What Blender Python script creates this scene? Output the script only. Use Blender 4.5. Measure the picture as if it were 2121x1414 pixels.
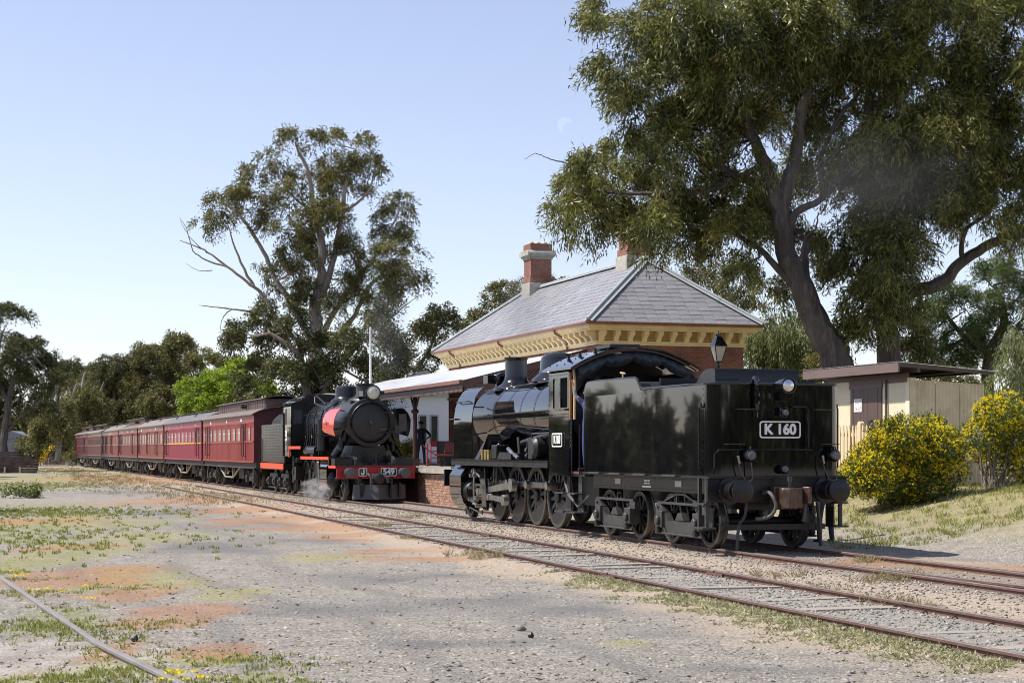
import bpy, math, random
import numpy as np
from mathutils import Vector, Matrix, Euler
R = math.radians
rng = np.random.default_rng(7); random.seed(7)
for o in list(bpy.data.objects): bpy.data.objects.remove(o)
SC = bpy.context.scene; COL = SC.collection

# ---------------------------------------------------------------- camera, sky, sun, exposure
F = 3600.0; CX = 1060.5; HZ = 930.0; EYE = 1.77           # photo pixels (2121 wide); rail top is z = 0
cam = bpy.data.cameras.new('Camera'); camo = bpy.data.objects.new('Camera', cam); COL.objects.link(camo)
camo.location = (0, 0, EYE); camo.rotation_euler = (R(90), 0, 0)
cam.sensor_width = 36; cam.lens = 36 * F / 2121; cam.shift_y = (HZ - 707) / 2121
cam.clip_start = .1; cam.clip_end = 9000
SC.camera = camo
SUNV = Vector((-2.12, .10, 2.95)).normalized()
w = bpy.data.worlds.new('World'); SC.world = w; w.use_nodes = True
nt = w.node_tree; bg = nt.nodes['Background']
sky = nt.nodes.new('ShaderNodeTexSky'); sky.sky_type = 'NISHITA'; sky.sun_disc = False
sky.sun_elevation = math.asin(SUNV.z); sky.sun_rotation = math.atan2(SUNV.x, SUNV.y)
sky.air_density = 1.0; sky.dust_density = .4; sky.ozone_density = 1.5; sky.altitude = 350
bg.inputs['Strength'].default_value = .124
# a pale half moon high in the day sky (part of the sky itself, fixed in world direction)
tc = nt.nodes.new('ShaderNodeTexCoord')
def wdisc(px, py, rad):
    d = Vector(((px - CX) / F, 1, (HZ - py) / F)).normalized()
    dp = nt.nodes.new('ShaderNodeVectorMath'); dp.operation = 'DOT_PRODUCT'; dp.inputs[1].default_value = d
    nm = nt.nodes.new('ShaderNodeVectorMath'); nm.operation = 'NORMALIZE'
    nt.links.new(tc.outputs['Generated'], nm.inputs[0]); nt.links.new(nm.outputs[0], dp.inputs[0])
    mr = nt.nodes.new('ShaderNodeMapRange'); mr.inputs[1].default_value = math.cos(rad * 1.12 / F); mr.inputs[2].default_value = math.cos(rad * .9 / F)
    nt.links.new(dp.outputs['Value'], mr.inputs[0]); return mr.outputs[0]
m1 = wdisc(1170, 259, 15); m2 = wdisc(1179, 268, 13)
sb = nt.nodes.new('ShaderNodeMath'); sb.operation = 'SUBTRACT'; sb.use_clamp = True
nt.links.new(m1, sb.inputs[0]); nt.links.new(m2, sb.inputs[1])
ml = nt.nodes.new('ShaderNodeMath'); ml.operation = 'MULTIPLY_ADD'; ml.inputs[1].default_value = .10; ml.inputs[2].default_value = 1
nt.links.new(sb.outputs[0], ml.inputs[0])
mm = nt.nodes.new('ShaderNodeVectorMath'); mm.operation = 'SCALE'
nt.links.new(sky.outputs[0], mm.inputs[0]); nt.links.new(ml.outputs[0], mm.inputs['Scale']); hs = nt.nodes.new('ShaderNodeHueSaturation'); hs.inputs['Saturation'].default_value = .74; nt.links.new(mm.outputs[0], hs.inputs['Color']); tn_ = nt.nodes.new('ShaderNodeVectorMath'); tn_.operation = 'MULTIPLY'; tn_.inputs[1].default_value = (1.015, .963, 1.04); nt.links.new(hs.outputs[0], tn_.inputs[0]); nt.links.new(tn_.outputs[0], bg.inputs['Color'])
sl = bpy.data.lights.new('Sun', 'SUN'); sl.energy = 4.6; sl.angle = R(.53); sl.color = (1, .955, .88)
so = bpy.data.objects.new('Sun', sl); COL.objects.link(so); so.rotation_euler = SUNV.to_track_quat('Z', 'Y').to_euler()
so.location = (-60, 20, 80)
vs = SC.view_settings; vs.view_transform = 'Standard'; vs.look = 'None'; vs.exposure = 0.47; vs.gamma = 1; vs.use_curve_mapping = False
SC.render.engine = 'CYCLES'; SC.cycles.use_denoising = True; SC.cycles.filter_width = 1.0
SC.cycles.max_bounces = 6; SC.cycles.diffuse_bounces = 2; SC.cycles.glossy_bounces = 3; SC.cycles.transmission_bounces = 4
SC.cycles.transparent_max_bounces = 8; SC.cycles.volume_bounces = 1; SC.cycles.caustics_reflective = False; SC.cycles.caustics_refractive = False

# ---------------------------------------------------------------- station frame: +x along the track towards the viewer, +y towards the platform
TH = math.atan(.3211); ALPHA = -(math.pi / 2 - TH)
T = Vector((math.sin(TH), -math.cos(TH), 0)); N = Vector((math.cos(TH), math.sin(TH), 0)); ORG = Vector((4.386, 31.46, 0))
def S(x, y, z=0): return ORG + T * x + N * y + Vector((0, 0, z))
def W2S(X, Y):
    a, b = X - ORG.x, Y - ORG.y
    return a * T.x + b * T.y, a * N.x + b * N.y
def P(px, py, D): return Vector(((px - CX) / F * D, D, EYE - (py - HZ) / F * D))   # the place at distance D seen at a photo pixel
def G(px, py, z=-.1):
    t = (EYE - z) * F / (py - HZ); return Vector(((px - CX) / F * t, t, z))

# ---------------------------------------------------------------- helpers
def thing(name, label, cat, loc=(0, 0, 0), rz=0.0, group=None):
    o = bpy.data.objects.new(name, None); COL.objects.link(o); o.empty_display_size = .2
    o.location = loc; o.rotation_euler = (0, 0, rz); tag(o, label, cat, group); return o
def sthing(name, label, cat, x, y, z=0, rz=0.0, group=None): return thing(name, label, cat, S(x, y, z), ALPHA + rz, group)
def tag(o, label=None, cat=None, group=None, kind=None):
    if label: o['label'] = label
    if cat: o['category'] = cat
    if group: o['group'] = group
    if kind: o['kind'] = kind
    return o
def link(name, me, parent=None, loc=(0, 0, 0), rot=(0, 0, 0), label=None):
    o = bpy.data.objects.new(name, me); COL.objects.link(o); o.parent = parent; o.location = loc; o.rotation_euler = rot
    if label: o['label'] = label
    return o
def copy_tree(o, parent=None):
    c = o.copy(); COL.objects.link(c); c.parent = parent
    for ch in list(o.children): copy_tree(ch, c)
    return c
def basis(ax):
    ax = Vector(ax).normalized(); h = Vector((0, 0, 1)) if abs(ax.z) < .9 else Vector((1, 0, 0))
    u = h.cross(ax).normalized(); return u, ax.cross(u)
def catmull(pts, k):
    out = []
    for i in range(len(pts) - 1):
        a, b_, c_, d_ = pts[max(i - 1, 0)], pts[i], pts[i + 1], pts[min(i + 2, len(pts) - 1)]
        for j in range(k):
            u = j / k; out.append(.5 * ((2 * b_) + (c_ - a) * u + (2 * a - 5 * b_ + 4 * c_ - d_) * u * u + (3 * b_ - a - 3 * c_ + d_) * u ** 3))
    return out + [pts[-1]]
class MB:
    def __init__(s): s.v = []; s.f = []
    def add(s, v, f):
        b = len(s.v); s.v += [tuple(p) for p in v]; s.f += [tuple(i + b for i in q) for q in f]; return s
    def box(s, x0, x1, y0, y1, z0, z1):
        return s.add([(x0, y0, z0), (x1, y0, z0), (x1, y1, z0), (x0, y1, z0), (x0, y0, z1), (x1, y0, z1), (x1, y1, z1), (x0, y1, z1)],
                     [(0, 3, 2, 1), (4, 5, 6, 7), (0, 1, 5, 4), (1, 2, 6, 5), (2, 3, 7, 6), (3, 0, 4, 7)])
    def cbox(s, c, d, rot=None):
        h = [a / 2 for a in d]; b = MB().box(-h[0], h[0], -h[1], h[1], -h[2], h[2])
        m = (Euler(rot).to_matrix() if rot else Matrix.Identity(3)); c = Vector(c)
        return s.add([m @ Vector(p) + c for p in b.v], b.f)
    def cyl(s, p0, p1, r0, r1=None, n=14, cap=True):
        r1 = r0 if r1 is None else r1; p0 = Vector(p0); p1 = Vector(p1); u, v = basis(p1 - p0); vs = []
        for p, r in ((p0, r0), (p1, r1)):
            for i in range(n):
                a = 2 * math.pi * i / n; vs.append(p + (u * math.cos(a) + v * math.sin(a)) * r)
        fs = [(i, (i + 1) % n, n + (i + 1) % n, n + i) for i in range(n)]
        if cap: fs += [tuple(range(n - 1, -1, -1)), tuple(range(n, 2 * n))]
        return s.add(vs, fs)
    def tube(s, pts, r, n=8, r1=None, sm=0):
        pts = [Vector(p) for p in pts]
        if sm: pts = catmull(pts, sm)
        m = len(pts); vs = []
        for k, p in enumerate(pts):
            d = (pts[min(k + 1, m - 1)] - pts[max(k - 1, 0)]); u, v = basis(d)
            if k and u.dot(pu) < 0: u, v = -u, -v
            pu = u; rr = r if r1 is None else r + (r1 - r) * k / (m - 1)
            if callable(r): rr = r(k / (m - 1))
            vs += [p + (u * math.cos(2 * math.pi * i / n) + v * math.sin(2 * math.pi * i / n)) * rr for i in range(n)]
        fs = [(k * n + i, k * n + (i + 1) % n, (k + 1) * n + (i + 1) % n, (k + 1) * n + i) for k in range(m - 1) for i in range(n)]
        fs += [tuple(range(n - 1, -1, -1)), tuple(range((m - 1) * n, m * n))]
        return s.add(vs, fs)
    def lathe(s, prof, o, ax, n=24, closed=False):
        o = Vector(o); ax = Vector(ax).normalized(); u, v = basis(ax); vs = []
        for r, h in prof:
            for i in range(n):
                a = 2 * math.pi * i / n; vs.append(o + ax * h + (u * math.cos(a) + v * math.sin(a)) * max(r, 1e-4))
        m = len(prof); fs = []
        for k in range(m if closed else m - 1):
            j = (k + 1) % m
            fs += [(k * n + i, k * n + (i + 1) % n, j * n + (i + 1) % n, j * n + i) for i in range(n)]
        return s.add(vs, fs)
    def prism(s, poly, plane, a0, a1):
        n = len(poly)
        def mk(p, a): return {'xz': (p[0], a, p[1]), 'yz': (a, p[0], p[1]), 'xy': (p[0], p[1], a)}[plane]
        vs = [mk(p, a0) for p in poly] + [mk(p, a1) for p in poly]
        return s.add(vs, [tuple(range(n - 1, -1, -1)), tuple(range(n, 2 * n))] + [(i, (i + 1) % n, n + (i + 1) % n, n + i) for i in range(n)])
    def mirror_y(s):
        b = len(s.v); nf = list(s.f); s.v += [(p[0], -p[1], p[2]) for p in s.v]; s.f += [tuple(i + b for i in reversed(q)) for q in nf]; return s
    def mesh(s, name, mat, smooth=True, ang=32):
        me = bpy.data.meshes.new(name); me.from_pydata([tuple(p) for p in s.v], [], s.f); me.materials.append(mat)
        if smooth:
            me.polygons.foreach_set('use_smooth', [True] * len(me.polygons)); me.set_sharp_from_angle(angle=R(ang))
        me.validate(); return me
    def build(s, name, mat, parent=None, loc=(0, 0, 0), rot=(0, 0, 0), label=None, smooth=True, bevel=0, fix=False):
        me = s.mesh(name, mat, smooth)
        if fix or bevel:
            import bmesh
            bm = bmesh.new(); bm.from_mesh(me); bmesh.ops.recalc_face_normals(bm, faces=bm.faces); bm.to_mesh(me); bm.free()
        o = link(name, me, parent, loc, rot, label)
        if bevel:
            md = o.modifiers.new('Bevel', 'BEVEL'); md.width = bevel; md.segments = 2; md.limit_method = 'ANGLE'; md.angle_limit = R(40)
        return o
def arc(cx, cy, r, a0, a1, n): return [(cx + r * math.cos(R(a0 + (a1 - a0) * i / n)), cy + r * math.sin(R(a0 + (a1 - a0) * i / n))) for i in range(n + 1)]
def text(s, size, mat, parent, loc, rot, bold=.0, depth=.006, name='lettering', sx=1.0):
    cu = bpy.data.curves.new(name, 'FONT'); cu.body = s; cu.size = size; cu.align_x = 'CENTER'; cu.align_y = 'CENTER'; cu.extrude = depth
    tmp = bpy.data.objects.new('tmp', cu); COL.objects.link(tmp)
    dg = bpy.context.evaluated_depsgraph_get(); me = bpy.data.meshes.new_from_object(tmp.evaluated_get(dg)); bpy.data.objects.remove(tmp)
    if bold:      # thicken the strokes by overlaying shifted copies
        import bmesh
        bm = bmesh.new()
        for i, (dx, dy) in enumerate(((0, 0), (bold, 0), (-bold, 0), (0, bold), (0, -bold), (bold * .7, bold * .7), (-bold * .7, -bold * .7), (bold * .7, -bold * .7), (-bold * .7, bold * .7))):
            k = len(bm.verts); bm.from_mesh(me); bm.verts.ensure_lookup_table()
            for v in bm.verts[k:]: v.co.x += dx; v.co.y += dy; v.co.z += i * .0004
        bm.to_mesh(me); bm.free()
    me.materials.clear(); me.materials.append(mat); o = link(name, me, parent, loc, rot); o.scale = (sx, 1, 1); return o

# ---------------------------------------------------------------- materials
def newmat(name):
    m = bpy.data.materials.new(name); m.use_nodes = True; return m, m.node_tree, m.node_tree.nodes['Principled BSDF']
def mat(name, col, rough=.5, metal=0.0, var=.18, scale=3.0, bump=0.0, bscale=40.0, rvar=.12, spec=.5, coat=0.0, dirt=None, dscale=1.2, damt=.35, stretch=None):
    """plain paint or stone: base colour broken by two noises, roughness varied, optional dirt colour"""
    m, n, b = newmat(name); L = n.links
    tcn = n.nodes.new('ShaderNodeTexCoord'); src = tcn.outputs['Object']
    if stretch:
        mp = n.nodes.new('ShaderNodeMapping'); mp.inputs['Scale'].default_value = stretch; L.new(src, mp.inputs[0]); src = mp.outputs[0]
    t = n.nodes.new('ShaderNodeTexNoise'); t.inputs['Scale'].default_value = scale; t.inputs['Detail'].default_value = 6; t.inputs['Roughness'].default_value = .65; L.new(src, t.inputs[0])
    r = n.nodes.new('ShaderNodeValToRGB'); e = r.color_ramp.elements
    e[0].position = .3; e[1].position = .7
    e[0].color = (*[c * (1 - var) for c in col], 1); e[1].color = (*[min(1, c * (1 + var)) for c in col], 1); L.new(t.outputs[0], r.inputs[0]); out = r.outputs[0]
    if dirt:
        t2 = n.nodes.new('ShaderNodeTexNoise'); t2.inputs['Scale'].default_value = dscale; t2.inputs['Detail'].default_value = 8; t2.inputs['Roughness'].default_value = .7; L.new(src, t2.inputs[0])
        mr = n.nodes.new('ShaderNodeMapRange'); mr.inputs[1].default_value = .48; mr.inputs[2].default_value = .72; mr.inputs[4].default_value = damt * 2; L.new(t2.outputs[0], mr.inputs[0])
        mx = n.nodes.new('ShaderNodeMix'); mx.data_type = 'RGBA'; mx.clamp_factor = True; L.new(mr.outputs[0], mx.inputs[0]); L.new(out, mx.inputs[6]); mx.inputs[7].default_value = (*dirt, 1); out = mx.outputs[2]
    L.new(out, b.inputs['Base Color'])
    mr = n.nodes.new('ShaderNodeMapRange'); mr.inputs[3].default_value = max(.02, rough - rvar); mr.inputs[4].default_value = min(1, rough + rvar); L.new(t.outputs[0], mr.inputs[0]); L.new(mr.outputs[0], b.inputs['Roughness'])
    b.inputs['Metallic'].default_value = metal; b.inputs['Specular IOR Level'].default_value = spec; b.inputs['Coat Weight'].default_value = coat; b.inputs['Coat Roughness'].default_value = .05
    if bump:
        t3 = n.nodes.new('ShaderNodeTexNoise'); t3.inputs['Scale'].default_value = bscale; t3.inputs['Detail'].default_value = 4; L.new(src, t3.inputs[0])
        bp = n.nodes.new('ShaderNodeBump'); bp.inputs['Strength'].default_value = bump; bp.inputs['Distance'].default_value = .02; L.new(t3.outputs[0], bp.inputs['Height']); L.new(bp.outputs[0], b.inputs['Normal'])
    return m
M = {}
M['gloss'] = mat('gloss_black_paint', (.006, .006, .007), .03, rvar=.02, var=.25, scale=.9, bump=.025, bscale=.5, spec=.6, coat=.3, dirt=(.020, .017, .014), dscale=.9, damt=.07, stretch=(3, 3, .5))
M['black'] = mat('worn_black_paint', (.008, .008, .009), .30, rvar=.14, var=.35, scale=4, bump=.06, bscale=14, dirt=(.03, .027, .024), dscale=3, damt=.22)
M['grime'] = mat('oily_black_iron', (.014, .013, .013), .45, rvar=.18, var=.45, scale=7, bump=.15, bscale=30, dirt=(.042, .036, .030), dscale=5, damt=.3)
M['iron'] = mat('grey_bogie_iron', (.046, .044, .042), .44, rvar=.15, var=.35, scale=8, bump=.12, bscale=30, dirt=(.03, .028, .026), dscale=5, damt=.35)
M['steel'] = mat('bright_rod_steel', (.36, .35, .33), .32, .85, var=.25, scale=9, dirt=(.07, .06, .05), dscale=6, damt=.35)
M['tyre'] = mat('worn_tyre_steel', (.12, .105, .09), .38, .6, var=.3, scale=9, dirt=(.06, .05, .045), dscale=6, damt=.3)
M['brass'] = mat('dull_brass', (.55, .42, .16), .35, .8)
M['ruststeel'] = mat('rusty_coupler_steel', (.10, .065, .05), .35, .45, var=.5, scale=10, bump=.2, dirt=(.22, .10, .06), dscale=9, damt=.35)
M['satin'] = mat('satin_black_paint', (.008, .008, .009), .17, rvar=.06, var=.3, scale=4, bump=.03, spec=.6)
M['smokebox'] = mat('matt_smokebox_black', (.020, .020, .021), .42, rvar=.1, var=.3, scale=5, bump=.05)
M['red'] = mat('buffer_beam_red', (.40, .012, .018), .35, dirt=(.16, .02, .02), dscale=5, damt=.25)
M['vermil'] = mat('vermilion_valance', (.80, .085, .025), .42, dirt=(.42, .06, .03), dscale=6, damt=.25)
M['coral'] = mat('sun_faded_red_plate', (.68, .065, .035), .30, var=.12, scale=3, coat=.3, dirt=(.72, .11, .07), dscale=2, damt=.3)
M['white'] = mat('white_enamel', (.80, .80, .78), .45, var=.06)
M['glass'] = mat('dark_window_glass', (.045, .05, .05), .06, var=.2, spec=.8)
M['coachglass'] = mat('coach_window_glass', (.13, .115, .095), .12, var=.25, scale=1.5, spec=.6)
M['lens'] = mat('lamp_lens_glass', (.62, .64, .55), .08, var=.25, scale=14, spec=.9, coat=.6)
M['markerlens'] = mat('dark_marker_lens', (.10, .10, .10), .08, var=.4, scale=14, spec=.8)
M['chrome'] = mat('lamp_reflector', (.7, .7, .7), .12, .95, var=.15, scale=18)
M['wood'] = mat('varnished_cab_wood', (.34, .17, .055), .4, var=.3, scale=6, stretch=(1, 1, .15))
M['ash'] = mat('pale_handle_wood', (.60, .42, .22), .5, var=.15, scale=8)
M['canvas'] = mat('blue_black_canvas', (.028, .038, .046), .55, var=.4, scale=5, bump=.3, bscale=9)
M['coal'] = mat('coal', (.012, .012, .013), .4, bump=.6, bscale=14, var=.5)
M['hose'] = mat('grey_rubber_hose', (.10, .095, .09), .55, var=.2)
M['maroon'] = []
for i, c in enumerate([(.275, .042, .034), (.29, .028, .058), (.27, .072, .052), (.225, .052, .045), (.25, .064, .050), (.18, .054, .054), (.155, .038, .048)]):
    M['maroon'].append(mat('coach_paint_%s' % 'abcdefg'[i], c, .36, var=.16, scale=2.2, rvar=.1, dirt=tuple(x * .55 + .035 for x in c), dscale=1.6, damt=.3, stretch=(1, 1, .35)))
M['coachdark'] = mat('end_shade_and_rail_paint', (.075, .018, .022), .5, var=.25)  # dark maroon: end wall shade put into the colour, also used on grab rails
M['coachyellow'] = mat('coach_lining_yellow', (.66, .36, .04), .45)
M['roofA'] = mat('grey_canvas_roof', (.165, .128, .108), .75, var=.22, scale=2, bump=.1, dirt=(.10, .085, .08), dscale=1.5, damt=.3)
M['roofB'] = mat('blue_grey_canvas_roof', (.135, .125, .13), .7, var=.22, scale=2, bump=.1, dirt=(.09, .085, .09), dscale=1.5, damt=.3)
M['roofC'] = mat('pale_canvas_roof', (.205, .175, .148), .75, var=.22, scale=2, bump=.1, dirt=(.13, .115, .10), dscale=1.5, damt=.3)
M['under'] = mat('dusty_underframe', (.058, .052, .047), .65, var=.4, scale=6, bump=.15, dirt=(.17, .14, .11), dscale=4, damt=.3)
M['truss'] = mat('dusty_truss_rod', (.27, .235, .20), .6, var=.2)
M['gold'] = mat('cream_gold_trim', (.80, .63, .35), .5, var=.1, scale=2, dirt=(.55, .40, .20), dscale=3, damt=.15)
M['goldpanel'] = mat('tan_frieze_panel', (.50, .31, .11), .55, var=.12, scale=3)
M['gutter'] = mat('red_brown_gutter', (.20, .085, .058), .45, var=.2)
M['brownwood'] = mat('brown_painted_wood', (.105, .055, .045), .5, var=.2, scale=4, stretch=(1, 1, .3))
M['darkwood'] = mat('dark_canopy_wood', (.055, .028, .024), .6, var=.25)
M['canopy'] = mat('white_canopy_iron', (.54, .55, .56), .35, var=.05, scale=1.2, dirt=(.55, .55, .55), dscale=.8, damt=.25)
M['slate'] = mat('grey_roof_slate', (.265, .262, .272), .45, var=.25, scale=1.6, bump=.15, bscale=18, rvar=.15, dirt=(.19, .185, .20), dscale=2.4, damt=.3)
M['lead'] = mat('pale_lead_flashing', (.40, .425, .43), .4, var=.12, scale=2)
M['stone'] = mat('weathered_cement', (.40, .375, .32), .85, var=.2, scale=5, bump=.25, bscale=25, dirt=(.20, .185, .16), dscale=3, damt=.35)
M['pot'] = mat('buff_chimney_pot', (.62, .48, .33), .7, var=.15)
M['asphalt'] = mat('platform_asphalt', (.30, .275, .245), .9, var=.15, scale=2, bump=.3, bscale=60)
M['coping'] = mat('platform_coping_stone', (.36, .325, .27), .85, var=.2, scale=3, bump=.2, bscale=30)
M['palewall'] = mat('pale_blue_white_wall', (.80, .81, .81), .5, var=.04, scale=1.2)
M['cream'] = mat('cream_painted_iron', (.88, .80, .58), .5, var=.07, scale=2, dirt=(.56, .43, .22), dscale=2, damt=.22)
M['creamshade'] = mat('shaded_cream_iron', (.84, .69, .44), .55, var=.08, scale=2, dirt=(.42, .31, .17), dscale=1.6, damt=.25)  # the shed's cream made tanner, side wall shade put into the colour
M['brown'] = mat('brown_door_paint', (.105, .065, .052), .5, var=.15, scale=4, stretch=(1, 1, .2), dirt=(.15, .10, .085), dscale=4, damt=.2)
M['fascia'] = mat('weathered_brown_fascia', (.17, .115, .10), .6, var=.25, scale=3, stretch=(.3, 1, 1), dirt=(.10, .07, .06), dscale=3, damt=.3)
M['zinc'] = mat('galvanised_iron', (.42, .42, .40), .45, .3, var=.15, scale=3, dirt=(.25, .22, .19), dscale=2, damt=.3)
M['picket'] = mat('cream_picket_paint', (.70, .55, .33), .55, var=.08)
M['redbarrow'] = mat('barrow_red_paint', (.42, .055, .05), .45, var=.2, scale=6)
M['trunkblue'] = mat('blue_green_trunk', (.06, .11, .12), .5, var=.2)
M['railrust'] = mat('rusty_rail_side', (.135, .072, .055), .75, var=.25, scale=4, bump=.15, dirt=(.20, .12, .085), dscale=5, damt=.35)
M['railtop'] = mat('worn_rail_top', (.40, .35, .31), .35, .5, var=.2, scale=5, dirt=(.20, .13, .10), dscale=4, damt=.35)
M['railgrey'] = mat('grey_old_rail', (.26, .24, .225), .6, .2, var=.2, scale=4, dirt=(.22, .18, .15), dscale=5, damt=.3)
M['sleeper'] = mat('weathered_sleeper', (.33, .29, .24), .9, var=.25, scale=3, bump=.5, bscale=18, stretch=(4, .5, 4), dirt=(.24, .20, .165), dscale=2, damt=.35)
M['logs'] = mat('old_timber_stack', (.075, .055, .045), .9, var=.45, scale=2, bump=.3, dirt=(.24, .19, .15), dscale=1.6, damt=.25)
M['skin'] = mat('skin', (.46, .25, .17), .5, var=.08)
M['skindark'] = mat('dark_tan_skin', (.30, .16, .11), .5, var=.08)  # darker tan skin tone
M['navy'] = mat('navy_overalls', (.018, .022, .048), .8, var=.25, scale=9, bump=.2, bscale=12)
M['blueoverall'] = mat('blue_overalls', (.036, .055, .16), .8, var=.2, scale=9, bump=.2, bscale=12)
M['check'] = mat('grey_check_shirt', (.30, .29, .27), .8, var=.55, scale=26)
M['jeans'] = mat('dark_jeans', (.025, .032, .055), .85, var=.25, scale=9)
M['boot'] = mat('black_boots', (.015, .014, .014), .5)
M['hair'] = mat('dark_hair', (.02, .015, .012), .6)
M['lampglass'] = mat('frosted_lamp_glass', (.52, .50, .46), .3, var=.12, scale=4)
M['concrete'] = mat('pale_stone', (.55, .49, .40), .9, var=.2, scale=6, bump=.3)

def brickmat(name, c1, c2, mortar, plane):
    m, n, b = newmat(name); L = n.links; tcn = n.nodes.new('ShaderNodeTexCoord'); sp = n.nodes.new('ShaderNodeSeparateXYZ'); cb = n.nodes.new('ShaderNodeCombineXYZ')
    L.new(tcn.outputs['Object'], sp.inputs[0]); ad = n.nodes.new('ShaderNodeMath'); L.new(sp.outputs[0], ad.inputs[0]); L.new(sp.outputs[1], ad.inputs[1])
    L.new(ad.outputs[0], cb.inputs[0]); L.new(sp.outputs[2], cb.inputs[1])
    br = n.nodes.new('ShaderNodeTexBrick'); L.new(cb.outputs[0], br.inputs[0]); br.inputs['Scale'].default_value = 1; br.inputs['Brick Width'].default_value = .24; br.inputs['Row Height'].default_value = .086
    br.inputs['Mortar Size'].default_value = .008; br.inputs['Color1'].default_value = (*c1, 1); br.inputs['Color2'].default_value = (*c2, 1); br.inputs['Mortar'].default_value = (*mortar, 1); br.inputs['Mortar Smooth'].default_value = .2
    t = n.nodes.new('ShaderNodeTexNoise'); t.inputs['Scale'].default_value = 1.3; t.inputs['Detail'].default_value = 7; L.new(tcn.outputs['Object'], t.inputs[0])
    mr = n.nodes.new('ShaderNodeMapRange'); mr.inputs[1].default_value = .35; mr.inputs[2].default_value = .7; mr.inputs[3].default_value = .72; mr.inputs[4].default_value = 1.15; L.new(t.outputs[0], mr.inputs[0])
    vm = n.nodes.new('ShaderNodeVectorMath'); vm.operation = 'SCALE'; L.new(br.outputs[0], vm.inputs[0]); L.new(mr.outputs[0], vm.inputs['Scale']); L.new(vm.outputs[0], b.inputs['Base Color'])
    b.inputs['Roughness'].default_value = .85
    bp = n.nodes.new('ShaderNodeBump'); bp.inputs['Strength'].default_value = .5; bp.inputs['Distance'].default_value = .012; bp.invert = True; L.new(br.outputs['Fac'], bp.inputs['Height']); L.new(bp.outputs[0], b.inputs['Normal'])
    return m
M['brick'] = brickmat('red_brick_wall', (.30, .11, .072), (.225, .08, .056), (.27, .215, .17), 0)
M['brickpiece'] = mat('platform_brick', (.36, .20, .135), .85, var=.25, scale=2.3, bump=.3, bscale=30, dirt=(.25, .15, .11), dscale=6, damt=.3)
M['mortar'] = mat('old_mortar', (.42, .36, .29), .95, var=.15, bump=.3, bscale=40)

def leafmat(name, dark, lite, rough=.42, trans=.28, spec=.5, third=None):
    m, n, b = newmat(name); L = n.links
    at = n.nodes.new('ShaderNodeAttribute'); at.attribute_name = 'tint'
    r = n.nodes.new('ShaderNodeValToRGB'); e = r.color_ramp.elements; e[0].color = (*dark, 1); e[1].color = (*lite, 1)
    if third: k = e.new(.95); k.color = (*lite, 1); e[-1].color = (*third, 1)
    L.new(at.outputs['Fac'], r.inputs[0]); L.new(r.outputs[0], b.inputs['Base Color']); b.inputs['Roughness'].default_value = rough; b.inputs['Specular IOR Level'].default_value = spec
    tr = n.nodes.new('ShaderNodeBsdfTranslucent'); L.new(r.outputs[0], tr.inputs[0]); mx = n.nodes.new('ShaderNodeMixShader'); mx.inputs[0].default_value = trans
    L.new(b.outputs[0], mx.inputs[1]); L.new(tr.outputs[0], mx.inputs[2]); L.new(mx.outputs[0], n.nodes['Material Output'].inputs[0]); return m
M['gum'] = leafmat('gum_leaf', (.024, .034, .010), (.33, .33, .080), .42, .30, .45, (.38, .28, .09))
M['gumdark'] = leafmat('dark_gum_leaf', (.024, .032, .012), (.19, .192, .064), .5, .24, .3, (.26, .17, .07))  # darker green leaf of the dark gum trees
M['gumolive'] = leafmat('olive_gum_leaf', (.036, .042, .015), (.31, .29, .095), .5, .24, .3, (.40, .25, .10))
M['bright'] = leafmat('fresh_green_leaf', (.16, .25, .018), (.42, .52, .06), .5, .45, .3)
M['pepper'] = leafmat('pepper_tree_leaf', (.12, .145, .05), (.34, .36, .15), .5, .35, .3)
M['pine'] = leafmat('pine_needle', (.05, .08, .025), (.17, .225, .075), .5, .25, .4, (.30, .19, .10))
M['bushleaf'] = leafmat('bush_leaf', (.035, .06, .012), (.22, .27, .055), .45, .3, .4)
M['yellow'] = leafmat('yellow_petal', (.90, .62, .01), (.96, .86, .04), .6, .35, .2)
M['grass'] = leafmat('grass_blade', (.15, .17, .035), (.42, .44, .13), .6, .35, .2, (.50, .43, .22))
M['drygrass'] = leafmat('dry_grass_blade', (.20, .16, .085), (.46, .40, .23), .7, .3, .2)
M['weed'] = leafmat('grey_green_weed', (.22, .22, .11), (.56, .53, .31), .6, .3, .2, (.66, .58, .38))
M['pinkleaf'] = leafmat('rose_bush_leaf', (.14, .20, .04), (.55, .46, .10), .5, .3, .3, (.62, .20, .10))
M['litter'] = leafmat('dry_leaf', (.08, .055, .04), (.36, .27, .18), .8, .1, .2, (.55, .48, .38))
M['bark'] = mat('gum_bark', (.20, .155, .125), .85, var=.4, scale=2.2, bump=.5, bscale=9, stretch=(3, 3, .5), dirt=(.36, .31, .27), dscale=1.2, damt=.4)
M['barkdark'] = mat('rough_dark_bark', (.075, .063, .056), .9, var=.4, scale=2.2, bump=.8, bscale=7, stretch=(3, 3, .5), dirt=(.22, .175, .145), dscale=1.6, damt=.35)
M['barkpale'] = mat('pale_gum_bark', (.31, .265, .225), .8, var=.25, scale=2, bump=.3, bscale=9, stretch=(3, 3, .6), dirt=(.20, .155, .125), dscale=1.6, damt=.35)
M['stones'] = leafmat('crushed_stone', (.09, .085, .08), (.50, .44, .37), .9, .0, .2, (.85, .80, .72))
M['bluestones'] = leafmat('blue_grey_ballast', (.12, .115, .105), (.42, .39, .345), .9, .0, .2, (.66, .60, .51))

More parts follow.
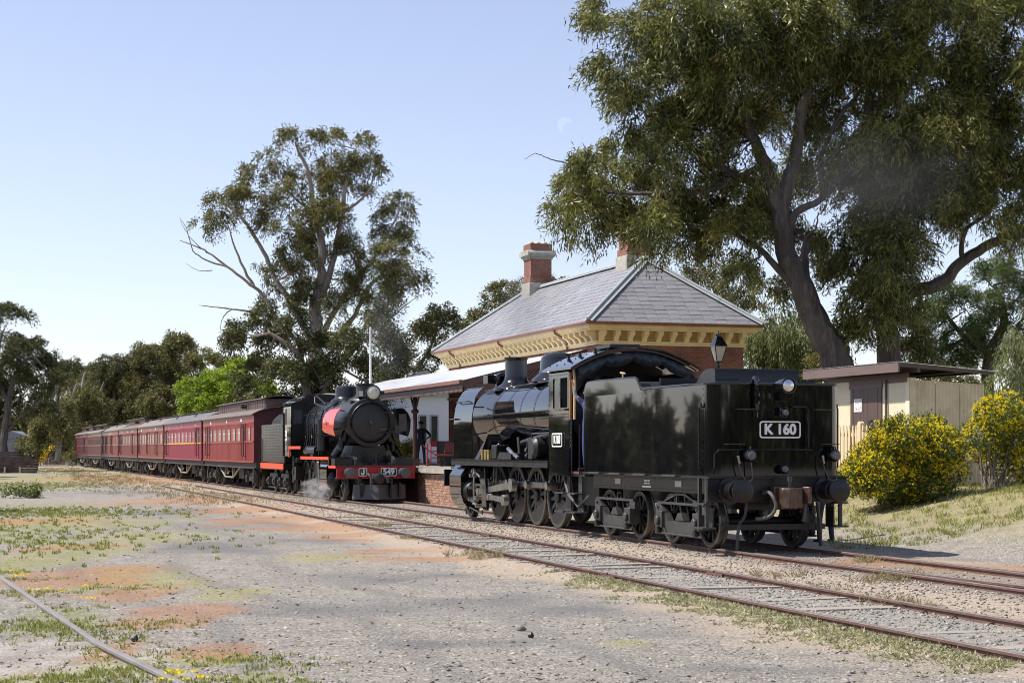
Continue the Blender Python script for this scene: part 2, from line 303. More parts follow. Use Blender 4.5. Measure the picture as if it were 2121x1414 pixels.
# ---------------------------------------------------------------- array meshes (leaves, blades, stones)
def arrmesh(name, V, Q, mat_, tint=None):
    """V (n,3) vertices, Q (m,4) or (m,3) faces, tint per vertex"""
    me = bpy.data.meshes.new(name); k = Q.shape[1]
    me.vertices.add(len(V)); me.vertices.foreach_set('co', V.astype(np.float32).ravel())
    me.loops.add(Q.size); me.loops.foreach_set('vertex_index', Q.astype(np.int32).ravel())
    me.polygons.add(len(Q)); me.polygons.foreach_set('loop_start', np.arange(0, Q.size, k, dtype=np.int32)); me.polygons.foreach_set('loop_total', np.full(len(Q), k, dtype=np.int32))
    if tint is not None:
        a = me.attributes.new('tint', 'FLOAT', 'POINT'); a.data.foreach_set('value', tint.astype(np.float32))
    me.materials.append(mat_); me.update(calc_edges=True); return me
def unit(a): return a / np.maximum(1e-9, np.linalg.norm(a, axis=1, keepdims=True))
def leaves(name, C, Dv, ln, wd, mat_, tint, bend=.25):
    """one folded lance-shaped quad per leaf: C base points, Dv directions"""
    n = len(C); Dv = unit(Dv); ref = unit(rng.normal(size=(n, 3))); sd = unit(np.cross(Dv, ref)); nm = np.cross(Dv, sd)
    ln = (ln * rng.uniform(.6, 1.25, n))[:, None]; wd = (wd * rng.uniform(.7, 1.25, n))[:, None]
    mid = C + Dv * ln * .42; V = np.empty((n, 4, 3))
    V[:, 0] = C; V[:, 1] = mid + sd * wd * .5 + nm * ln * bend * .25; V[:, 2] = C + Dv * ln + nm * ln * -.1; V[:, 3] = mid - sd * wd * .5 + nm * ln * bend * .25
    Q = np.arange(n * 4).reshape(n, 4); return arrmesh(name, V.reshape(-1, 3), Q, mat_, np.repeat(tint, 4))
def stones(name, C, r, mat_, tint, flat=.6):
    n = len(C); base = np.array([(1, 0, 0), (0, 1, 0), (-1, 0, 0), (0, -1, 0), (0, 0, 1), (0, 0, -1)], float)
    a = rng.uniform(0, 6.283, n); ca, sa = np.cos(a), np.sin(a)
    sc = r[:, None] * rng.uniform(.6, 1.3, (n, 3)); sc[:, 2] *= flat
    B = base[None] * rng.uniform(.75, 1.25, (n, 6, 1)) * sc[:, None]; B[:, 4, :2] += rng.normal(0, .25, (n, 2)) * r[:, None]
    X = B[..., 0] * ca[:, None] - B[..., 1] * sa[:, None]; Y = B[..., 0] * sa[:, None] + B[..., 1] * ca[:, None]
    V = np.stack([X, Y, B[..., 2]], -1) + C[:, None]
    f = np.array([(0, 1, 4), (1, 2, 4), (2, 3, 4), (3, 0, 4), (1, 0, 5), (2, 1, 5), (3, 2, 5), (0, 3, 5)])
    Q = (f[None] + (np.arange(n) * 6)[:, None, None]).reshape(-1, 3); return arrmesh(name, V.reshape(-1, 3), Q, mat_, np.repeat(tint, 6))
# ================================================================ GROUND
def vnoise(x, y, seed=0):
    g = np.random.default_rng(seed).random((64, 64)); xi = np.floor(x).astype(int); yi = np.floor(y).astype(int); fx = x - xi; fy = y - yi
    fx = fx * fx * (3 - 2 * fx); fy = fy * fy * (3 - 2 * fy); a = g[xi % 64, yi % 64]; b = g[(xi + 1) % 64, yi % 64]; c = g[xi % 64, (yi + 1) % 64]; d = g[(xi + 1) % 64, (yi + 1) % 64]
    return (a * (1 - fx) + b * fx) * (1 - fy) + (c * (1 - fx) + d * fx) * fy
def fbm(x, y, seed=0, o=4): return sum(vnoise(x * 2 ** k, y * 2 ** k, seed + k) * .5 ** (k + 1) for k in range(o)) / (1 - .5 ** o)
def sstep(a, b, x): t = np.clip((x - a) / (b - a), 0, 1); return t * t * (3 - 2 * t)
def s_of(X, Y): a = X - ORG.x; b = Y - ORG.y; return a * T.x + b * T.y, a * N.x + b * N.y
# siding track in front: line through its two rails
CT = Vector((math.sin(math.atan(.307)), -math.cos(math.atan(.307)), 0)); CN = Vector((-CT.y, CT.x, 0)); CO = Vector((1.02, 29.0, 0)); GA = .83
def Cpt(s, y, z=0): return CO + CT * s + CN * y + Vector((0, 0, z))
def c_of(X, Y): a = X - CO.x; b = Y - CO.y; return a * CT.x + b * CT.y, a * CN.x + b * CN.y
def gheight(X, Y):
    sx, sy = s_of(X, Y); z = np.full(np.shape(X), -.13)
    wob = (fbm(X * .25, Y * .25, 3) - .5)
    bank = sstep(3.0, 8.6, sy + wob * 1.6) * (1.06 + .25 * wob); bank *= sstep(26, 8, sx)
    z = z + bank
    z = z + sstep(9, 40, sy) * .4
    z = z + sstep(-7, -30, sy) * .15 * wob * sstep(20, 60, Y)
    ck, cy = c_of(X, Y)
    bal = np.maximum(sstep(1.9, 1.2, np.abs(sy)), sstep(1.5, 1.0, np.abs(cy)))
    z = z + bal * .045
    z = z + (fbm(X * .8, Y * .8, 11) - .5) * .05 * (1 - .6 * bal) + (fbm(X * 3, Y * 3, 21) - .5) * .025
    pit = sstep(1.0, .2, np.hypot((X + 5.2) / 2.6, (Y - 15.2) / 2.2)); z = z - pit * .06 + pit * (fbm(X * 2.2, Y * 4.5, 31) - .5) * .12
    return z
xs = np.concatenate([-np.geomspace(40, 4500, 26)[::-1], np.linspace(-39, -12.2, 60), np.linspace(-12, 14, 175), np.linspace(14.3, 45, 60), np.geomspace(47, 4500, 24)])
ys = np.concatenate([-np.geomspace(4, 2500, 14)[::-1], np.linspace(-3, 11, 10), np.linspace(12, 34, 170), np.linspace(34.25, 80, 130), np.linspace(81, 230, 80), np.geomspace(240, 7000, 26)])
XX, YY = np.meshgrid(xs, ys, indexing='ij'); ZZ = gheight(XX, YY)
V = np.stack([XX, YY, ZZ], -1).reshape(-1, 3); nx, ny = XX.shape; ii = (np.arange(nx - 1)[:, None] * ny + np.arange(ny - 1)[None]).ravel()
Q = np.stack([ii, ii + ny, ii + ny + 1, ii + 1], 1)
# cover masks: moss, sorrel, stain, grass, laid out on the ground in metres
def blobs(lst, soft=.55):
    m = np.zeros(len(V))
    for px, py, rx, ry in lst:
        g = G(px, py, -.13); D = g.y; ax = rx * D / F; ay = max(.25, ry * D * D / (F * 1.9))
        d = np.hypot((V[:, 0] - g.x) / ax, (V[:, 1] - g.y) / ay) + (fbm(V[:, 0] * 1.1 + px, V[:, 1] * .8, 5, 5) - .5) * 2.6
        m = np.maximum(m, np.clip((1.5 - d) / (soft * 2.4), 0, 1))
    return m
orange = blobs([(560, 1076, 90, 9), (640, 1093, 90, 9), (720, 1110, 60, 7), (830, 1141, 80, 5), (900, 1158, 90, 6), (60, 1080, 120, 6), (180, 1132, 90, 8), (160, 1195, 110, 22), (300, 1222, 60, 12), (370, 1268, 100, 16), (330, 1290, 70, 14), (425, 1350, 90, 14), (250, 1240, 60, 12), (325, 995, 120, 5), (400, 1035, 120, 7), (520, 1055, 90, 6), (210, 990, 90, 4), (240, 1345, 40, 16), (2000, 1180, 160, 10), (1800, 1170, 160, 8)])
yellow = blobs([(190, 1083, 140, 12), (270, 1113, 120, 10), (650, 1155, 70, 6), (280, 1196, 100, 18), (350, 1212, 60, 10), (30, 1085, 80, 18), (450, 1236, 50, 6), (230, 1385, 130, 20), (60, 1400, 120, 16), (110, 990, 120, 6), (90, 1150, 110, 25), (430, 1366, 80, 12), (520, 1400, 70, 10), (1290, 1330, 40, 4), (150, 970, 160, 4), (330, 975, 150, 3), (1900, 1075, 160, 15), (2080, 1110, 100, 12), (500, 1225, 60, 6), (1250, 1080, 60, 4)])
stain = blobs([(350, 1062, 170, 16), (470, 1088, 200, 14), (420, 1135, 220, 16), (620, 1118, 160, 10), (860, 1198, 220, 14), (1010, 1245, 220, 16), (1210, 1262, 170, 16), (1360, 1312, 150, 12), (1560, 1385, 200, 12), (700, 1260, 200, 12), (250, 1020, 140, 6), (160, 1005, 120, 5), (900, 1330, 200, 10), (2000, 1160, 120, 5)], .9)
grassm = blobs([(40, 1010, 100, 14), (40, 1050, 120, 8), (110, 1000, 60, 4), (20, 1110, 90, 20), (20, 1170, 70, 20), (1900, 1062, 130, 12), (2050, 1040, 120, 14), (130, 1280, 70, 24), (1780, 1050, 90, 12), (60, 985, 120, 4)])
sx_, sy_ = s_of(V[:, 0], V[:, 1]); ck_, cy_ = c_of(V[:, 0], V[:, 1])
ruts = sum(np.exp(-((cy_ + o_ + (fbm(ck_ * .12, cy_ * 0, 41) - .5) * 1.6) / .22) ** 2) for o_ in (4.4, 6.0, 7.6)) * (.25 + .6 * fbm(ck_ * .3, cy_ * .6, 43)) * sstep(40, 16, ck_ * -1); stain = np.maximum(stain, ruts)
bank = sstep(3.4, 6.5, sy_) * sstep(30, 12, sx_)
sand = np.maximum(sstep(-2.6, -1.2, cy_ + (fbm(V[:, 0] * .5, V[:, 1] * .5, 9) - .5) * 2.2) * sstep(3.2, 1.6, sy_), 0); sand = np.maximum(sand, sstep(-70, -110, sx_) * .5 * sstep(-16, -3, sy_))
rail = np.maximum(sstep(1.9, 1.0, np.abs(sy_)), 0); bluebal = sstep(1.05, .7, np.abs(cy_)) * sstep(-16, -8, ck_)
pitm = sstep(1.15, .5, np.hypot((V[:, 0] + 5.2) / 2.6, (V[:, 1] - 15.2) / 2.4) + (fbm(V[:, 0] * 1.5, V[:, 1] * 1.5, 8) - .5) * .8)
gme = arrmesh('ground', V, Q, bpy.data.materials.new('tmp'))
for nm, a in (('orange', orange), ('yellow', yellow), ('stain', stain), ('grassy', np.maximum(grassm, bank * .55)), ('sand', sand), ('rail', rail), ('bluebal', bluebal), ('pit', pitm), ('bank', bank)):
    at = gme.attributes.new(nm, 'FLOAT', 'POINT'); at.data.foreach_set('value', np.clip(a, 0, 1).astype(np.float32))
gme.polygons.foreach_set('use_smooth', np.ones(len(Q), bool))
gm, n, b = newmat('gravel_yard'); L = n.links; gme.materials.clear(); gme.materials.append(gm)
tcn = n.nodes.new('ShaderNodeTexCoord'); OBJ = tcn.outputs['Object']
def noise(scale, detail=8, rough=.65, dist=0.0):
    t = n.nodes.new('ShaderNodeTexNoise'); t.inputs['Scale'].default_value = scale; t.inputs['Detail'].default_value = detail; t.inputs['Roughness'].default_value = rough; t.inputs['Distortion'].default_value = dist; L.new(OBJ, t.inputs[0]); return t.outputs[0]
def ramp(src, pts):
    r = n.nodes.new('ShaderNodeValToRGB'); e = r.color_ramp.elements
    while len(e) > 1: e.remove(e[-1])
    e[0].position, e[0].color = pts[0][0], (*pts[0][1], 1)
    for p, c in pts[1:]: k = e.new(p); k.color = (*c, 1)
    L.new(src, r.inputs[0]); return r.outputs[0]
def mapr(src, a, b_, c=0.0, d=1.0):
    m = n.nodes.new('ShaderNodeMapRange'); m.inputs[1].default_value = a; m.inputs[2].default_value = b_; m.inputs[3].default_value = c; m.inputs[4].default_value = d; L.new(src, m.inputs[0]); return m.outputs[0]
def math2(op, a, b_):
    m = n.nodes.new('ShaderNodeMath'); m.operation = op
    for i, x in enumerate((a, b_)):
        if isinstance(x, (int, float)): m.inputs[i].default_value = x
        else: L.new(x, m.inputs[i])
    return m.outputs[0]
def mixc(f, a, b_):
    m = n.nodes.new('ShaderNodeMix'); m.data_type = 'RGBA'; m.clamp_factor = True; L.new(f, m.inputs[0])
    for i, x in ((6, a), (7, b_)):
        if isinstance(x, tuple): m.inputs[i].default_value = (*x, 1)
        else: L.new(x, m.inputs[i])
    return m.outputs[2]
def attr(nm): a = n.nodes.new('ShaderNodeAttribute'); a.attribute_name = nm; return a.outputs['Fac']
nb = noise(.35, 6); nmid = noise(2.6, 8, .7); nf = noise(16, 8, .75); ng = noise(75, 3, .7)
vor = n.nodes.new('ShaderNodeTexVoronoi'); vor.inputs['Scale'].default_value = 34; L.new(OBJ, vor.inputs[0]); vcol = n.nodes.new('ShaderNodeSeparateColor'); L.new(vor.outputs['Color'], vcol.inputs[0])
col = ramp(nmid, [(.25, (.165, .148, .125)), (.48, (.28, .252, .214)), (.75, (.42, .382, .325))])
col = mixc(mapr(nf, .45, .57), col, ramp(vcol.outputs[0], [(0, (.08, .075, .07)), (.25, (.21, .19, .165)), (.6, (.36, .322, .28)), (.93, (.48, .43, .37)), (1, (.78, .72, .64))]))
def cover(col, nm, c, nz, lo=.18, w_=.2, amt=1.0):
    f = mapr(math2('SUBTRACT', math2('ADD', attr(nm), nz), 1.0), lo - w_, lo + w_, 0, amt); return mixc(f, col, c)
col = cover(col, 'stain', ramp(nf, [(.3, (.10, .10, .10)), (.7, (.235, .228, .22))]), nmid, .0, .35, .9)
col = cover(col, 'sand', ramp(nf, [(.3, (.28, .215, .16)), (.5, (.43, .345, .26)), (.7, (.56, .47, .37))]), nmid, .02, .4, .9)
col = cover(col, 'rail', ramp(nf, [(.3, (.14, .115, .095)), (.55, (.30, .26, .215)), (.72, (.50, .44, .37))]), nmid, .1, .35, .9)
col = cover(col, 'bluebal', ramp(nf, [(.3, (.17, .155, .135)), (.55, (.34, .315, .275)), (.72, (.54, .50, .44))]), nmid, .0, .4, .9)
col = cover(col, 'bank', ramp(nmid, [(.3, (.24, .175, .12)), (.6, (.40, .31, .215)), (.75, (.50, .40, .29))]), nmid, .1, .4, .9)
col = cover(col, 'pit', ramp(nmid, [(.3, (.24, .205, .175)), (.55, (.42, .375, .33)), (.75, (.56, .51, .46))]), nmid, .1, .3, .9)
nq = noise(5.5, 9, .75); fine2 = mapr(math2('ADD', math2('MULTIPLY', nf, .35), math2('ADD', math2('MULTIPLY', nmid, .3), math2('MULTIPLY', nq, .35))), .3, .7, .15, .85)
nspk = mapr(math2('ADD', math2('MULTIPLY', nf, .6), math2('MULTIPLY', ng, .4)), .455, .545)
nspk2 = mapr(math2('ADD', math2('MULTIPLY', noise(21, 6, .8), .6), math2('MULTIPLY', noise(6, 6, .7), .4)), .455, .55)
def speck(col, nm, c, nz, amt):
    return mixc(math2('MULTIPLY', math2('MULTIPLY', mapr(attr(nm), .0, .5), nz), amt), col, c)
col = speck(col, 'yellow', ramp(ng, [(.3, (.22, .20, .05)), (.7, (.43, .40, .12))]), nspk2, .86)
col = speck(col, 'orange', ramp(ng, [(.3, (.24, .085, .03)), (.7, (.54, .23, .075))]), nspk, .92)
col = speck(col, 'grassy', ramp(ng, [(.3, (.14, .15, .04)), (.7, (.34, .34, .11))]), nspk2, .85)
L.new(col, b.inputs['Base Color']); b.inputs['Roughness'].default_value = .95; b.inputs['Specular IOR Level'].default_value = .15
bp = n.nodes.new('ShaderNodeBump'); bp.inputs['Strength'].default_value = .9; bp.inputs['Distance'].default_value = .03
L.new(math2('ADD', math2('MULTIPLY', nf, .9), math2('SUBTRACT', math2('MULTIPLY', ng, .4), math2('MULTIPLY', vor.outputs['Distance'], .5))), bp.inputs['Height']); L.new(bp.outputs[0], b.inputs['Normal'])
ground = tag(link('ground', gme), 'broad gravel station yard with mossy patches', kind='structure')

# loose stones over the yard, ballast, grass and weeds
def scat_px(nn, x0, x1, y0, y1, jitter=1):
    px = rng.uniform(x0, x1, nn); py = rng.uniform(y0, y1, nn); D = (EYE + .13) * F / (py - HZ); X = (px - CX) / F * D; return X, D
X, Y = scat_px(19000, -200, 2350, 1015, 1560); z = gheight(X, Y); keep = np.abs(c_of(X, Y)[1]) > 1.0
C = np.stack([X, Y, z], -1)[keep]; r = np.minimum(.034, .008 + .009 * rng.pareto(2.6, len(C))); tag(link('loose_gravel', stones('loose_gravel', C, r, M['stones'], rng.beta(2, 2, len(C)))), 'small loose stones strewn across the yard', kind='stuff')
nn = 8000; s_ = rng.uniform(-24, 16, nn); y_ = rng.uniform(-.95, .95, nn); X = CO.x + CT.x * s_ + CN.x * y_; Y = CO.y + CT.y * s_ + CN.y * y_; keep = rng.random(nn) < sstep(-24, -4, s_) * .8 + .2
C = np.stack([X, Y, gheight(X, Y)], -1)[keep]; tag(link('track_ballast', stones('track_ballast', C, rng.uniform(.012, .034, len(C)), M['bluestones'], rng.beta(1.6, 1.8, len(C)), .75)), 'blue grey ballast between the rails of the front siding', kind='stuff')
nn = 12000; s_ = rng.uniform(-46, 12, nn); y_ = rng.normal(-1.7, 1.1, nn); P0 = np.array(ORG)[None] + s_[:, None] * np.array(T)[None] + y_[:, None] * np.array(N)[None]
C = P0.copy(); C[:, 2] = gheight(C[:, 0], C[:, 1]) + .005; tag(link('platform_track_ballast', stones('platform_track_ballast', C, rng.uniform(.010, .032, nn), M['stones'], rng.beta(1.6, 1.8, nn), .75)), 'tan crushed stone along the platform track', kind='stuff')
def blades(name, X, Y, h, wd, mat_, label, lean=.5, zoff=0):
    nn = len(X); C = np.stack([X, Y, gheight(X, Y) - .01 + zoff], -1); d = np.concatenate([rng.normal(0, lean, (nn, 2)), np.ones((nn, 1))], 1)
    return tag(link(name, leaves(name, C, d, h, wd, mat_, rng.random(nn))), label, kind='stuff')
def tufts(cx, cy, rad, per, nt_):
    a = rng.integers(0, len(cx), nt_); X = cx[a] + rng.normal(0, rad, nt_); Y = cy[a] + rng.normal(0, rad, nt_); return np.repeat(X, per) + rng.normal(0, .035, nt_ * per), np.repeat(Y, per) + rng.normal(0, .035, nt_ * per)
gp = [G(px, py) for px, py in [(20, 1180), (60, 1195), (95, 1225), (130, 1255), (150, 1285), (180, 1310), (110, 1290), (60, 1290), (215, 1320), (250, 1345), (40, 1225), (80, 1300), (270, 1210), (300, 1290), (380, 1410), (200, 1385), (120, 1395), (300, 1400), (30, 1400), (240, 1395), (520, 1405), (470, 1360), (560, 1370)]]
X, Y = tufts(np.array([g.x for g in gp]), np.array([g.y for g in gp]), .30, 9, 700); blades('rail_side_grass', X, Y, .055, .014, M['grass'], 'short green weeds hugging the old buried rail')
s_ = np.concatenate([rng.uniform(1.5, 14.5, 1350), rng.uniform(-9, 1.5, 450)]); y_ = -.83 - np.abs(rng.normal(.16, .26, len(s_))) * (.4 + 1.2 * fbm(s_ * .8, s_ * 0, 4)) * np.clip((s_ + 6) / 11, .3, 1.25)
kq = fbm(s_ * .9, y_ * .5, 6) + np.clip((s_ - 3) / 25, -.2, .3) > .50; s_ = s_[kq]; y_ = y_[kq]
X = np.repeat(CO.x + CT.x * s_ + CN.x * y_, 16); Y = np.repeat(CO.y + CT.y * s_ + CN.y * y_, 16); X += rng.normal(0, .05, len(X)); Y += rng.normal(0, .05, len(Y)); blades('siding_weeds', X, Y, .07, .018, M['weed'], 'pale grey green weeds along the near rail of the siding', 2.2)
gp = [G(px, py) for px, py in [(20, 1000), (60, 1003), (100, 1006), (10, 1015), (40, 1055), (90, 1058), (140, 1062), (10, 1065), (-60, 1010), (-50, 1060), (60, 1110), (0, 1130), (-40, 1090)]]
cxs = np.array([g.x for g in gp]); cys = np.array([g.y for g in gp]); X, Y = tufts(cxs, cys, 2.2, 10, 2200); blades('long_yard_grass', X, Y, .085, .022, M['grass'], 'longer green grass growing at the left edge of the yard')
nn = 700; px = rng.uniform(1720, 2140, nn); py = rng.uniform(985, 1110, nn); dd = rng.uniform(33, 46, nn); X = np.repeat((px - CX) / F * dd, 14) + rng.normal(0, .06, nn * 14); Y = np.repeat(dd, 14) + rng.normal(0, .06, nn * 14); blades('bank_grass', X, Y, .12, .014, M['grass'], 'patchy grass on the bank below the flowering bushes')
nn = 900; s_ = rng.uniform(-150, -30, nn); y_ = rng.normal(-4.5, 1.3, nn); PP = np.array(ORG)[None] + s_[:, None] * np.array(T)[None] + y_[:, None] * np.array(N)[None]; X = np.repeat(PP[:, 0], 14) + rng.normal(0, .12, nn * 14); Y = np.repeat(PP[:, 1], 14) + rng.normal(0, .12, nn * 14); blades('dry_trackside_grass', X, Y, .16, .02, M['drygrass'], 'dry straw coloured grass beside the carriages')
gp = [G(px, py) for px, py in [(980, 1148), (1010, 1155), (780, 1092), (850, 1070), (1840, 1205), (1870, 1195), (1790, 1165), (1880, 1255), (1600, 1190), (1700, 1220)]]
X, Y = tufts(np.array([g.x for g in gp]), np.array([g.y for g in gp]), .22, 14, 160); blades('dry_weed_tufts', X, Y, .16, .012, M['drygrass'], 'dry brown weed tufts among the tracks', .8)
gp = [G(px, py) for px, py in [(25, 1185), (85, 1222), (150, 1228), (165, 1240), (370, 1395), (395, 1408), (180, 1215), (50, 1192)]]
X, Y = tufts(np.array([g.x for g in gp]), np.array([g.y for g in gp]), .10, 5, 40); blades('capeweed_flowers', X, Y, .03, .03, M['yellow'], 'yellow daisy weeds by the old rail', 2.5, .06)

nn = 5200; X, Y = scat_px(nn, -100, 2250, 1000, 1500); keep = rng.random(nn) < .25 + .75 * sstep(.5, .62, fbm(X * .35, Y * .35, 52)); X = X[keep]; Y = Y[keep]; d = rng.normal(size=(len(X), 3)); d[:, 2] *= .12
tag(link('leaf_litter', leaves('leaf_litter', np.stack([X, Y, gheight(X, Y) + .012], -1), d, .055, .016, M['litter'], rng.random(len(X)))), 'dry fallen gum leaves and twigs scattered over the gravel', kind='stuff')
# ================================================================ RAILS
def railprof(): return [(-.065, -.15), (.065, -.15), (.065, -.14), (.012, -.122), (.010, -.04), (.034, -.03), (.034, -.004), (.028, 0), (-.028, 0), (-.034, -.004), (-.034, -.03), (-.010, -.04), (-.012, -.122), (-.065, -.14)]
def railobj(pts, parent, name='rail', mside=None, mtop=None):
    pr = railprof(); pts = [Vector(p) for p in pts]; m = MB(); k = len(pr); vs = []
    for i, p in enumerate(pts):
        d = (pts[min(i + 1, len(pts) - 1)] - pts[max(i - 1, 0)]); d.z = 0; d.normalize(); nn_ = Vector((-d.y, d.x, 0)); vs += [p + nn_ * a + Vector((0, 0, b_)) for a, b_ in pr]
    fs = [(i * k + j, i * k + (j + 1) % k, (i + 1) * k + (j + 1) % k, (i + 1) * k + j) for i in range(len(pts) - 1) for j in range(k)] + [tuple(range(k)), tuple(range((len(pts) - 1) * k, len(pts) * k))[::-1]]
    m.add(vs, fs); o = m.build(name, mside or M['railrust'], parent, smooth=False, fix=True); me = o.data; me.materials.append(mtop or M['railtop'])
    for p in me.polygons:
        if p.normal.z > .5 and p.center.z > pts[0].z - .02: p.material_index = 1
    return o
tr = thing('railway_track', 'rusty siding track with grey sleepers running across the foreground', 'railway track')
for yy in (-GA, GA):
    for a, b_ in ((-60, -34.02), (-34, -20.02), (-20, -8.02), (-8, 3.98), (4, 16)):
        railobj([Cpt(a + (b_ - a) * i / 4, yy + .02 * math.sin((a + i) * .7)) for i in range(5)], tr)
sm = MB().box(-.11, .11, -.98, .98, -.13, 0).mesh('sleeper', M['sleeper'], smooth=False); ang = math.atan2(CT.y, CT.x)
for k in range(52):
    s0 = 14.6 - k * .66 + random.uniform(-.06, .06); p = Cpt(s0, random.uniform(-.05, .05), -.080 + random.uniform(-.03, .022)); o = link('sleeper', sm, tr, p, (random.uniform(-.015, .015), random.uniform(-.01, .01), ang + random.uniform(-.05, .05))); o.scale = (random.uniform(.8, 1.1), 1, 1)
cl = MB(); cl.lathe([(.036, -.012), (.05, -.012), (.05, .012), (.036, .012)], (0, 0, 0), (1, 0, 0), 10, True); clm = cl.mesh('rail_anchor', M['railrust'])
for k in range(34):
    for yy in (-GA - .07, GA - .07): link('rail_anchor', clm, tr, Cpt(13.9 - k * .66 + random.uniform(-.08, .08), yy, -.105), (random.uniform(-.4, .4), 0, ang))
fp = MB().box(-.28, .28, -.012, .012, -.11, -.035)
for bx_ in (-.2, -.07, .07, .2): fp.cyl((bx_, -.012, -.07), (bx_, -.03, -.07), .016, n=6)
fpm = fp.mesh('joint_plate', M['railrust'], smooth=False)
for s0 in (-8, 4, -20):
    for yy in (-GA, GA): link('joint_plate', fpm, tr, Cpt(s0 + .0, yy - .024), (0, 0, ang))
tr2 = thing('railway_track', 'platform track under both black engines and the red carriages', 'railway track')
def Spt(x, y): return S(x, y + (.0018 * (x - 3) ** 2 * -1 if x > 3 else 0))
for yy in (-GA, GA):
    for a, b_ in ((-190, -120.02), (-120, -70.02), (-70, -40.02), (-40, -26.02), (-26, -13.02), (-13, 1.28), (1.3, 12)): railobj([Spt(a + (b_ - a) * i / 6, yy) for i in range(7)], tr2)
for k in range(36): link('sleeper', sm, tr2, S(11 - k * .7, 0, -.125 + random.uniform(-.012, .008)), (0, 0, ALPHA))
tr3 = thing('railway_track', 'extra point rails branching off beside the platform track at right', 'railway track')
railobj([S(1.6 + i, -GA + .09 + .004 * i * i) for i in range(11)], tr3); railobj([S(3.0 + i, GA + .09 + .005 * i * i) for i in range(10)], tr3)
tr4 = thing('old_rail', 'grey old rail half buried in the dirt at lower left', 'rail')
lp = [(-9.6, 31), (-8.1, 27), (-7.28, 24.93), (-5.41, 20.28), (-4.02, 16.83), (-2.68, 13.97), (-1.5, 11.4)]
railobj([Vector((a, b_, -.088)) for a, b_ in lp], tr4, mside=M['railgrey'], mtop=M['railgrey'])
st = MB(); me = None
for px, py, r_ in ((280, 1328, .06), (1100, 1318, .055), (1080, 1305, .05), (640, 1375, .03)):
    g = G(px, py, -.13); C = np.array([[0, 0, 0.]]); o = link('rock', stones('rock', C, np.array([r_]), M['coal'] if r_ > .05 else M['stones'], np.array([.3]), .9), None, (g.x, g.y, gheight(np.array([g.x]), np.array([g.y]))[0] + r_ * .4))
    tag(o, {.06: 'black lump of coal on the dirt near the old rail', .055: 'larger dark flat stone in the open gravel at centre', .05: 'dark stone just behind the larger flat stone', .03: 'single small stone in the lower foreground gravel'}[r_], 'rock')
# ================================================================ ROLLING STOCK HELPERS
def wheel_meshes(r, ns, weight=0, wd=.13, mat_='grime'):
    """spoked wheel, axle along y, outer face at -y; returns (body mesh, tyre mesh)"""
    m = MB(); m.lathe([(r * .16, -wd * .75), (r * .20, -wd * .6), (r * .20, wd * .5), (r * .14, wd * .55)], (0, 0, 0), (0, 1, 0), 16); m.cyl((0, -wd * .75, 0), (0, -wd * .70, 0), r * .16, n=16)
    m.lathe([(r * .80, -wd * .5), (r * .90, -wd * .5), (r * .90, wd * .45), (r * .80, wd * .45)], (0, 0, 0), (0, 1, 0), 36, True)
    for i in range(ns):
        a = 2 * math.pi * i / ns; d = Vector((math.cos(a), 0, math.sin(a))); e = Vector((-math.sin(a), 0, math.cos(a))); w0, w1 = r * .075, r * .055
        p0, p1 = d * r * .17, d * r * .82; vs = []
        for p, w_ in ((p0, w0), (p1, w1)):
            for sx_, sy_ in ((-1, -1), (1, -1), (1, 1), (-1, 1)): vs.append(p + e * w_ * sx_ + Vector((0, sy_ * wd * .26, 0)))
        m.add(vs, [(0, 1, 5, 4), (1, 2, 6, 5), (2, 3, 7, 6), (3, 0, 4, 7)])
    if weight:
        po = [(r * .83 * math.cos(R(a)), r * .83 * math.sin(R(a))) for a in range(-weight, weight + 1, 8)]; po2 = [(p[0] * .55, p[1]) if abs(p[1]) > .2 * r else (r * .42, p[1]) for p in reversed(po)]
        m.prism(po + [(r * .40, r * .55), (r * .40, -r * .55)], 'xz', -wd * .48, wd * .3)
    t = MB(); t.lathe([(r * .885, -wd * .55), (r * .985, -wd * .55), (r, -wd * .45), (r * 1.0, wd * .28), (r * 1.055, wd * .40), (r * 1.05, wd * .55), (r * .885, wd * .55)], (0, 0, 0), (0, 1, 0), 44, True)
    return m.mesh('wheel', M[mat_]), t.mesh('tyre', M['tyre'])
def put_wheels(parent, xs_, r, meshes, y=.81, rots=None):
    for i, x in enumerate(xs_):
        for sgn in (-1, 1):
            a = rots[i] if rots else random.uniform(0, 6)
            wobj = link('wheel', meshes[0], parent, (x, sgn * y, r), (0, a, 0 if sgn < 0 else math.pi)); link('tyre', meshes[1], wobj)
        MB().cyl((x, -y, r), (x, y, r), .075).build('axle', M['grime'], parent)
def rivets(m, pts, r=.012, nrm=(0, -1, 0)):
    nv = Vector(nrm)
    for p in pts: p = Vector(p); m.cyl(p, p + nv * r * .8, r, r * .6, n=6)
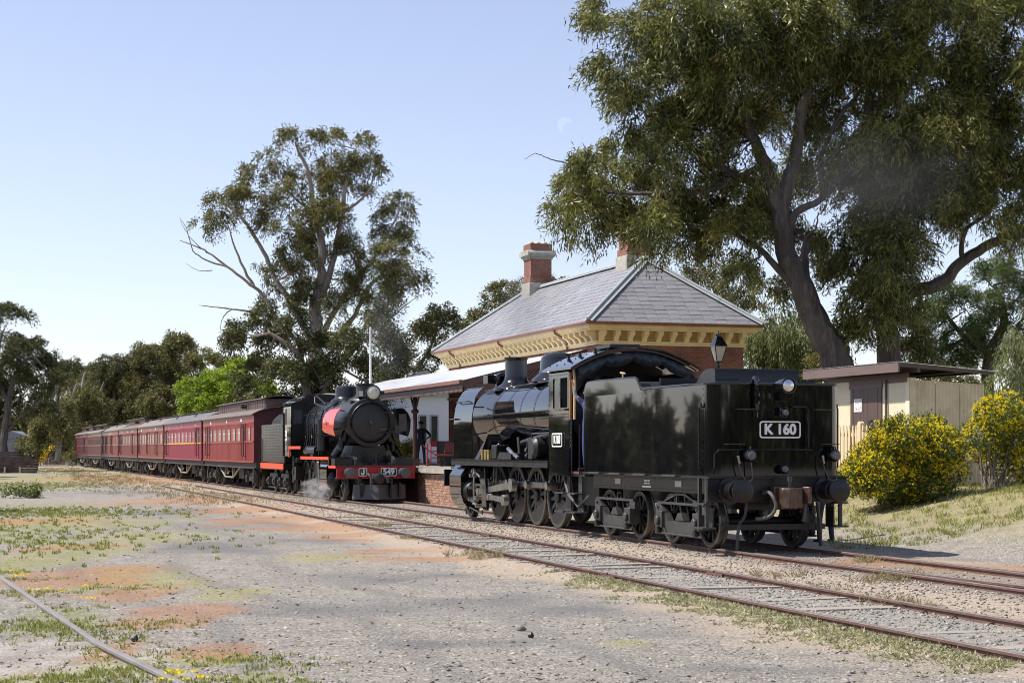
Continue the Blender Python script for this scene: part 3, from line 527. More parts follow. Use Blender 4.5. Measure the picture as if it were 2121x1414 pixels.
def plate(parent, s_, w_, h_, size, loc, rot, name='number_plate', sx=1.0):
    bk = rr_poly(w_, h_, .05); m = MB().prism(bk, 'xy', 0, .018); o = m.build(name, M['gloss'], parent, loc, rot)
    rim = MB(); a = rr_poly(w_, h_, .05); b_ = rr_poly(w_ - .05, h_ - .05, .035); nn_ = len(a)
    rim.add([(x, y, .019) for x, y in a] + [(x, y, .019) for x, y in b_] + [(x, y, .028) for x, y in a] + [(x, y, .028) for x, y in b_], [(i + 2 * nn_, (i + 1) % nn_ + 2 * nn_, (i + 1) % nn_ + 3 * nn_, i + 3 * nn_) for i in range(nn_)] + [(i, (i + 1) % nn_, (i + 1) % nn_ + 2 * nn_, i + 2 * nn_) for i in range(nn_)] + [((i + 1) % nn_ + nn_, i + nn_, i + 3 * nn_, (i + 1) % nn_ + 3 * nn_) for i in range(nn_)])
    rim.build('rim', M['white'], o, smooth=False)
    if s_ == 'J':
        k = size / .27; m = MB().box(.012 * k, .058 * k, -.04 * k, .10 * k, .018, .03); ac = arc(-.004, -.04, 1, 0, -180, 10)
        vs = [((-.004 + (x + .004) * r_) * k, (-.04 + (y + .04) * r_) * k, z) for z in (.018, .03) for r_ in (.016, .062) for x, y in ac]; q = 11
        m.add(vs, [(2 * q + i, 2 * q + i + 1, 3 * q + i + 1, 3 * q + i) for i in range(10)] + [(q + i, q + i + 1, 3 * q + i + 1, 3 * q + i) for i in range(10)] + [(i + 1, i, 2 * q + i, 2 * q + i + 1) for i in range(10)]).box(-.066 * k, -.020 * k, -.04 * k, -.012 * k, .018, .03).build('lettering', M['white'], o, smooth=False); return o
    text(s_, size, M['white'], o, (0, 0, .022), (0, 0, 0), bold=size * .042, sx=sx); return o
def rr_poly(w_, h_, r):
    return arc(w_ / 2 - r, h_ / 2 - r, r, 0, 90, 4) + arc(-w_ / 2 + r, h_ / 2 - r, r, 90, 180, 4) + arc(-w_ / 2 + r, -h_ / 2 + r, r, 180, 270, 4) + arc(w_ / 2 - r, -h_ / 2 + r, r, 270, 360, 4)
def buffer(parent, x, y, z, d, ln=.55, shank='black', head='black', hr=.20, fl=.24):
    s_ = 1 if d > 0 else -1
    bo = MB().lathe([(fl, 0), (fl, .035), (.17, .04), (.165, .3), (.155, .31), (.10, .32), (.10, ln - .06)], (x, y, z), (s_, 0, 0), 20).build('buffer', M[shank], parent)
    MB().lathe([(.09, ln - .1), (hr * .75, ln - .06), (hr, ln - .045), (hr, ln - .02), (hr * .8, ln - .006), (0, ln)], (x, y, z), (s_, 0, 0), 24).build('buffer_head', M[head], bo)
    m = MB(); rivets(m, [(x + s_ * .035, y + (fl - .035) * math.cos(a), z + (fl - .035) * math.sin(a)) for a in np.arange(0, 6.2, .785)], .02, (s_, 0, 0)); m.build('bolts', M['iron'], bo)
def lampball(parent, x, y, z, r, name='marker_lamp', d=1):
    o = MB().lathe([(r * .5, -r * .9), (r, -r * .4), (r, r * .2), (r * .8, r * .55), (r * .72, r * .6)], (x, y, z), (d, 0, 0), 18).build(name, M['gloss'], parent)
    MB().lathe([(r * .74, r * .55), (r * .55, r * .75), (0, r * .85)], (x, y, z), (d, 0, 0), 18).build('lens', M['markerlens'], o); return o
def recentre(o, xc):
    o.location = S(xc, 0)
    for c in o.children: c.location.x -= xc
GO = M['gloss']; BK = M['black']; GR = M['grime']

# ================================================================ K 160 TENDER
kt = sthing('locomotive_tender', 'glossy black tender numbered K 160 on the nearest track', 'tender', 0, 0)
tw = wheel_meshes(.475, 10)
put_wheels(kt, [0, -1.72, -3.34, -4.99], .475, tw)
plan = [(-5.45, -1.28)] + arc(.87 - .22, -1.28 + .22, .22, -90, 0, 6) + arc(.87 - .22, 1.28 - .22, .22, 0, 90, 6) + [(-5.45, 1.28)]
MB().prism(plan, 'xy', 1.30, 2.90).build('tank', GO, kt)
for sy in (-1, 1):
    po = [(-5.44, 2.86), (-2.20, 2.86), (-2.33, 2.92)] + [(-2.42, 3.0), (-2.52, 3.10), (-2.62, 3.14)] + arc(-5.20, 2.92, .24, 90, 180, 6)
    MB().prism(po, 'xz', sy * 1.281, sy * 1.24).build('coal_board', GO, kt)
    bead = [(-5.44, sy * 1.26, 1.35), (-5.44, sy * 1.26, 2.9)] + [(x, sy * 1.26, z + .01) for x, z in reversed(arc(-5.20, 2.92, .24, 90, 180, 6))] + [(-2.62, sy * 1.26, 3.15), (-2.5, sy * 1.26, 3.11), (-2.40, sy * 1.26, 2.99), (-2.28, sy * 1.26, 2.93), (.66, sy * 1.27, 2.915)]
    MB().tube(bead, .024).build('beading', GO, kt)
MB().tube([(.66, -1.27, 2.915)] + [(x, y, 2.915) for x, y in arc(.65, -1.06, .215, -90, 0, 5)] + [(x, y, 2.915) for x, y in arc(.65, 1.06, .215, 0, 90, 5)], .022).build('beading', GO, kt)
m = MB().prism([(-5.3, 2.9), (-2.0, 2.9), (-2.3, 3.02), (-3.6, 3.12), (-5.0, 2.95)], 'xz', -1.1, 1.1); m.build('coal_heap', M['coal'], kt)
MB().box(-2.05, -1.98, -1.0, 1.05, 2.9, 3.12).box(-2.05, -.6, .98, 1.05, 2.9, 3.12).build('bunker_plate', BK, kt)
hp = [(-.95, 2.9), (-.95, 3.0), (-.8, 3.12), (-.62, 3.2), (-.45, 3.235), (-.25, 3.24), (-.15, 3.22), (-.12, 3.15), (-.12, 2.9)]
MB().prism(hp, 'xz', -.72, .95).build('water_hatch', BK, kt)
MB().box(-.1, .25, .95, 1.1, 2.9, 3.0).box(0.0, .5, .3, .9, 2.9, 2.96).build('hatch_lid', BK, kt)
for y0, y1 in ((-1.05, -.6), (.55, 1.1)): MB().tube([(.62, y0, 2.9), (.62, y0, 3.0), (.62, y1, 3.0), (.62, y1, 2.9)], .012, 6).build('grab_rail', BK, kt)
MB().box(-5.4, .86, -1.33, 1.33, 1.262, 1.30).build('footplate', BK, kt)
MB().box(-5.25, .80, -1.14, -1.06, .98, 1.262).box(-5.25, .80, 1.06, 1.14, .98, 1.262).box(-5.2, .7, -.5, .5, .7, 1.26).build('frame', BK, kt)
m = MB()
for x in np.arange(-5.1, .8, .16): rivets(m, [(x, -1.14, 1.22), (x, -1.14, 1.03)], .011)
m.build('rivets', BK, kt)
for x in (-4.9, -3.75, -2.45, -1.0):
    m = MB().box(x, x + .62, -1.40, -1.30, 1.275, 1.305); rivets(m, [(x + .05 + .09 * k, -1.37, 1.305) for k in range(7)], .012, (0, 0, 1)); m.build('tread_step', M['iron'], kt)
for x in (-4.0, -.95): m = MB().box(x, x + .30, -1.152, -1.14, 1.08, 1.19); m.build('sky_sheen_plate', M['zinc'], kt)  # pale zinc paints in the sky reflected by these gloss plates
m = MB()
for k, (a, b_, z) in enumerate(((0, .12, 1.17), (.16, .26, 1.17), (0, .12, 1.12), (.16, .26, 1.12), (-.1, .33, 1.055))): m.box(-2.45 + a, -2.45 + b_, -1.146, -1.14, z - .014, z + .014)
m.build('data_stencil', M['white'], kt)
# arch bar bogies
for bi, (xa, xb) in enumerate(((-4.99, -3.34), (-1.72, 0))):
    xm = (xa + xb) / 2
    for sy in (-1, 1):
        y0, y1 = sy * 1.10, sy * .98
        bo = MB().prism([(xa - .28, .60), (xa - .28, .74), (xa - .02, .74), (xa + .33, .44), (xb - .33, .44), (xb + .02, .74), (xb + .28, .74), (xb + .28, .60), (xb + .10, .60), (xb - .30, .22), (xa + .30, .22), (xa - .10, .60)], 'xz', y0, y1).build('bogie_frame', M['iron'], kt)
        MB().prism([(xa - .2, .745), (xb + .2, .745), (xb + .2, .79), (xa - .2, .79)], 'xz', y0, y1).build('top_bar', M['iron'], bo)
        if bi == 1: MB().prism([(xa + .05, .79), (xm - .22, .96), (xm + .22, .96), (xb - .05, .79), (xb - .13, .79), (xm + .19, .92), (xm - .19, .92), (xa + .13, .79)], 'xz', sy * 1.09, sy * 1.0).box(xm - .2, xm - .17, min(sy * 1.08, sy * 1.02), max(sy * 1.08, sy * 1.02), .79, .93).box(xm + .17, xm + .2, min(sy * 1.08, sy * 1.02), max(sy * 1.08, sy * 1.02), .79, .93).build('arch_bar', M['iron'], bo)
        else:
            for q in (-.28, .08): MB().tube([(xm + q, sy * 1.05, .79), (xm + q, sy * 1.05, .90), (xm + q + .17, sy * 1.05, .90)], .022, 5).build('bracket', M['iron'], bo)
        MB().prism([(xm - .2, .46), (xm + .2, .46), (xm + .08, .60), (xm - .08, .60)], 'xz', y0, y1).build('bolster', M['iron'], bo)
        for x in (xa, xb):
            ab = MB().box(x - .15, x + .15, min(sy * 1.16, sy * .92), max(sy * 1.16, sy * .92), .30, .62).cyl((x, sy * 1.16, .44), (x, sy * 1.22, .44), .09, n=10).build('axle_box', M['iron'], bo, bevel=.015)
            MB().cyl((x, sy * 1.2, .26), (x, sy * 1.1, .26), .06, n=10).build('axle_box_bolt', M['grime'], bo)
        MB().tube([(xa - .22, sy * 1.12, .20), (xb + .22, sy * 1.12, .20)], .022, 6).build('tie_bar', M['iron'], bo)
        m = MB()
        for x in np.linspace(xa + .1, xb - .1, 7): m.cyl((x, sy * 1.05, .79), (x, sy * 1.05, .82), .02, n=6)
        for x in (xa - .05, xb + .05): m.cyl((x - .1, sy * 1.11, .68), (x - .1, sy * 1.13, .68), .03, n=6)
        m.build('bolts', M['iron'], bo)
# steps at the rear corner
for sy in (-1, 1):
    m = MB().box(.48, .53, sy * 1.30 - .03, sy * 1.30 + .03, .40, 1.26).box(.78, .83, sy * 1.30 - .03, sy * 1.30 + .03, .40, 1.26).box(.42, .90, min(sy * 1.16, sy * 1.42), max(sy * 1.16, sy * 1.42), .38, .41).box(.42, .90, min(sy * 1.2, sy * 1.40), max(sy * 1.2, sy * 1.40), .80, .83); m.box(.5, .8, sy * 1.18 - .012, sy * 1.18 + .012, .40, .75)
    m.build('corner_step', M['iron'], kt)
MB().box(.86, .95, -1.35, 1.35, .84, 1.262).build('buffer_beam', BK, kt, bevel=.01)
MB().box(.80, 1.02, -1.36, 1.36, 1.262, 1.292).build('beam_ledge', BK, kt)
m = MB(); rivets(m, [(.95, y, z) for y in np.arange(-1.25, 1.3, .13) for z in (.9, 1.21)], .012, (1, 0, 0)); m.build('rivets', BK, kt)
for sy in (-1, 1): buffer(kt, .95, sy * .93, 1.05, 1, .56)
cp = MB().box(.95, 1.15, -.17, .27, .78, 1.12).build('coupler', M['ruststeel'], kt, bevel=.02)
MB().prism([(1.1, -.12), (1.42, -.16), (1.52, -.05), (1.50, .10), (1.40, .12), (1.42, .24), (1.34, .28), (1.1, .2)], 'xy', .74, 1.10).build('knuckle', M['ruststeel'], cp, bevel=.02)
MB().prism([(1.1, .2), (1.34, .28), (1.5, .33), (1.46, .40), (1.1, .34)], 'xy', .82, 1.12).build('guard_arm', M['ruststeel'], cp, bevel=.02)
MB().tube([(1.3, .05, 1.10), (1.3, .05, 1.24)], .03).cyl((1.3, .05, 1.2), (1.3, .05, 1.3), .045, n=8).build('lift_pin', M['iron'], cp)
MB().tube([(.95, -.28, 1.0), (1.15, -.30, 1.03), (1.3, -.28, .96), (1.35, -.24, .8), (1.32, -.28, .66), (1.22, -.36, .58), (1.10, -.5, .56)], .032, sm=4).build('brake_hose', M['hose'], kt)
MB().tube([(.95, .42, 1.05), (1.05, .45, .9), (1.08, .46, .7), (1.05, .44, .5)], .03, sm=4).build('brake_hose', M['hose'], kt)
MB().tube([(.95, .6, 1.0), (1.06, .62, .95), (1.08, .62, .7), (1.1, .66, .5), (1.05, .7, .35)], .025).cyl((1.08, .62, .78), (1.08, .62, .66), .05, n=10).cyl((1.1, .64, .56), (1.1, .64, .47), .045, n=10).build('air_pipe', M['grime'], kt)
MB().tube([(.98, -.62, .84), (1.0, -.66, .62), (1.04, -.80, .42), (1.02, -.82, .02)], .03, sm=3).build('rail_guard', M['iron'], kt)
MB().tube([(.98, .75, .84), (1.0, .78, .5), (1.02, .80, .06)], .035).build('rail_guard', BK, kt)
MB().box(.7, .8, -1.0, 1.0, .35, .45).build('brake_beam', M['grime'], kt)
plate(kt, 'K 160', .80, .30, .255, (.871, .07, 2.115), (R(90), 0, R(90)))
hl = MB().lathe([(.05, -.22), (.11, -.2), (.13, -.05), (.13, .1), (.145, .12), (.145, .16), (.125, .165)], (1.02, .10, 2.885), (1, 0, 0), 24).box(.87, 1.05, .04, .16, 2.62, 2.78).build('headlight', GO, kt)
MB().lathe([(.128, .13), (.09, .16), (0, .175)], (1.02, .10, 2.885), (1, 0, 0), 24).build('lens', M['chrome'], hl)
MB().tube([(1.02, .22, 2.80), (1.02, .27, 2.76), (1.0, .27, 2.70), (.95, .2, 2.66)], .012, 6).build('conduit', GO, hl)
o = MB().cbox((.93, .10, 2.43), (.12, .16, .18)).build('lamp_bracket', GO, kt, bevel=.02); lampball(kt, 1.02, .10, 2.41, .075)
MB().tube([(.80, -.42, 2.92), (.86, -.42, 3.0), (.95, -.42, 3.0), (.97, -.42, 2.92), (.97, -.42, 2.55)], .045, 10, sm=4).cyl((.97, -.42, 2.78), (.97, -.42, 2.70), .06, n=12).cyl((.97, -.42, 2.56), (.97, -.42, 2.45), .052, .03, n=12).cyl((.97, -.42, 2.42), (.97, -.42, 2.33), .02, n=8).build('filler_pipe', GO, kt)
for sy, nm in ((-1, 0), (1, 1)):
    y = -.58 if sy < 0 else 1.06
    lampball(kt, 1.04, y, 1.66, .115); MB().box(.87, 1.0, y - .05, y + .05, 1.70, 1.82).cyl((.98, y, 1.76), (.98, y, 1.82), .04, n=8).build('lamp_iron', GO, kt)
    MB().tube([(1.0, y - .20, 1.60), (1.02, y - .19, 1.45), (1.05, y - .10, 1.24), (1.06, y, 1.22), (1.05, y + .04, 1.30), (1.03, y + .02, 1.54)], .012, 6, sm=4).build('lamp_cable', M['hose'], kt)
    MB().cyl((1.0, y - .21, 1.66), (1.01, y - .19, 1.52), .028, .018, n=8).build('cable_plug', M['steel'], kt)
lampball(kt, 1.0, .10, 1.42, .085)
for y0, z in ((-.80, 2.47), (.72, 2.47), (-1.0, 1.86), (.85, 1.86)): MB().box(.87, .99, y0, y0 + .34, z - .008, z + .008).build('rear_step', M['iron'], kt)
MB().tube([(.88, -1.22, 1.35), (.95, -1.22, 1.45), (.95, -1.22, 1.68), (.95, -1.14, 1.76), (.95, .60, 1.76), (.88, .7, 1.76)], .016, 6).build('hand_rail', BK, kt)
MB().tube([(.88, .25, 2.52), (.95, .28, 2.52), (.95, .55, 2.52), (.95, .60, 2.46), (.95, .60, 1.8)], .014, 6).build('hand_rail', BK, kt)
for sy in (-1, 1):
    MB().tube([(.55, sy * 1.285, 2.52), (.60, sy * 1.36, 2.50), (.60, sy * 1.36, 1.45), (.55, sy * 1.285, 1.40)], .018, 8).build('corner_rail', BK, kt); MB().cyl((.6, sy * 1.33, 2.5), (.6, sy * 1.33, 2.58), .035, n=8).build('rail_knob', M['iron'], kt)
m = MB(); rivets(m, [(.62, -1.28, z) for z in np.arange(1.4, 2.9, .11)], .012); m.build('rivets', GO, kt)

# ================================================================ K 160 ENGINE
ke = sthing('steam_locomotive', 'glossy black steam engine K160 with cab, chimney and dome beside the platform', 'locomotive', -10.5, 0)
ke.location = S(0, 0)           # measured in the tender's frame, recentred below
kw = wheel_meshes(.70, 14, 62); kx = [-8.29, -9.77, -11.25, -12.73]
put_wheels(ke, kx, .70, kw, rots=[R(70)] * 4)
put_wheels(ke, [-15.2], .42, wheel_meshes(.42, 9))
MB().box(-15.9, -6.3, -.62, -.5, .55, 1.35).box(-15.9, -6.3, .5, .62, .55, 1.35).box(-15, -8, -.5, .5, .9, 1.3).build('frame', GR, ke)
for sy in (-1, 1):
    MB().box(-15.25, -7.5, min(sy * 1.38, sy * .72), max(sy * 1.38, sy * .72), 1.47, 1.51).box(-15.25, -7.5, min(sy * 1.38, sy * 1.35), max(sy * 1.38, sy * 1.35), 1.36, 1.50).build('running_board', BK, ke)
def lx(x0, prof): return [(r, x - x0) for r, x in prof]
CZ = 2.60
MB().lathe([(0, -15.32), (.5, -15.32), (.72, -15.30), (.80, -15.24), (.80, -13.35), (.80, -13.30)], (0, 0, CZ), (1, 0, 0), 48).build('smokebox', M['satin'], ke)
MB().lathe([(.805, -13.32), (.83, -13.30), (.83, -12.2), (.845, -11.2), (.86, -10.2), (.88, -9.2), (.88, -7.45)], (0, 0, CZ), (1, 0, 0), 56).build('boiler', GO, ke)
for x, r_ in ((-13.25, .84), (-12.2, .842), (-11.1, .857), (-10.0, .876), (-8.9, .892)): MB().lathe([(r_, -.012), (r_ + .005, -.010), (r_ + .005, .010), (r_, .012)], (x, 0, CZ), (1, 0, 0), 56).build('boiler_band', GO, ke)
MB().lathe([(.815, -.05), (.835, -.04), (.835, .04), (.815, .05)], (-13.33, 0, CZ), (1, 0, 0), 48).build('boiler_band', M['iron'], ke)
ch = [(.60, .66), (.57, .745), (.46, .80), (.37, .86), (.305, .95), (.285, 1.05), (.28, 1.45), (.30, 1.48), (.305, 1.53), (.25, 1.53), (.24, 1.2)]
def saddle(prof, o, r, n=28):   # flared base that follows the barrel
    m = MB().lathe(prof, o, (0, 0, 1), n)
    m.v = [(p[0], p[1], max(p[2], o[2] + math.sqrt(max(.01, r * r - (p[1] - o[1]) ** 2)) - .01) if p[2] < o[2] + prof[3][1] else p[2]) for p in m.v]; return m
saddle(ch, (-14.0, 0, CZ), .80, 32).build('chimney', M['satin'], ke)
saddle([(.66, .78), (.62, .86), (.53, .93), (.46, 1.0), (.43, 1.08), (.425, 1.25), (.40, 1.36), (.32, 1.44), (.18, 1.485), (0, 1.495)], (-10.75, 0, CZ), .862, 32).build('dome', GO, ke)
for y in (-.12, .12): MB().lathe([(.05, 0), (.05, .1), (.03, .12), (.03, .2), (.05, .22), (0, .24)], (-9.0, y, CZ + .86), (0, 0, 1), 10).build('safety_valve', M['iron'], ke)
hd = MB().lathe([(.08, -.18), (.16, -.15), (.17, .1), (.19, .12), (.18, .14), (0, .12)], (-15.2, -.05, 3.62), (-1, 0, 0), 20).box(-15.25, -15.1, -.18, .1, 3.38, 3.5).build('headlight', M['satin'], ke)
MB().box(-15.6, -15.2, -.40, -.16, 3.50, 3.72).build('number_box', M['satin'], ke)
for sy in (-1, 1):          # curved smoke deflectors
    prof = [(-1.40, 1.52), (-1.405, 1.9), (-1.405, 2.3), (-1.39, 2.6), (-1.35, 2.85), (-1.27, 3.08), (-1.15, 3.25), (-1.02, 3.35)]; m = MB(); k = len(prof)
    pl = [(-14.95, y, z) for y, z in prof] + [(-13.42 + (.18 if z < 2 else .10 if z < 2.9 else 0), y, z) for y, z in prof]
    vs = [(x, sy * -y, z) for x, y, z in pl] + [(x, sy * -(y + .02), z) for x, y, z in pl]
    m.add(vs, [(i, i + 1, k + i + 1, k + i) for i in range(k - 1)] + [(2 * k + i + 1, 2 * k + i, 3 * k + i, 3 * k + i + 1) for i in range(k - 1)] + [(k + i, k + i + 1, 3 * k + i + 1, 3 * k + i) for i in range(k - 1)] + [(i + 1, i, 2 * k + i, 2 * k + i + 1) for i in range(k - 1)] + [(k - 1, 2 * k - 1, 4 * k - 1, 3 * k - 1)])
    d = m.build('smoke_deflector', GO, ke, fix=True)
    for z, x0, x1 in ((2.98, -14.7, -13.75), (2.55, -15.1, -14.6)):
        yy = sy * (-1.36 if z > 2.8 else -1.43); yo = sy * .06 * (1 if yy < 0 else -1)
        yy = sy * 1.37 if z > 2.8 else sy * 1.43; MB().tube([(x0, yy - sy * .06, z), (x0, yy + sy * .03, z), (x1, yy + sy * .03, z), (x1, yy - sy * .06, z)], .016, 6).build('hand_rail', BK, d)
    MB().tube([(-14.2, sy * .80, 2.85), (-14.2, sy * 1.3, 2.85)], .018, 6).tube([(-14.2, sy * .72, 2.2), (-14.2, sy * 1.38, 2.1)], .018, 6).build('stay', BK, d)
    # cylinder block in smooth cladding
    sec = [(.70, .45), (.78, .33), (1.05, .25), (1.25, .29), (1.36, .42), (1.42, .62), (1.43, 1.10), (1.26, 1.36), (.8, 1.36), (.70, 1.3)]
    cy = MB().prism([(sy * a, b_) for a, b_ in sec], 'yz', -15.25, -14.2).build('cylinder', GO, ke, fix=True)
    MB().lathe([(.0, .10), (.22, .10), (.27, .04), (.30, .0)], (-14.2, sy * 1.08, .70), (1, 0, 0), 24).build('cylinder_cover', M['grime'], cy); MB().lathe([(0, .12), (.14, .1), (.17, 0)], (-14.2, sy * 1.05, 1.16), (1, 0, 0), 20).build('valve_cover', M['grime'], cy)
    MB().lathe([(.0, .05), (.26, .05), (.28, .0)], (-15.25, sy * 1.08, .70), (-1, 0, 0), 24).build('cylinder_cover', BK, cy)
    # motion: guide bars, crosshead, rods, valve gear
    yo = sy * 1.06
    MB().box(-14.2, -12.75, yo - .05, yo + .05, .84, .90).box(-14.2, -12.75, yo - .05, yo + .05, .50, .56).build('guide_bar', M['steel'], ke)
    MB().cyl((-14.1, yo, .70), (-13.4, yo, .70), .04, n=10).build('piston_rod', M['steel'], ke)
    MB().cbox((-13.35, yo, .70), (.34, .14, .42)).cyl((-13.3, yo - .1, .7), (-13.3, yo + .1, .7), .07, n=12).build('crosshead', M['steel'], ke, bevel=.02)
    cz, cx_ = .70 - .20, -9.77 - .24                                   # crank position
    def rod(a, b_, y, h0, h1, nm, mt='steel', tk=.05):
        a = Vector((a[0], y, a[1])); b2 = Vector((b_[0], y, b_[1])); d = (b2 - a); L_ = d.length; u = d / L_; q = Vector((-u.z, 0, u.x)); m = MB()
        for s0, s1 in ((-tk, -tk * .3), (-tk * .3, tk * .3), (tk * .3, tk)):
            hh = .62 if s0 == -tk * .3 else 1
            vs = [a - q * h0 * hh, a + q * h0 * hh, b2 + q * h1 * hh, b2 - q * h1 * hh]; m.add([v + Vector((0, s0, 0)) for v in vs] + [v + Vector((0, s1, 0)) for v in vs], [(0, 1, 2, 3), (7, 6, 5, 4), (0, 4, 5, 1), (1, 5, 6, 2), (2, 6, 7, 3), (3, 7, 4, 0)])
        m.cyl(a - Vector((0, tk * 1.3, 0)), a + Vector((0, tk * 1.3, 0)), h0 * 1.7, n=14).cyl(b2 - Vector((0, tk * 1.3, 0)), b2 + Vector((0, tk * 1.3, 0)), h1 * 1.9, n=14); m.build(nm, M[mt], ke, fix=True)
    rod((-13.3, .70), (-11.25 - .24 + .9, .92), sy * 1.19, .06, .085, 'connecting_rod')
    rod((-12.73 + .55, .60), (-11.25 + .30, .56), sy * 1.27, .05, .07, 'eccentric_rod')
    for a, b_ in ((0, 1), (1, 2), (2, 3)): rod((kx[a] - .02, .95), (kx[b_] - .02, .95), sy * 1.0, .065, .065, 'coupling_rod')
    for x in kx: MB().cyl((x - .02, sy * .86, .95), (x - .02, sy * 1.12, .95), .07, n=14).cyl((x - .02, sy * 1.1, .95), (x - .02, sy * 1.14, .95), .10, n=14).build('crank_pin', M['steel'], ke)
    MB().prism([(-12.95, 1.38), (-12.70, 1.40), (-12.52, 1.32), (-12.50, 1.0), (-12.44, .86), (-12.38, .45), (-12.40, .26), (-12.62, .26), (-12.76, .34), (-12.80, .85), (-12.96, 1.0)], 'xz', sy * 1.22, sy * 1.30).build('motion_bracket', GO, ke, bevel=.015)
    MB().tube([(-13.55, sy * 1.25, 1.24), (-13.55, sy * 1.27, .9), (-13.60, sy * 1.25, .40)], .028, 8).cyl((-13.65, sy * 1.25, .40), (-13.35, sy * 1.25, .38), .035, n=8).build('combination_lever', M['steel'], ke)
    MB().tube([(-13.6, sy * 1.22, 1.22), (-13.1, sy * 1.24, 1.08), (-12.7, sy * 1.24, 1.05)], .035, 6).build('radius_rod', M['steel'], ke)
    m = MB()
    for x, z in ((-13.65, 1.22), (-13.5, 1.25), (-13.55, 1.12), (-13.42, .55), (-13.7, .48), (-13.3, .35), (-13.9, .8), (-13.85, 1.1), (-13.95, .5)): m.cyl((x, sy * 1.1, z), (x, sy * 1.3, z), .05, n=8)
    m.build('valve_gear_pins', M['steel'], ke)
    for x in (-12.25, -12.05): MB().tube([(x, sy * 1.12, 1.36), (x + .03, sy * 1.14, .95)], .035, 6).build('spring_hanger', M['iron'], ke)
    for x in (-12.0, -10.5, -9.0): MB().tube([(x + .02, sy * .80, 1.3), (x, sy * .82, .9), (x + .02, sy * .82, .25)], .03, 6).build('brake_hanger', M['grime'], ke)
    MB().tube([(-13.7, sy * 1.33, .30), (-12.9, sy * 1.33, .20), (-12.6, sy * 1.33, .17), (-12.6, sy * 1.33, .27)], .018, 6).build('drain_pipe', M['iron'], ke)
    # handrails and pipes along the boiler
    MB().tube([(-13.9, sy * .93, 2.62), (-7.5, sy * .99, 2.66)], .018, 8).build('hand_rail', BK, ke)
    for x in (-13.3, -12.0, -10.7, -9.4, -8.1): MB().cyl((x, sy * .8, 2.63), (x, sy * .98, 2.64), .014, n=6).lathe([(0, -.03), (.03, 0), (0, .03)], (x, sy * .96, 2.64), (0, 1, 0), 8).build('rail_stanchion', M['iron'], ke)
    MB().tube([(-15.1, sy * .5, 3.30), (-13.4, sy * .52, 3.32), (-12, sy * .56, 3.33), (-7.6, sy * .58, 3.38)], .016, 6).build('steam_pipe', BK, ke)
    MB().tube([(-12.6, sy * .80, 2.38), (-9, sy * .86, 2.22), (-7.5, sy * .9, 2.18)], .02, 6).build('steam_pipe', BK, ke)
    MB().tube([(-11.0, sy * .8, 1.92), (-9.8, sy * 1.0, 1.98), (-7.5, sy * 1.12, 2.12)], .075, 10).build('reach_rod', BK, ke)
    MB().tube([(-10.6, sy * 1.05, 2.05), (-10.5, sy * 1.06, 1.80), (-10.45, sy * 1.06, 1.52)], .035, 8).build('reverser_arm', M['iron'], ke)
    MB().prism([(-14.0, 1.52), (-13.2, 2.15), (-12.9, 1.95), (-13.5, 1.52)], 'xz', sy * 1.0, sy * .70).build('front_stay', GO, ke)
    # running board fittings: lubricator, pump, tank
    for x in (-12.95, -12.65, -12.42): MB().cyl((x, sy * 1.22, 1.52), (x, sy * 1.22, 1.72), .045, n=10).cyl((x, sy * 1.22, 1.72), (x, sy * 1.22, 1.76), .06, n=10).build('oil_cup', M['brass'], ke)
    MB().cbox((-11.8, sy * 1.12, 1.70), (.42, .34, .36)).cyl((-11.85, sy * 1.12, 1.86), (-11.85, sy * 1.12, 1.92), .07, n=10).build('lubricator', BK, ke, bevel=.03)
    MB().prism([(-11.5, 1.53), (-11.3, 1.70), (-10.4, 1.66), (-10.4, 1.53)], 'xz', sy * 1.3, sy * 1.0).build('tool_box', M['grime'], ke)
    MB().tube([(-10.9, sy * 1.2, 1.78), (-10.5, sy * 1.22, 1.66), (-10.1, sy * 1.2, 1.56)], .05, 8).build('oil_pipe', M['steel'], ke)
    pu = MB().lathe([(0, -.02), (.17, -.02), (.22, .02), (.25, .06), (.25, .30)], (-8.75, sy * 1.32, 1.80), (0, -sy, 0), 24).box(-9.25, -8.95, min(sy * 1.0, sy * 1.25), max(sy * 1.0, sy * 1.25), 1.55, 2.02).build('air_pump', M['grime'], ke)
    MB().tube([(-9.3, sy * 1.2, 2.0), (-9.45, sy * 1.2, 1.85), (-9.42, sy * 1.2, 1.6)], .03).tube([(-9.1, sy * 1.2, 2.0), (-9.1, sy * 1.2, 2.12), (-7.6, sy * 1.2, 2.14)], .02).cyl((-9.5, sy * 1.2, 1.75), (-9.38, sy * 1.2, 1.75), .06, n=10).cyl((-9.5, sy * 1.2, 1.62), (-9.38, sy * 1.2, 1.62), .05, n=10).build('pump_pipes', M['iron'], pu)
    # cab side
    y0, y1 = sorted((sy * 1.35, sy * 1.31)); cs = MB().box(-7.5, -6.2, y0, y1, 1.20, 2.62).box(-7.5, -7.22, y0, y1, 2.62, 3.42).box(-6.28, -6.2, y0, y1, 2.62, 3.42).box(-7.22, -6.28, y0, y1, 3.30, 3.42).build('cab_side', GO, ke)
    m = MB(); yr = sy * 1.35; rivets(m, [(x, yr, 2.52) for x in np.arange(-7.45, -6.2, .10)] + [(x, yr, 2.46) for x in np.arange(-7.40, -6.2, .10)] + [(x, yr, 3.37) for x in np.arange(-7.45, -6.2, .14)] + [(-7.44, yr, z) for z in np.arange(2.6, 3.4, .12)], .013, (0, sy, 0)); m.build('rivets', GO, cs)
    wf = MB().box(-6.80, -6.74, y0, y1, 2.64, 3.30).box(-7.2, -6.28, y0, y1, 2.62, 2.66).build('window_frame', GO, cs); MB().box(-7.22, -6.80 if sy < 0 else -6.28, sy * 1.325 - .004, sy * 1.325 + .004, 2.66, 3.30).build('pane', M['glass'], wf)
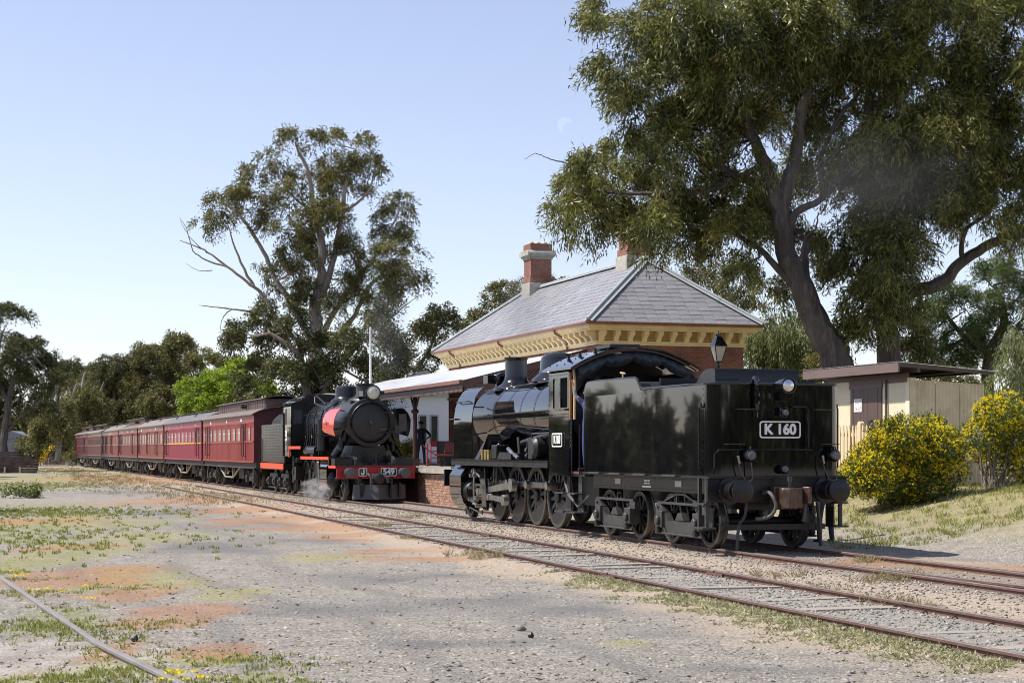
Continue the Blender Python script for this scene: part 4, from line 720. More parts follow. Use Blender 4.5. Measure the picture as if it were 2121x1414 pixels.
    MB().box(-6.95, -6.28, min(sy * 1.42, sy * 1.34), max(sy * 1.42, sy * 1.34), 2.60, 2.64).build('arm_rest', M['brownwood'], cs)
    MB().box(-6.2, -6.14, sy * 1.32 - .02, sy * 1.32 + .02, 2.4, 3.40).build('door_post', M['wood'], cs)
    MB().tube([(-6.02, sy * 1.30, 3.46), (-5.95, sy * 1.31, 3.3), (-5.93, sy * 1.31, 3.12), (-5.95, sy * 1.31, 2.40)], .03, 10).build('grab_pole', M['ash'], ke)
    m = MB()
    for k in range(14): m.lathe([(.016, -.008), (.03, -.008), (.03, .008), (.016, .008)], (-6.12 + .01 * (k % 2), sy * 1.33, 2.40 - k * .045), (1, 0, 0) if k % 2 else (0, 1, 0), 8, True)
    m.build('safety_chain', M['iron'], ke)
    for x, z0, z1 in ((-6.05, 1.2, 2.5), (-5.58, 1.25, 2.3)): MB().tube([(x, sy * 1.33, z0), (x, sy * 1.33, z1)], .018, 6).build('hand_rail', BK, ke)
    # cab steps
    for x0 in (-7.0, -6.25): MB().box(x0, x0 + .55, min(sy * 1.40, sy * 1.12), max(sy * 1.40, sy * 1.12), .42, .45).box(x0, x0 + .5, min(sy * 1.38, sy * 1.15), max(sy * 1.38, sy * 1.15), .82, .85).prism([(x0 + .1, .45), (x0 + .45, .45), (x0 + .36, .8), (x0 + .36, 1.2), (x0 + .14, 1.2), (x0 + .14, .8)], 'xz', sy * 1.16, sy * 1.14).build('cab_step', M['iron'], ke)
    MB().box(-6.3, -5.5, min(sy * 1.25, sy * .8), max(sy * 1.25, sy * .8), 1.2, 1.25).build('fall_plate', M['iron'], ke)
    MB().tube([(-6.9, sy * 1.2, 1.15), (-6.5, sy * 1.25, .8), (-6.0, sy * 1.2, .55), (-5.6, sy * 1.1, .8)], .03).build('injector_hose', M['hose'], ke)
plate(ke, 'K160', .66, .30, .24, (-6.88, -1.352, 1.97), (R(90), 0, 0), sx=.82)
MB().box(-7.50, -7.46, -1.31, 1.31, 1.3, 3.4).prism([(-1.33, 3.40)] + [(y, 3.44 + .46 * (1 - (y / 1.48) ** 2)) for y in np.linspace(-1.33, 1.33, 13)] + [(1.33, 3.40)], 'yz', -7.50, -7.46).build('cab_front', BK, ke)
ry = np.linspace(-1.48, 1.48, 25); rz = [3.45 + .47 * (1 - abs(y / 1.48) ** 2.0) for y in ry]
m = MB(); k = len(ry); vs = [(x, y, z + dz) for dz in (0, .035) for x in (-7.62, -5.70) for y, z in zip(ry, rz)]
m.add(vs, [(i, i + 1, k + i + 1, k + i) for i in range(k - 1)] + [(2 * k + i + 1, 2 * k + i, 3 * k + i, 3 * k + i + 1) for i in range(k - 1)] + [(k + i, k + i + 1, 3 * k + i + 1, 3 * k + i) for i in range(k - 1)] + [(i + 1, i, 2 * k + i, 2 * k + i + 1) for i in range(k - 1)] + [(0, k, 3 * k, 2 * k), (2 * k - 1, k - 1, 3 * k - 1, 4 * k - 1)])
rf = m.build('cab_roof', GO, ke, fix=True)
MB().box(-7.0, -6.1, -.45, .25, 3.93, 4.02).build('roof_vent', BK, rf, bevel=.02)
m = MB(); rivets(m, [(x, y, 3.485 + .47 * (1 - abs(y / 1.48) ** 2.0)) for x in (-7.55, -7.1, -6.6, -6.1) for y in (-1.3, -1.05, -.8, -.5)], .02, (0, -.5, .8)); m.build('rivets', BK, rf)
for x, y in ((-6.6, -.95), (-6.2, -.75), (-6.9, -1.1)): MB().prism([(x - .05, 0), (x + .05, 0), (x, .10)], 'xz', y - .03, y + .03).build('roof_cleat', BK, rf, loc=(0, 0, 3.48 + .47 * (1 - abs(y / 1.48) ** 2.0)))
m = MB(); vs = []; q = [(y, 3.45 + .47 * (1 - abs(y / 1.48) ** 2.0)) for y in np.linspace(-1.42, 1.42, 31)]
m.add([(-5.78, y, z - .01) for y, z in q] + [(-5.78, y, z - .06) for y, z in q], [(i, i + 1, len(q) + i + 1, len(q) + i) for i in range(len(q) - 1)]); m.build('roof_bow', M['brownwood'], rf)
q = [(y, 3.45 + .47 * (1 - abs(y / 1.48) ** 2.0)) for y in np.linspace(-1.30, 1.36, 61)]; m = MB(); rows = []
for j in range(7):
    for i, (y, z) in enumerate(q):
        t_ = j / 6; sc = .16 + .12 * abs(math.sin(i / 60 * math.pi * 4.0 + .3)) ** .7; rows.append((-5.80 + .10 * math.sin(t_ * math.pi) + .02 * math.sin(i * 1.3 + j), y, z - .09 - t_ * sc))
m.add(rows, [(j * 61 + i, j * 61 + i + 1, (j + 1) * 61 + i + 1, (j + 1) * 61 + i) for j in range(6) for i in range(60)]); m.build('storm_sheet', M['canvas'], ke)
MB().lathe([(0, 0), (.78, 0), (.86, .04), (.88, .1)], (-7.3, 0, 2.5), (-1, 0, 0), 32).build('backhead', M['grime'], ke)
for y, z, r_ in ((-.35, 3.25, .11), (.1, 3.3, .08), (.45, 3.2, .09)): MB().cyl((-7.2, y, z), (-7.1, y, z), r_, n=18).build('gauge', M['iron'], ke)
MB().tube([(-7.2, .2, 2.9), (-6.7, .25, 3.1), (-6.65, .25, 3.3)], .02).build('regulator', M['steel'], ke)
MB().box(-7.5, -5.6, -1.3, 1.3, 1.25, 1.3).build('cab_floor', M['brownwood'], ke)
MB().box(-16.0, -15.92, -1.38, 1.38, .80, 1.24).build('buffer_beam', BK, ke, bevel=.01)
for sy in (-1, 1): buffer(ke, -16.0, sy * .93, 1.02, -1, .52)
MB().box(-15.95, -15.2, -1.2, 1.2, 1.26, 1.30).build('front_platform', BK, ke)
for sy in (-1, 1): MB().tube([(-15.9, sy * .8, .8), (-15.75, sy * .82, .5), (-15.7, sy * .82, .05)], .04).build('rail_guard', BK, ke)
MB().prism([(-.9, 1.3), (.9, 1.3), (.55, 1.95), (-.55, 1.95)], 'yz', -15.1, -13.5).build('smokebox_saddle', GR, ke)
sh = thing('shovel', 'wooden T handled shovel standing in the engine cab', 'shovel', S(-5.35, -.45, 0), ALPHA)
MB().cyl((0, 0, 2.5), (0, 0, 3.36), .018, n=8).build('shaft', M['ash'], sh); MB().cyl((-.06, -.03, 3.37), (.06, .03, 3.35), .022, n=8).build('grip', M['ash'], sh); MB().prism([(-.12, 2.3), (.12, 2.3), (.1, 2.5), (-.1, 2.5)], 'xz', -.01, .01).build('blade', M['iron'], sh)
recentre(kt, -2.3); recentre(ke, -11.0)
# ================================================================ J 549 ENGINE (faces the viewer, +x)
je = sthing('steam_locomotive', 'black steam engine J 549 facing us with red buffer beam and red smoke deflectors', 'locomotive', 0, 0)
JX = -29.6
jw = wheel_meshes(.70, 14, 50)
put_wheels(je, [-33.2, -34.65, -36.1, -37.55], .70, jw, rots=[R(-30)] * 4); put_wheels(je, [-30.75], .46, wheel_meshes(.46, 9, mat_='iron'), y=.88)
MB().box(-38.6, JX, -.6, -.5, .5, 1.3).box(-38.6, JX, .5, .6, .5, 1.3).box(-38, -30.2, -.5, .5, .9, 1.3).build('frame', GR, je)
bb = MB().box(JX - .06, JX, -1.38, 1.38, .76, 1.17).build('buffer_beam', M['red'], je, bevel=.01)
MB().box(JX - .12, JX + .03, -1.38, 1.38, 1.172, 1.195).build('beam_ledge', M['red'], bb); m = MB(); rivets(m, [(JX, y, z) for y in (-1.28, -1.2, 1.2, 1.28) for z in (.85, .97, 1.1)], .02, (1, 0, 0)); m.build('rivets', M['red'], bb)
for sy in (-1, 1): buffer(je, JX, sy * .95 - .03, .97, 1, .55, 'iron', 'hose', .175, .19)
plate(je, 'J', .30, .28, .27, (JX + .002, -.47, .99), (R(90), 0, R(90))); plate(je, '549', .56, .28, .27, (JX + .002, .44, .99), (R(90), 0, R(90)))
cp = MB().box(JX, JX + .2, -.18, .20, .60, .92).build('coupler', M['hose'], je, bevel=.02)
MB().lathe([(.18, 0), (.2, .2), (.17, .38), (.1, .42), (0, .42)], (JX + .1, .02, .76), (1, 0, 0), 16).build('knuckle', M['grime'], cp); MB().prism([(JX + .2, .15), (JX + .5, .26), (JX + .5, .34), (JX + .2, .3)], 'xy', .62, .84).build('guard_arm', M['ruststeel'], cp)
MB().tube([(JX, -.3, .9), (JX + .2, -.32, .92), (JX + .3, -.26, .8), (JX + .3, -.25, .5), (JX + .24, -.2, .32), (JX + .2, -.08, .36), (JX + .14, -.02, .5)], .032, sm=4).build('brake_hose', M['hose'], je)
MB().tube([(JX, .3, .75), (JX + .2, .27, .5), (JX + .22, .16, .32), (JX + .16, .06, .44)], .03, sm=4).build('brake_hose', M['grime'], je)
m = MB()
for y, z in ((-.12, .6), (.0, .5), (.1, .62), (-.05, .38), (.12, .42)): m.lathe([(.03, -.02), (.06, -.02), (.06, .02), (.03, .02)], (JX + .15, y, z), (0, 1, .3), 8, True)
m.build('coupling_links', M['iron'], je)
pg = mat('grey_pilot_plate', (.085, .085, .083), .55, var=.25, scale=4, dirt=(.07, .065, .06), dscale=4, damt=.3)
m = MB().add([(JX - .08, -.75, .56), (JX + .34, 0, .56), (JX - .08, .75 + .3, .56), (JX - .02, -.80, .06), (JX + .42, 0, .06), (JX - .02, 1.05, .06), (JX - .2, -.75, .56), (JX - .2, 1.05, .56), (JX - .2, -.8, .06), (JX - .2, 1.05, .06)], [(0, 3, 4, 1), (1, 4, 5, 2), (6, 8, 3, 0), (2, 5, 9, 7), (8, 9, 5, 4, 3), (6, 0, 1, 2, 7)]); m.build('pilot', pg, je, smooth=False, fix=True)
for y in (-.55, .42, .78): MB().cbox((JX + .05 + (.2 if abs(y) < .5 else 0), y, .40), (.3, .06, .5), (0, .25, .1)).build('pilot_bracket', BK, je)
JZ = 2.70
MB().lathe([(0, .10), (.30, .09), (.55, .05), (.63, .02), (.66, 0)], (-30.47, 0, JZ), (1, 0, 0), 40).build('smokebox_door', M['smokebox'], je)
MB().lathe([(.66, .0), (.68, .03), (.70, .03), (.72, .0), (.84, -.02), (.85, -.06), (.85, -2.3)], (-30.47, 0, JZ), (1, 0, 0), 48).build('smokebox', M['smokebox'], je)
MB().lathe([(.675, .02), (.69, .05), (.705, .02)], (-30.46, 0, JZ), (1, 0, 0), 48).build('door_ring', GO, je)
MB().lathe([(0, .09), (.06, .08), (.08, .03), (.09, -.02)], (-30.35, 0, JZ), (1, 0, 0), 14).tube([(-30.25, 0, JZ), (-30.24, .02, JZ - .25)], .014, 6).build('door_dart', M['iron'], je)
MB().tube([(-30.38, .32, JZ - .22), (-30.36, .33, JZ - .22), (-30.36, .58, JZ - .22), (-30.4, .59, JZ - .22)], .012, 6).build('door_handle', M['steel'], je)
for z in (-.35, .35): MB().tube([(-30.42, .05, JZ + z), (-30.42, .70, JZ + z)], .03, 6).build('hinge', M['smokebox'], je)
MB().lathe([(.84, 0), (.86, .02), (.86, 4.0), (.90, 4.6), (.90, 5.5)], (-32.75, 0, JZ), (-1, 0, 0), 48).build('boiler', BK, je)
saddle([(.60, .76), (.56, .84), (.42, .90), (.34, .95), (.31, 1.02), (.305, 1.30), (.34, 1.33), (.34, 1.37), (.26, 1.37), (.25, 1.1)], (-31.3, 0, JZ), .85, 28).build('chimney', M['smokebox'], je)
saddle([(.62, .76), (.60, .86), (.52, .91), (.46, .96), (.44, 1.02), (.435, 1.28), (.40, 1.36), (.30, 1.40), (0, 1.42)], (-34.2, 0, JZ), .86, 32).build('dome', BK, je)
MB().cyl((-36.0, 0, 3.5), (-36.0, 0, 3.98), .06, n=10).build('whistle', BK, je)
hl = MB().lathe([(.1, -.35), (.2, -.28), (.235, -.05), (.24, .1), (.265, .12), (.265, .16), (.24, .17)], (-30.5, .08, 3.74), (1, 0, 0), 28).build('headlight', BK, je); MB().lathe([(.242, .13), (.17, .19), (.07, .22), (0, .225)], (-30.5, .08, 3.74), (1, 0, 0), 28).build('lens', M['lens'], hl)
MB().box(-30.75, -30.55, -.2, .36, 3.45, 3.55).cyl((-30.5, .34, 3.74), (-30.5, .50, 3.74), .06, n=10).build('headlight_bracket', BK, hl)
nb_ = MB().box(-30.95, -30.72, -.36, -.18, 3.58, 3.82).build('number_lamp', BK, je); MB().box(-30.718, -30.714, -.34, -.20, 3.61, 3.80).build('number_glass', M['white'], nb_)
for sy in (-1, 1):
    pr = [(1.30, 2.22), (1.37, 2.45), (1.36, 2.8), (1.27, 3.02), (1.14, 3.16), (1.05, 3.20)]; k = len(pr); m = MB(); vs = []
    for t_ in (0, .02):
        for xi in (0, 1):
            for y, z in pr: vs.append(((-32.05 + (.15 if z > 3.1 else 0) + .25 * (2.9 - z) * 0) if xi == 0 else -30.35 + (.25 if z > 2.7 else .12), sy * (y - t_), z + (.14 if xi == 0 and z < 2.3 else 0)))
    m.add(vs, [(i, i + 1, k + i + 1, k + i) for i in range(k - 1)] + [(2 * k + i + 1, 2 * k + i, 3 * k + i, 3 * k + i + 1) for i in range(k - 1)] + [(k + i, k + i + 1, 3 * k + i + 1, 3 * k + i) for i in range(k - 1)] + [(i + 1, i, 2 * k + i, 2 * k + i + 1) for i in range(k - 1)] + [(0, k, 3 * k, 2 * k), (k - 1, 2 * k - 1, 4 * k - 1, 3 * k - 1)])
    d = m.build('smoke_deflector', M['coral'] if sy < 0 else BK, je, fix=True)
    if sy < 0:
        m = MB().box(-31.9, -31.0, -1.388, -1.376, 2.66, 2.69).box(-31.45, -31.35, -1.386, -1.376, 2.6, 2.75); m.build('deflector_trim', M['red'], d)
    else: MB().box(-30.32, -30.26, .98, 1.25, 2.4, 3.0).box(-30.3, -30.27, .85, 1.0, 2.35, 2.6).build('deflector_stay', M['iron'], d)
    MB().tube([(-31, sy * .8, 3.1), (-31, sy * 1.1, 3.16)], .02, 6).tube([(-31, sy * .84, 2.5), (-31, sy * 1.34, 2.45)], .02, 6).build('stay', BK, d)
    # steam pipe, running boards, cylinder
    MB().tube([(-31.0, sy * .74, 2.4), (-31.0, sy * .86, 2.05), (-31.0, sy * 1.0, 1.75), (-31.05, sy * 1.15, 1.5)], .15, 14).build('steam_pipe', BK, je)
    a, b_ = sorted((sy * 1.40, sy * .7)); e0, e1 = sorted((sy * 1.42, sy * 1.40))
    MB().box(-35.9, -30.8, a, b_, 1.46, 1.50).box(-30.85, JX, a, b_, 1.17, 1.2).box(-38.3, -35.9, a, b_, 1.84, 1.88).box(-30.9, -30.75, a, b_, 1.20, 1.50).box(-30.5, -29.9, min(sy * .75, sy * 1.38), max(sy * .75, sy * 1.38), 1.2, 1.45).build('running_board', BK, je)
    MB().box(-35.9, -30.8, e0, e1, 1.40, 1.505).build('valance', M['vermil'], je); MB().box(-30.8, JX - .01, e0, e1, 1.12, 1.205).build('valance', M['vermil'], je); MB().box(-38.3, -35.9, e0, e1, 1.78, 1.885).box(-38.3, -38.2, e0, e1, 1.45, 1.78).build('valance', M['vermil'], je)
    sec = [(.72, .5), (.80, .38), (1.05, .32), (1.25, .36), (1.38, .5), (1.42, .7), (1.42, 1.15), (1.25, 1.38), (.8, 1.38), (.72, 1.3)]
    cy = MB().prism([(sy * p, q) for p, q in sec], 'yz', -32.3, -31.1).build('cylinder', GO, je, fix=True)
    MB().lathe([(0, .08), (.2, .08), (.29, .03), (.31, 0)], (-31.1, sy * 1.07, .72), (1, 0, 0), 24).build('cylinder_cover', BK, cy); MB().lathe([(0, .07), (.07, .07), (.09, 0)], (-31.03, sy * 1.07, .72), (1, 0, 0), 12).build('cover_boss', M['iron'], cy); MB().lathe([(0, .06), (.15, .05), (.17, 0)], (-31.1, sy * 1.05, 1.18), (1, 0, 0), 18).build('valve_cover', BK, cy)
    def rod(a_, b2_, y, h, nm):
        a_ = Vector((a_[0], y, a_[1])); b2 = Vector((b2_[0], y, b2_[1])); u = (b2 - a_).normalized(); q = Vector((-u.z, 0, u.x)); m = MB(); vs = [a_ - q * h, a_ + q * h, b2 + q * h, b2 - q * h]
        m.add([v + Vector((0, -.04, 0)) for v in vs] + [v + Vector((0, .04, 0)) for v in vs], [(0, 1, 2, 3), (7, 6, 5, 4), (0, 4, 5, 1), (1, 5, 6, 2), (2, 6, 7, 3), (3, 7, 4, 0)]).cyl(a_ - Vector((0, .06, 0)), a_ + Vector((0, .06, 0)), h * 1.8, n=12).cyl(b2 - Vector((0, .06, 0)), b2 + Vector((0, .06, 0)), h * 1.8, n=12).build(nm, M['steel'], je, fix=True)
    rod((-33.4, .72), (-36.1 - .1, .48), sy * 1.15, .07, 'connecting_rod'); rod((-33.3, .48), (-37.65, .48), sy * 1.0, .065, 'coupling_rod')
    MB().prism([(-33.5, 1.4), (-33.1, 1.4), (-33.1, .4), (-33.4, .3)], 'xz', sy * 1.22, sy * 1.3).build('motion_bracket', BK, je); MB().tube([(-32.9, sy * 1.3, 1.42), (-32.8, sy * 1.36, 1.3), (-32.8, sy * 1.34, .7), (-32.7, sy * 1.3, .3)], .035).build('combination_lever', M['steel'], je)
    m = MB()
    for k_ in range(12): m.cyl((-32.6 + .12 * random.random(), sy * 1.2, .35 + .08 * k_), (-32.6, sy * 1.32, .35 + .08 * k_), .04, n=7)
    m.build('valve_gear_pins', M['steel'], je)
    # cluttered boiler side: pump, reservoirs, pipes
    MB().cyl((-32.9, sy * 1.18, 2.3), (-32.9, sy * 1.18, 2.85), .2, n=16).build('air_pump', BK, je); MB().cyl((-32.9, sy * 1.18, 1.75), (-32.9, sy * 1.18, 2.2), .22, n=16).cyl((-32.9, sy * 1.18, 2.2), (-32.9, sy * 1.18, 2.24), .25, n=16).cyl((-32.9, sy * 1.18, 1.72), (-32.9, sy * 1.18, 1.76), .26, n=16).build('air_pump', BK, je)
    for k_ in range(9):
        x = -33.2 - k_ * .42; z1 = 2.9 + .35 * math.sin(k_ * 2.1); MB().tube([(x, sy * (.9 + .1 * (k_ % 3)), z1), (x - .1, sy * 1.08, z1 - .3), (x + .05, sy * 1.1, 2.2), (x - .15, sy * 1.15, 1.55)], .02 + .012 * (k_ % 2), 6).build('pipe', M['grime'] if k_ % 2 else BK, je)
    MB().tube([(-32.6, sy * 1.02, 3.0), (-34, sy * 1.0, 3.1), (-37.4, sy * 1.0, 3.05)], .022, 6).build('hand_rail', BK, je)
    MB().cyl((-34.0, sy * 1.12, 1.72), (-36.0, sy * 1.12, 1.72), .18, n=14).build('air_tank', BK, je); MB().cbox((-34.6, sy * 1.15, 1.6), (.5, .2, .2)).build('lubricator', M['grime'], je)
    MB().tube([(-33.5, sy * .5, 3.5), (-34.3, sy * .75, 3.25), (-36, sy * .85, 3.5), (-36.2, sy * .8, 3.75)], .03).tube([(-36.5, sy * .7, 3.8), (-35.6, sy * .5, 3.45)], .03).build('steam_pipe', M['grime'], je)
    # cab
    y0, y1 = sorted((sy * 1.40, sy * 1.36)); cs = MB().box(-39.35, -37.9, y0, y1, 1.5, 2.72).box(-39.35, -39.1, y0, y1, 2.72, 3.45).box(-38.05, -37.9, y0, y1, 2.72, 3.45).box(-39.1, -38.05, y0, y1, 3.35, 3.45).build('cab_side', GO, je); MB().box(-39.1, -38.05, sy * 1.37 - .004, sy * 1.37 + .004, 2.72, 3.35).build('pane', M['glass'], cs)
    MB().tube([(-39.42, sy * 1.42, 1.5), (-39.42, sy * 1.42, 3.2)], .03).build('hand_rail', BK, cs)
    m = MB().box(-38.9, -38.4, min(sy * 1.42, sy * 1.15), max(sy * 1.42, sy * 1.15), .45, .48).box(-38.9, -38.4, min(sy * 1.42, sy * 1.15), max(sy * 1.42, sy * 1.15), .85, .88).box(-38.85, -38.45, sy * 1.16 - .01, sy * 1.16 + .01, .45, 1.5); m.build('cab_step', BK, je); MB().cbox((-37.6, sy * 1.15, .85), (.4, .3, .5)).build('tool_box', BK, je)
    for x, z, r_ in ((-38.1, .9, .13), (-38.0, 1.2, .1), (-37.4, 1.35, .09)): MB().cyl((x, sy * 1.1, z), (x, sy * 1.3, z), r_, n=12).build('injector', GR, je)
o = MB().box(-39.12, -38.78, -1.406, -1.40, 2.12, 2.50).build('number_plate', M['white'], je)
text('J', .16, GO, o, (-38.95, -1.408, 2.40), (R(90), 0, 0), .006); text('549', .13, GO, o, (-38.95, -1.408, 2.22), (R(90), 0, 0), .006)
MB().box(-37.94, -37.90, -1.36, 1.36, 1.9, 3.4).prism([(-1.38, 3.4)] + [(y, 3.42 + .48 * (1 - abs(y / 1.42) ** 2.2)) for y in np.linspace(-1.38, 1.38, 15)] + [(1.38, 3.4)], 'yz', -37.94, -37.90).build('cab_front', BK, je)
for sy in (-1, 1): MB().box(-37.897, -37.89, min(sy * .98, sy * 1.3), max(sy * .98, sy * 1.3), 2.75, 3.3).build('front_window', M['glass'], je)
ry = np.linspace(-1.46, 1.46, 23); rz = [3.42 + .52 * (1 - abs(y / 1.46) ** 2.4) for y in ry]; k = len(ry); m = MB(); vs = [(x, y, z + dz) for dz in (0, .03) for x in (-39.9, -37.75) for y, z in zip(ry, rz)]
m.add(vs, [(i, i + 1, k + i + 1, k + i) for i in range(k - 1)] + [(2 * k + i + 1, 2 * k + i, 3 * k + i, 3 * k + i + 1) for i in range(k - 1)] + [(k + i, k + i + 1, 3 * k + i + 1, 3 * k + i) for i in range(k - 1)] + [(i + 1, i, 2 * k + i, 2 * k + i + 1) for i in range(k - 1)]); m.build('cab_roof', GO, je, fix=True)
MB().prism([(-.55, 1.9), (.55, 1.9), (.75, 1.3), (-.75, 1.3)], 'yz', -32.3, -30.7).box(-30.7, -29.7, -.9, .9, 1.2, 1.24).build('smokebox_saddle', BK, je)
for sy in (-1, 1): MB().prism([(-30.4, 1.2), (-29.7, 1.2), (-29.75, 1.42), (-30.0, 1.55), (-30.4, 1.56)], 'xz', sy * .72, sy * .62).build('front_stay', M['iron'], je)
MB().cyl((-29.85, .05, 1.2), (-29.85, .05, 1.55), .06, n=12).cyl((-29.85, .05, 1.5), (-29.85, .05, 1.62), .11, n=12).cyl((-29.8, 0, 1.2), (-29.8, 0, 1.28), .16, n=12).build('lamp_iron', BK, je)

# J tender
jt = sthing('locomotive_tender', 'riveted dark grey tender with orange red frame behind engine J 549', 'tender', 0, 0)
tk = mat('grey_black_tender_paint', (.020, .022, .021), .22, var=.2, scale=3, spec=.6, dirt=(.09, .085, .075), dscale=3, damt=.25)
MB().box(-44.9, -39.75, -1.36, 1.36, 1.22, 2.80).build('tank', tk, jt, bevel=.03)
MB().box(-39.75, -39.55, -1.36, -1.30, 1.22, 3.35).box(-39.75, -39.55, 1.30, 1.36, 1.22, 3.35).prism([(-40.3, 2.8), (-39.75, 2.8), (-39.75, 3.2)], 'xz', -1.36, -1.31).build('tender_cab_plate', tk, jt)
m = MB(); rivets(m, [(x, -1.36, z) for x in np.arange(-44.7, -39.8, .34) for z in np.arange(1.32, 2.78, .115)], .017); m.build('rivets', M['iron'], jt)
MB().box(-44.95, -39.6, -1.40, -1.38, .98, 1.20).box(-44.95, -39.6, 1.38, 1.40, .98, 1.20).build('valance', M['vermil'], jt); MB().box(-44.9, -39.6, -1.38, 1.38, .95, 1.21).build('frame', BK, jt)
MB().prism([(-44, 2.8), (-40, 2.8), (-40.5, 3.1), (-42, 3.2), (-43.5, 3.0)], 'xz', -1.1, 1.1).build('coal_heap', M['coal'], jt)
MB().box(-40.2, -39.8, -1.3, -.2, 2.8, 3.6).build('tender_bulkhead', M['canvas'], jt)
jtx = [-44.2, -42.85, -41.6, -40.35]; put_wheels(jt, jtx, .475, tw)
for xa, xb in ((jtx[0], jtx[1]), (jtx[2], jtx[3])):
    for sy in (-1, 1):
        bo = MB().prism([(xa - .25, .62), (xa - .2, .78), (xb + .2, .78), (xb + .25, .62), (xb - .3, .32), (xa + .3, .32)], 'xz', sy * 1.08, sy * .98).build('bogie_frame', M['iron'], jt)
        for x in (xa, xb): MB().cbox((x, sy * 1.1, .46), (.3, .2, .32)).cyl((x, sy * 1.2, .46), (x, sy * 1.26, .46), .09, n=10).build('axle_box', M['iron'], bo, bevel=.015)
        MB().tube([(xa - .25, sy * 1.12, .2), (xb + .25, sy * 1.12, .2)], .025, 6).build('tie_bar', M['iron'], bo)
MB().tube([(-44.95, -1.38, 2.2), (-45.0, -1.42, 2.2), (-45.0, -1.42, 1.0)], .02).build('hand_rail', BK, jt)
recentre(jt, -42.2); recentre(je, -34.5)

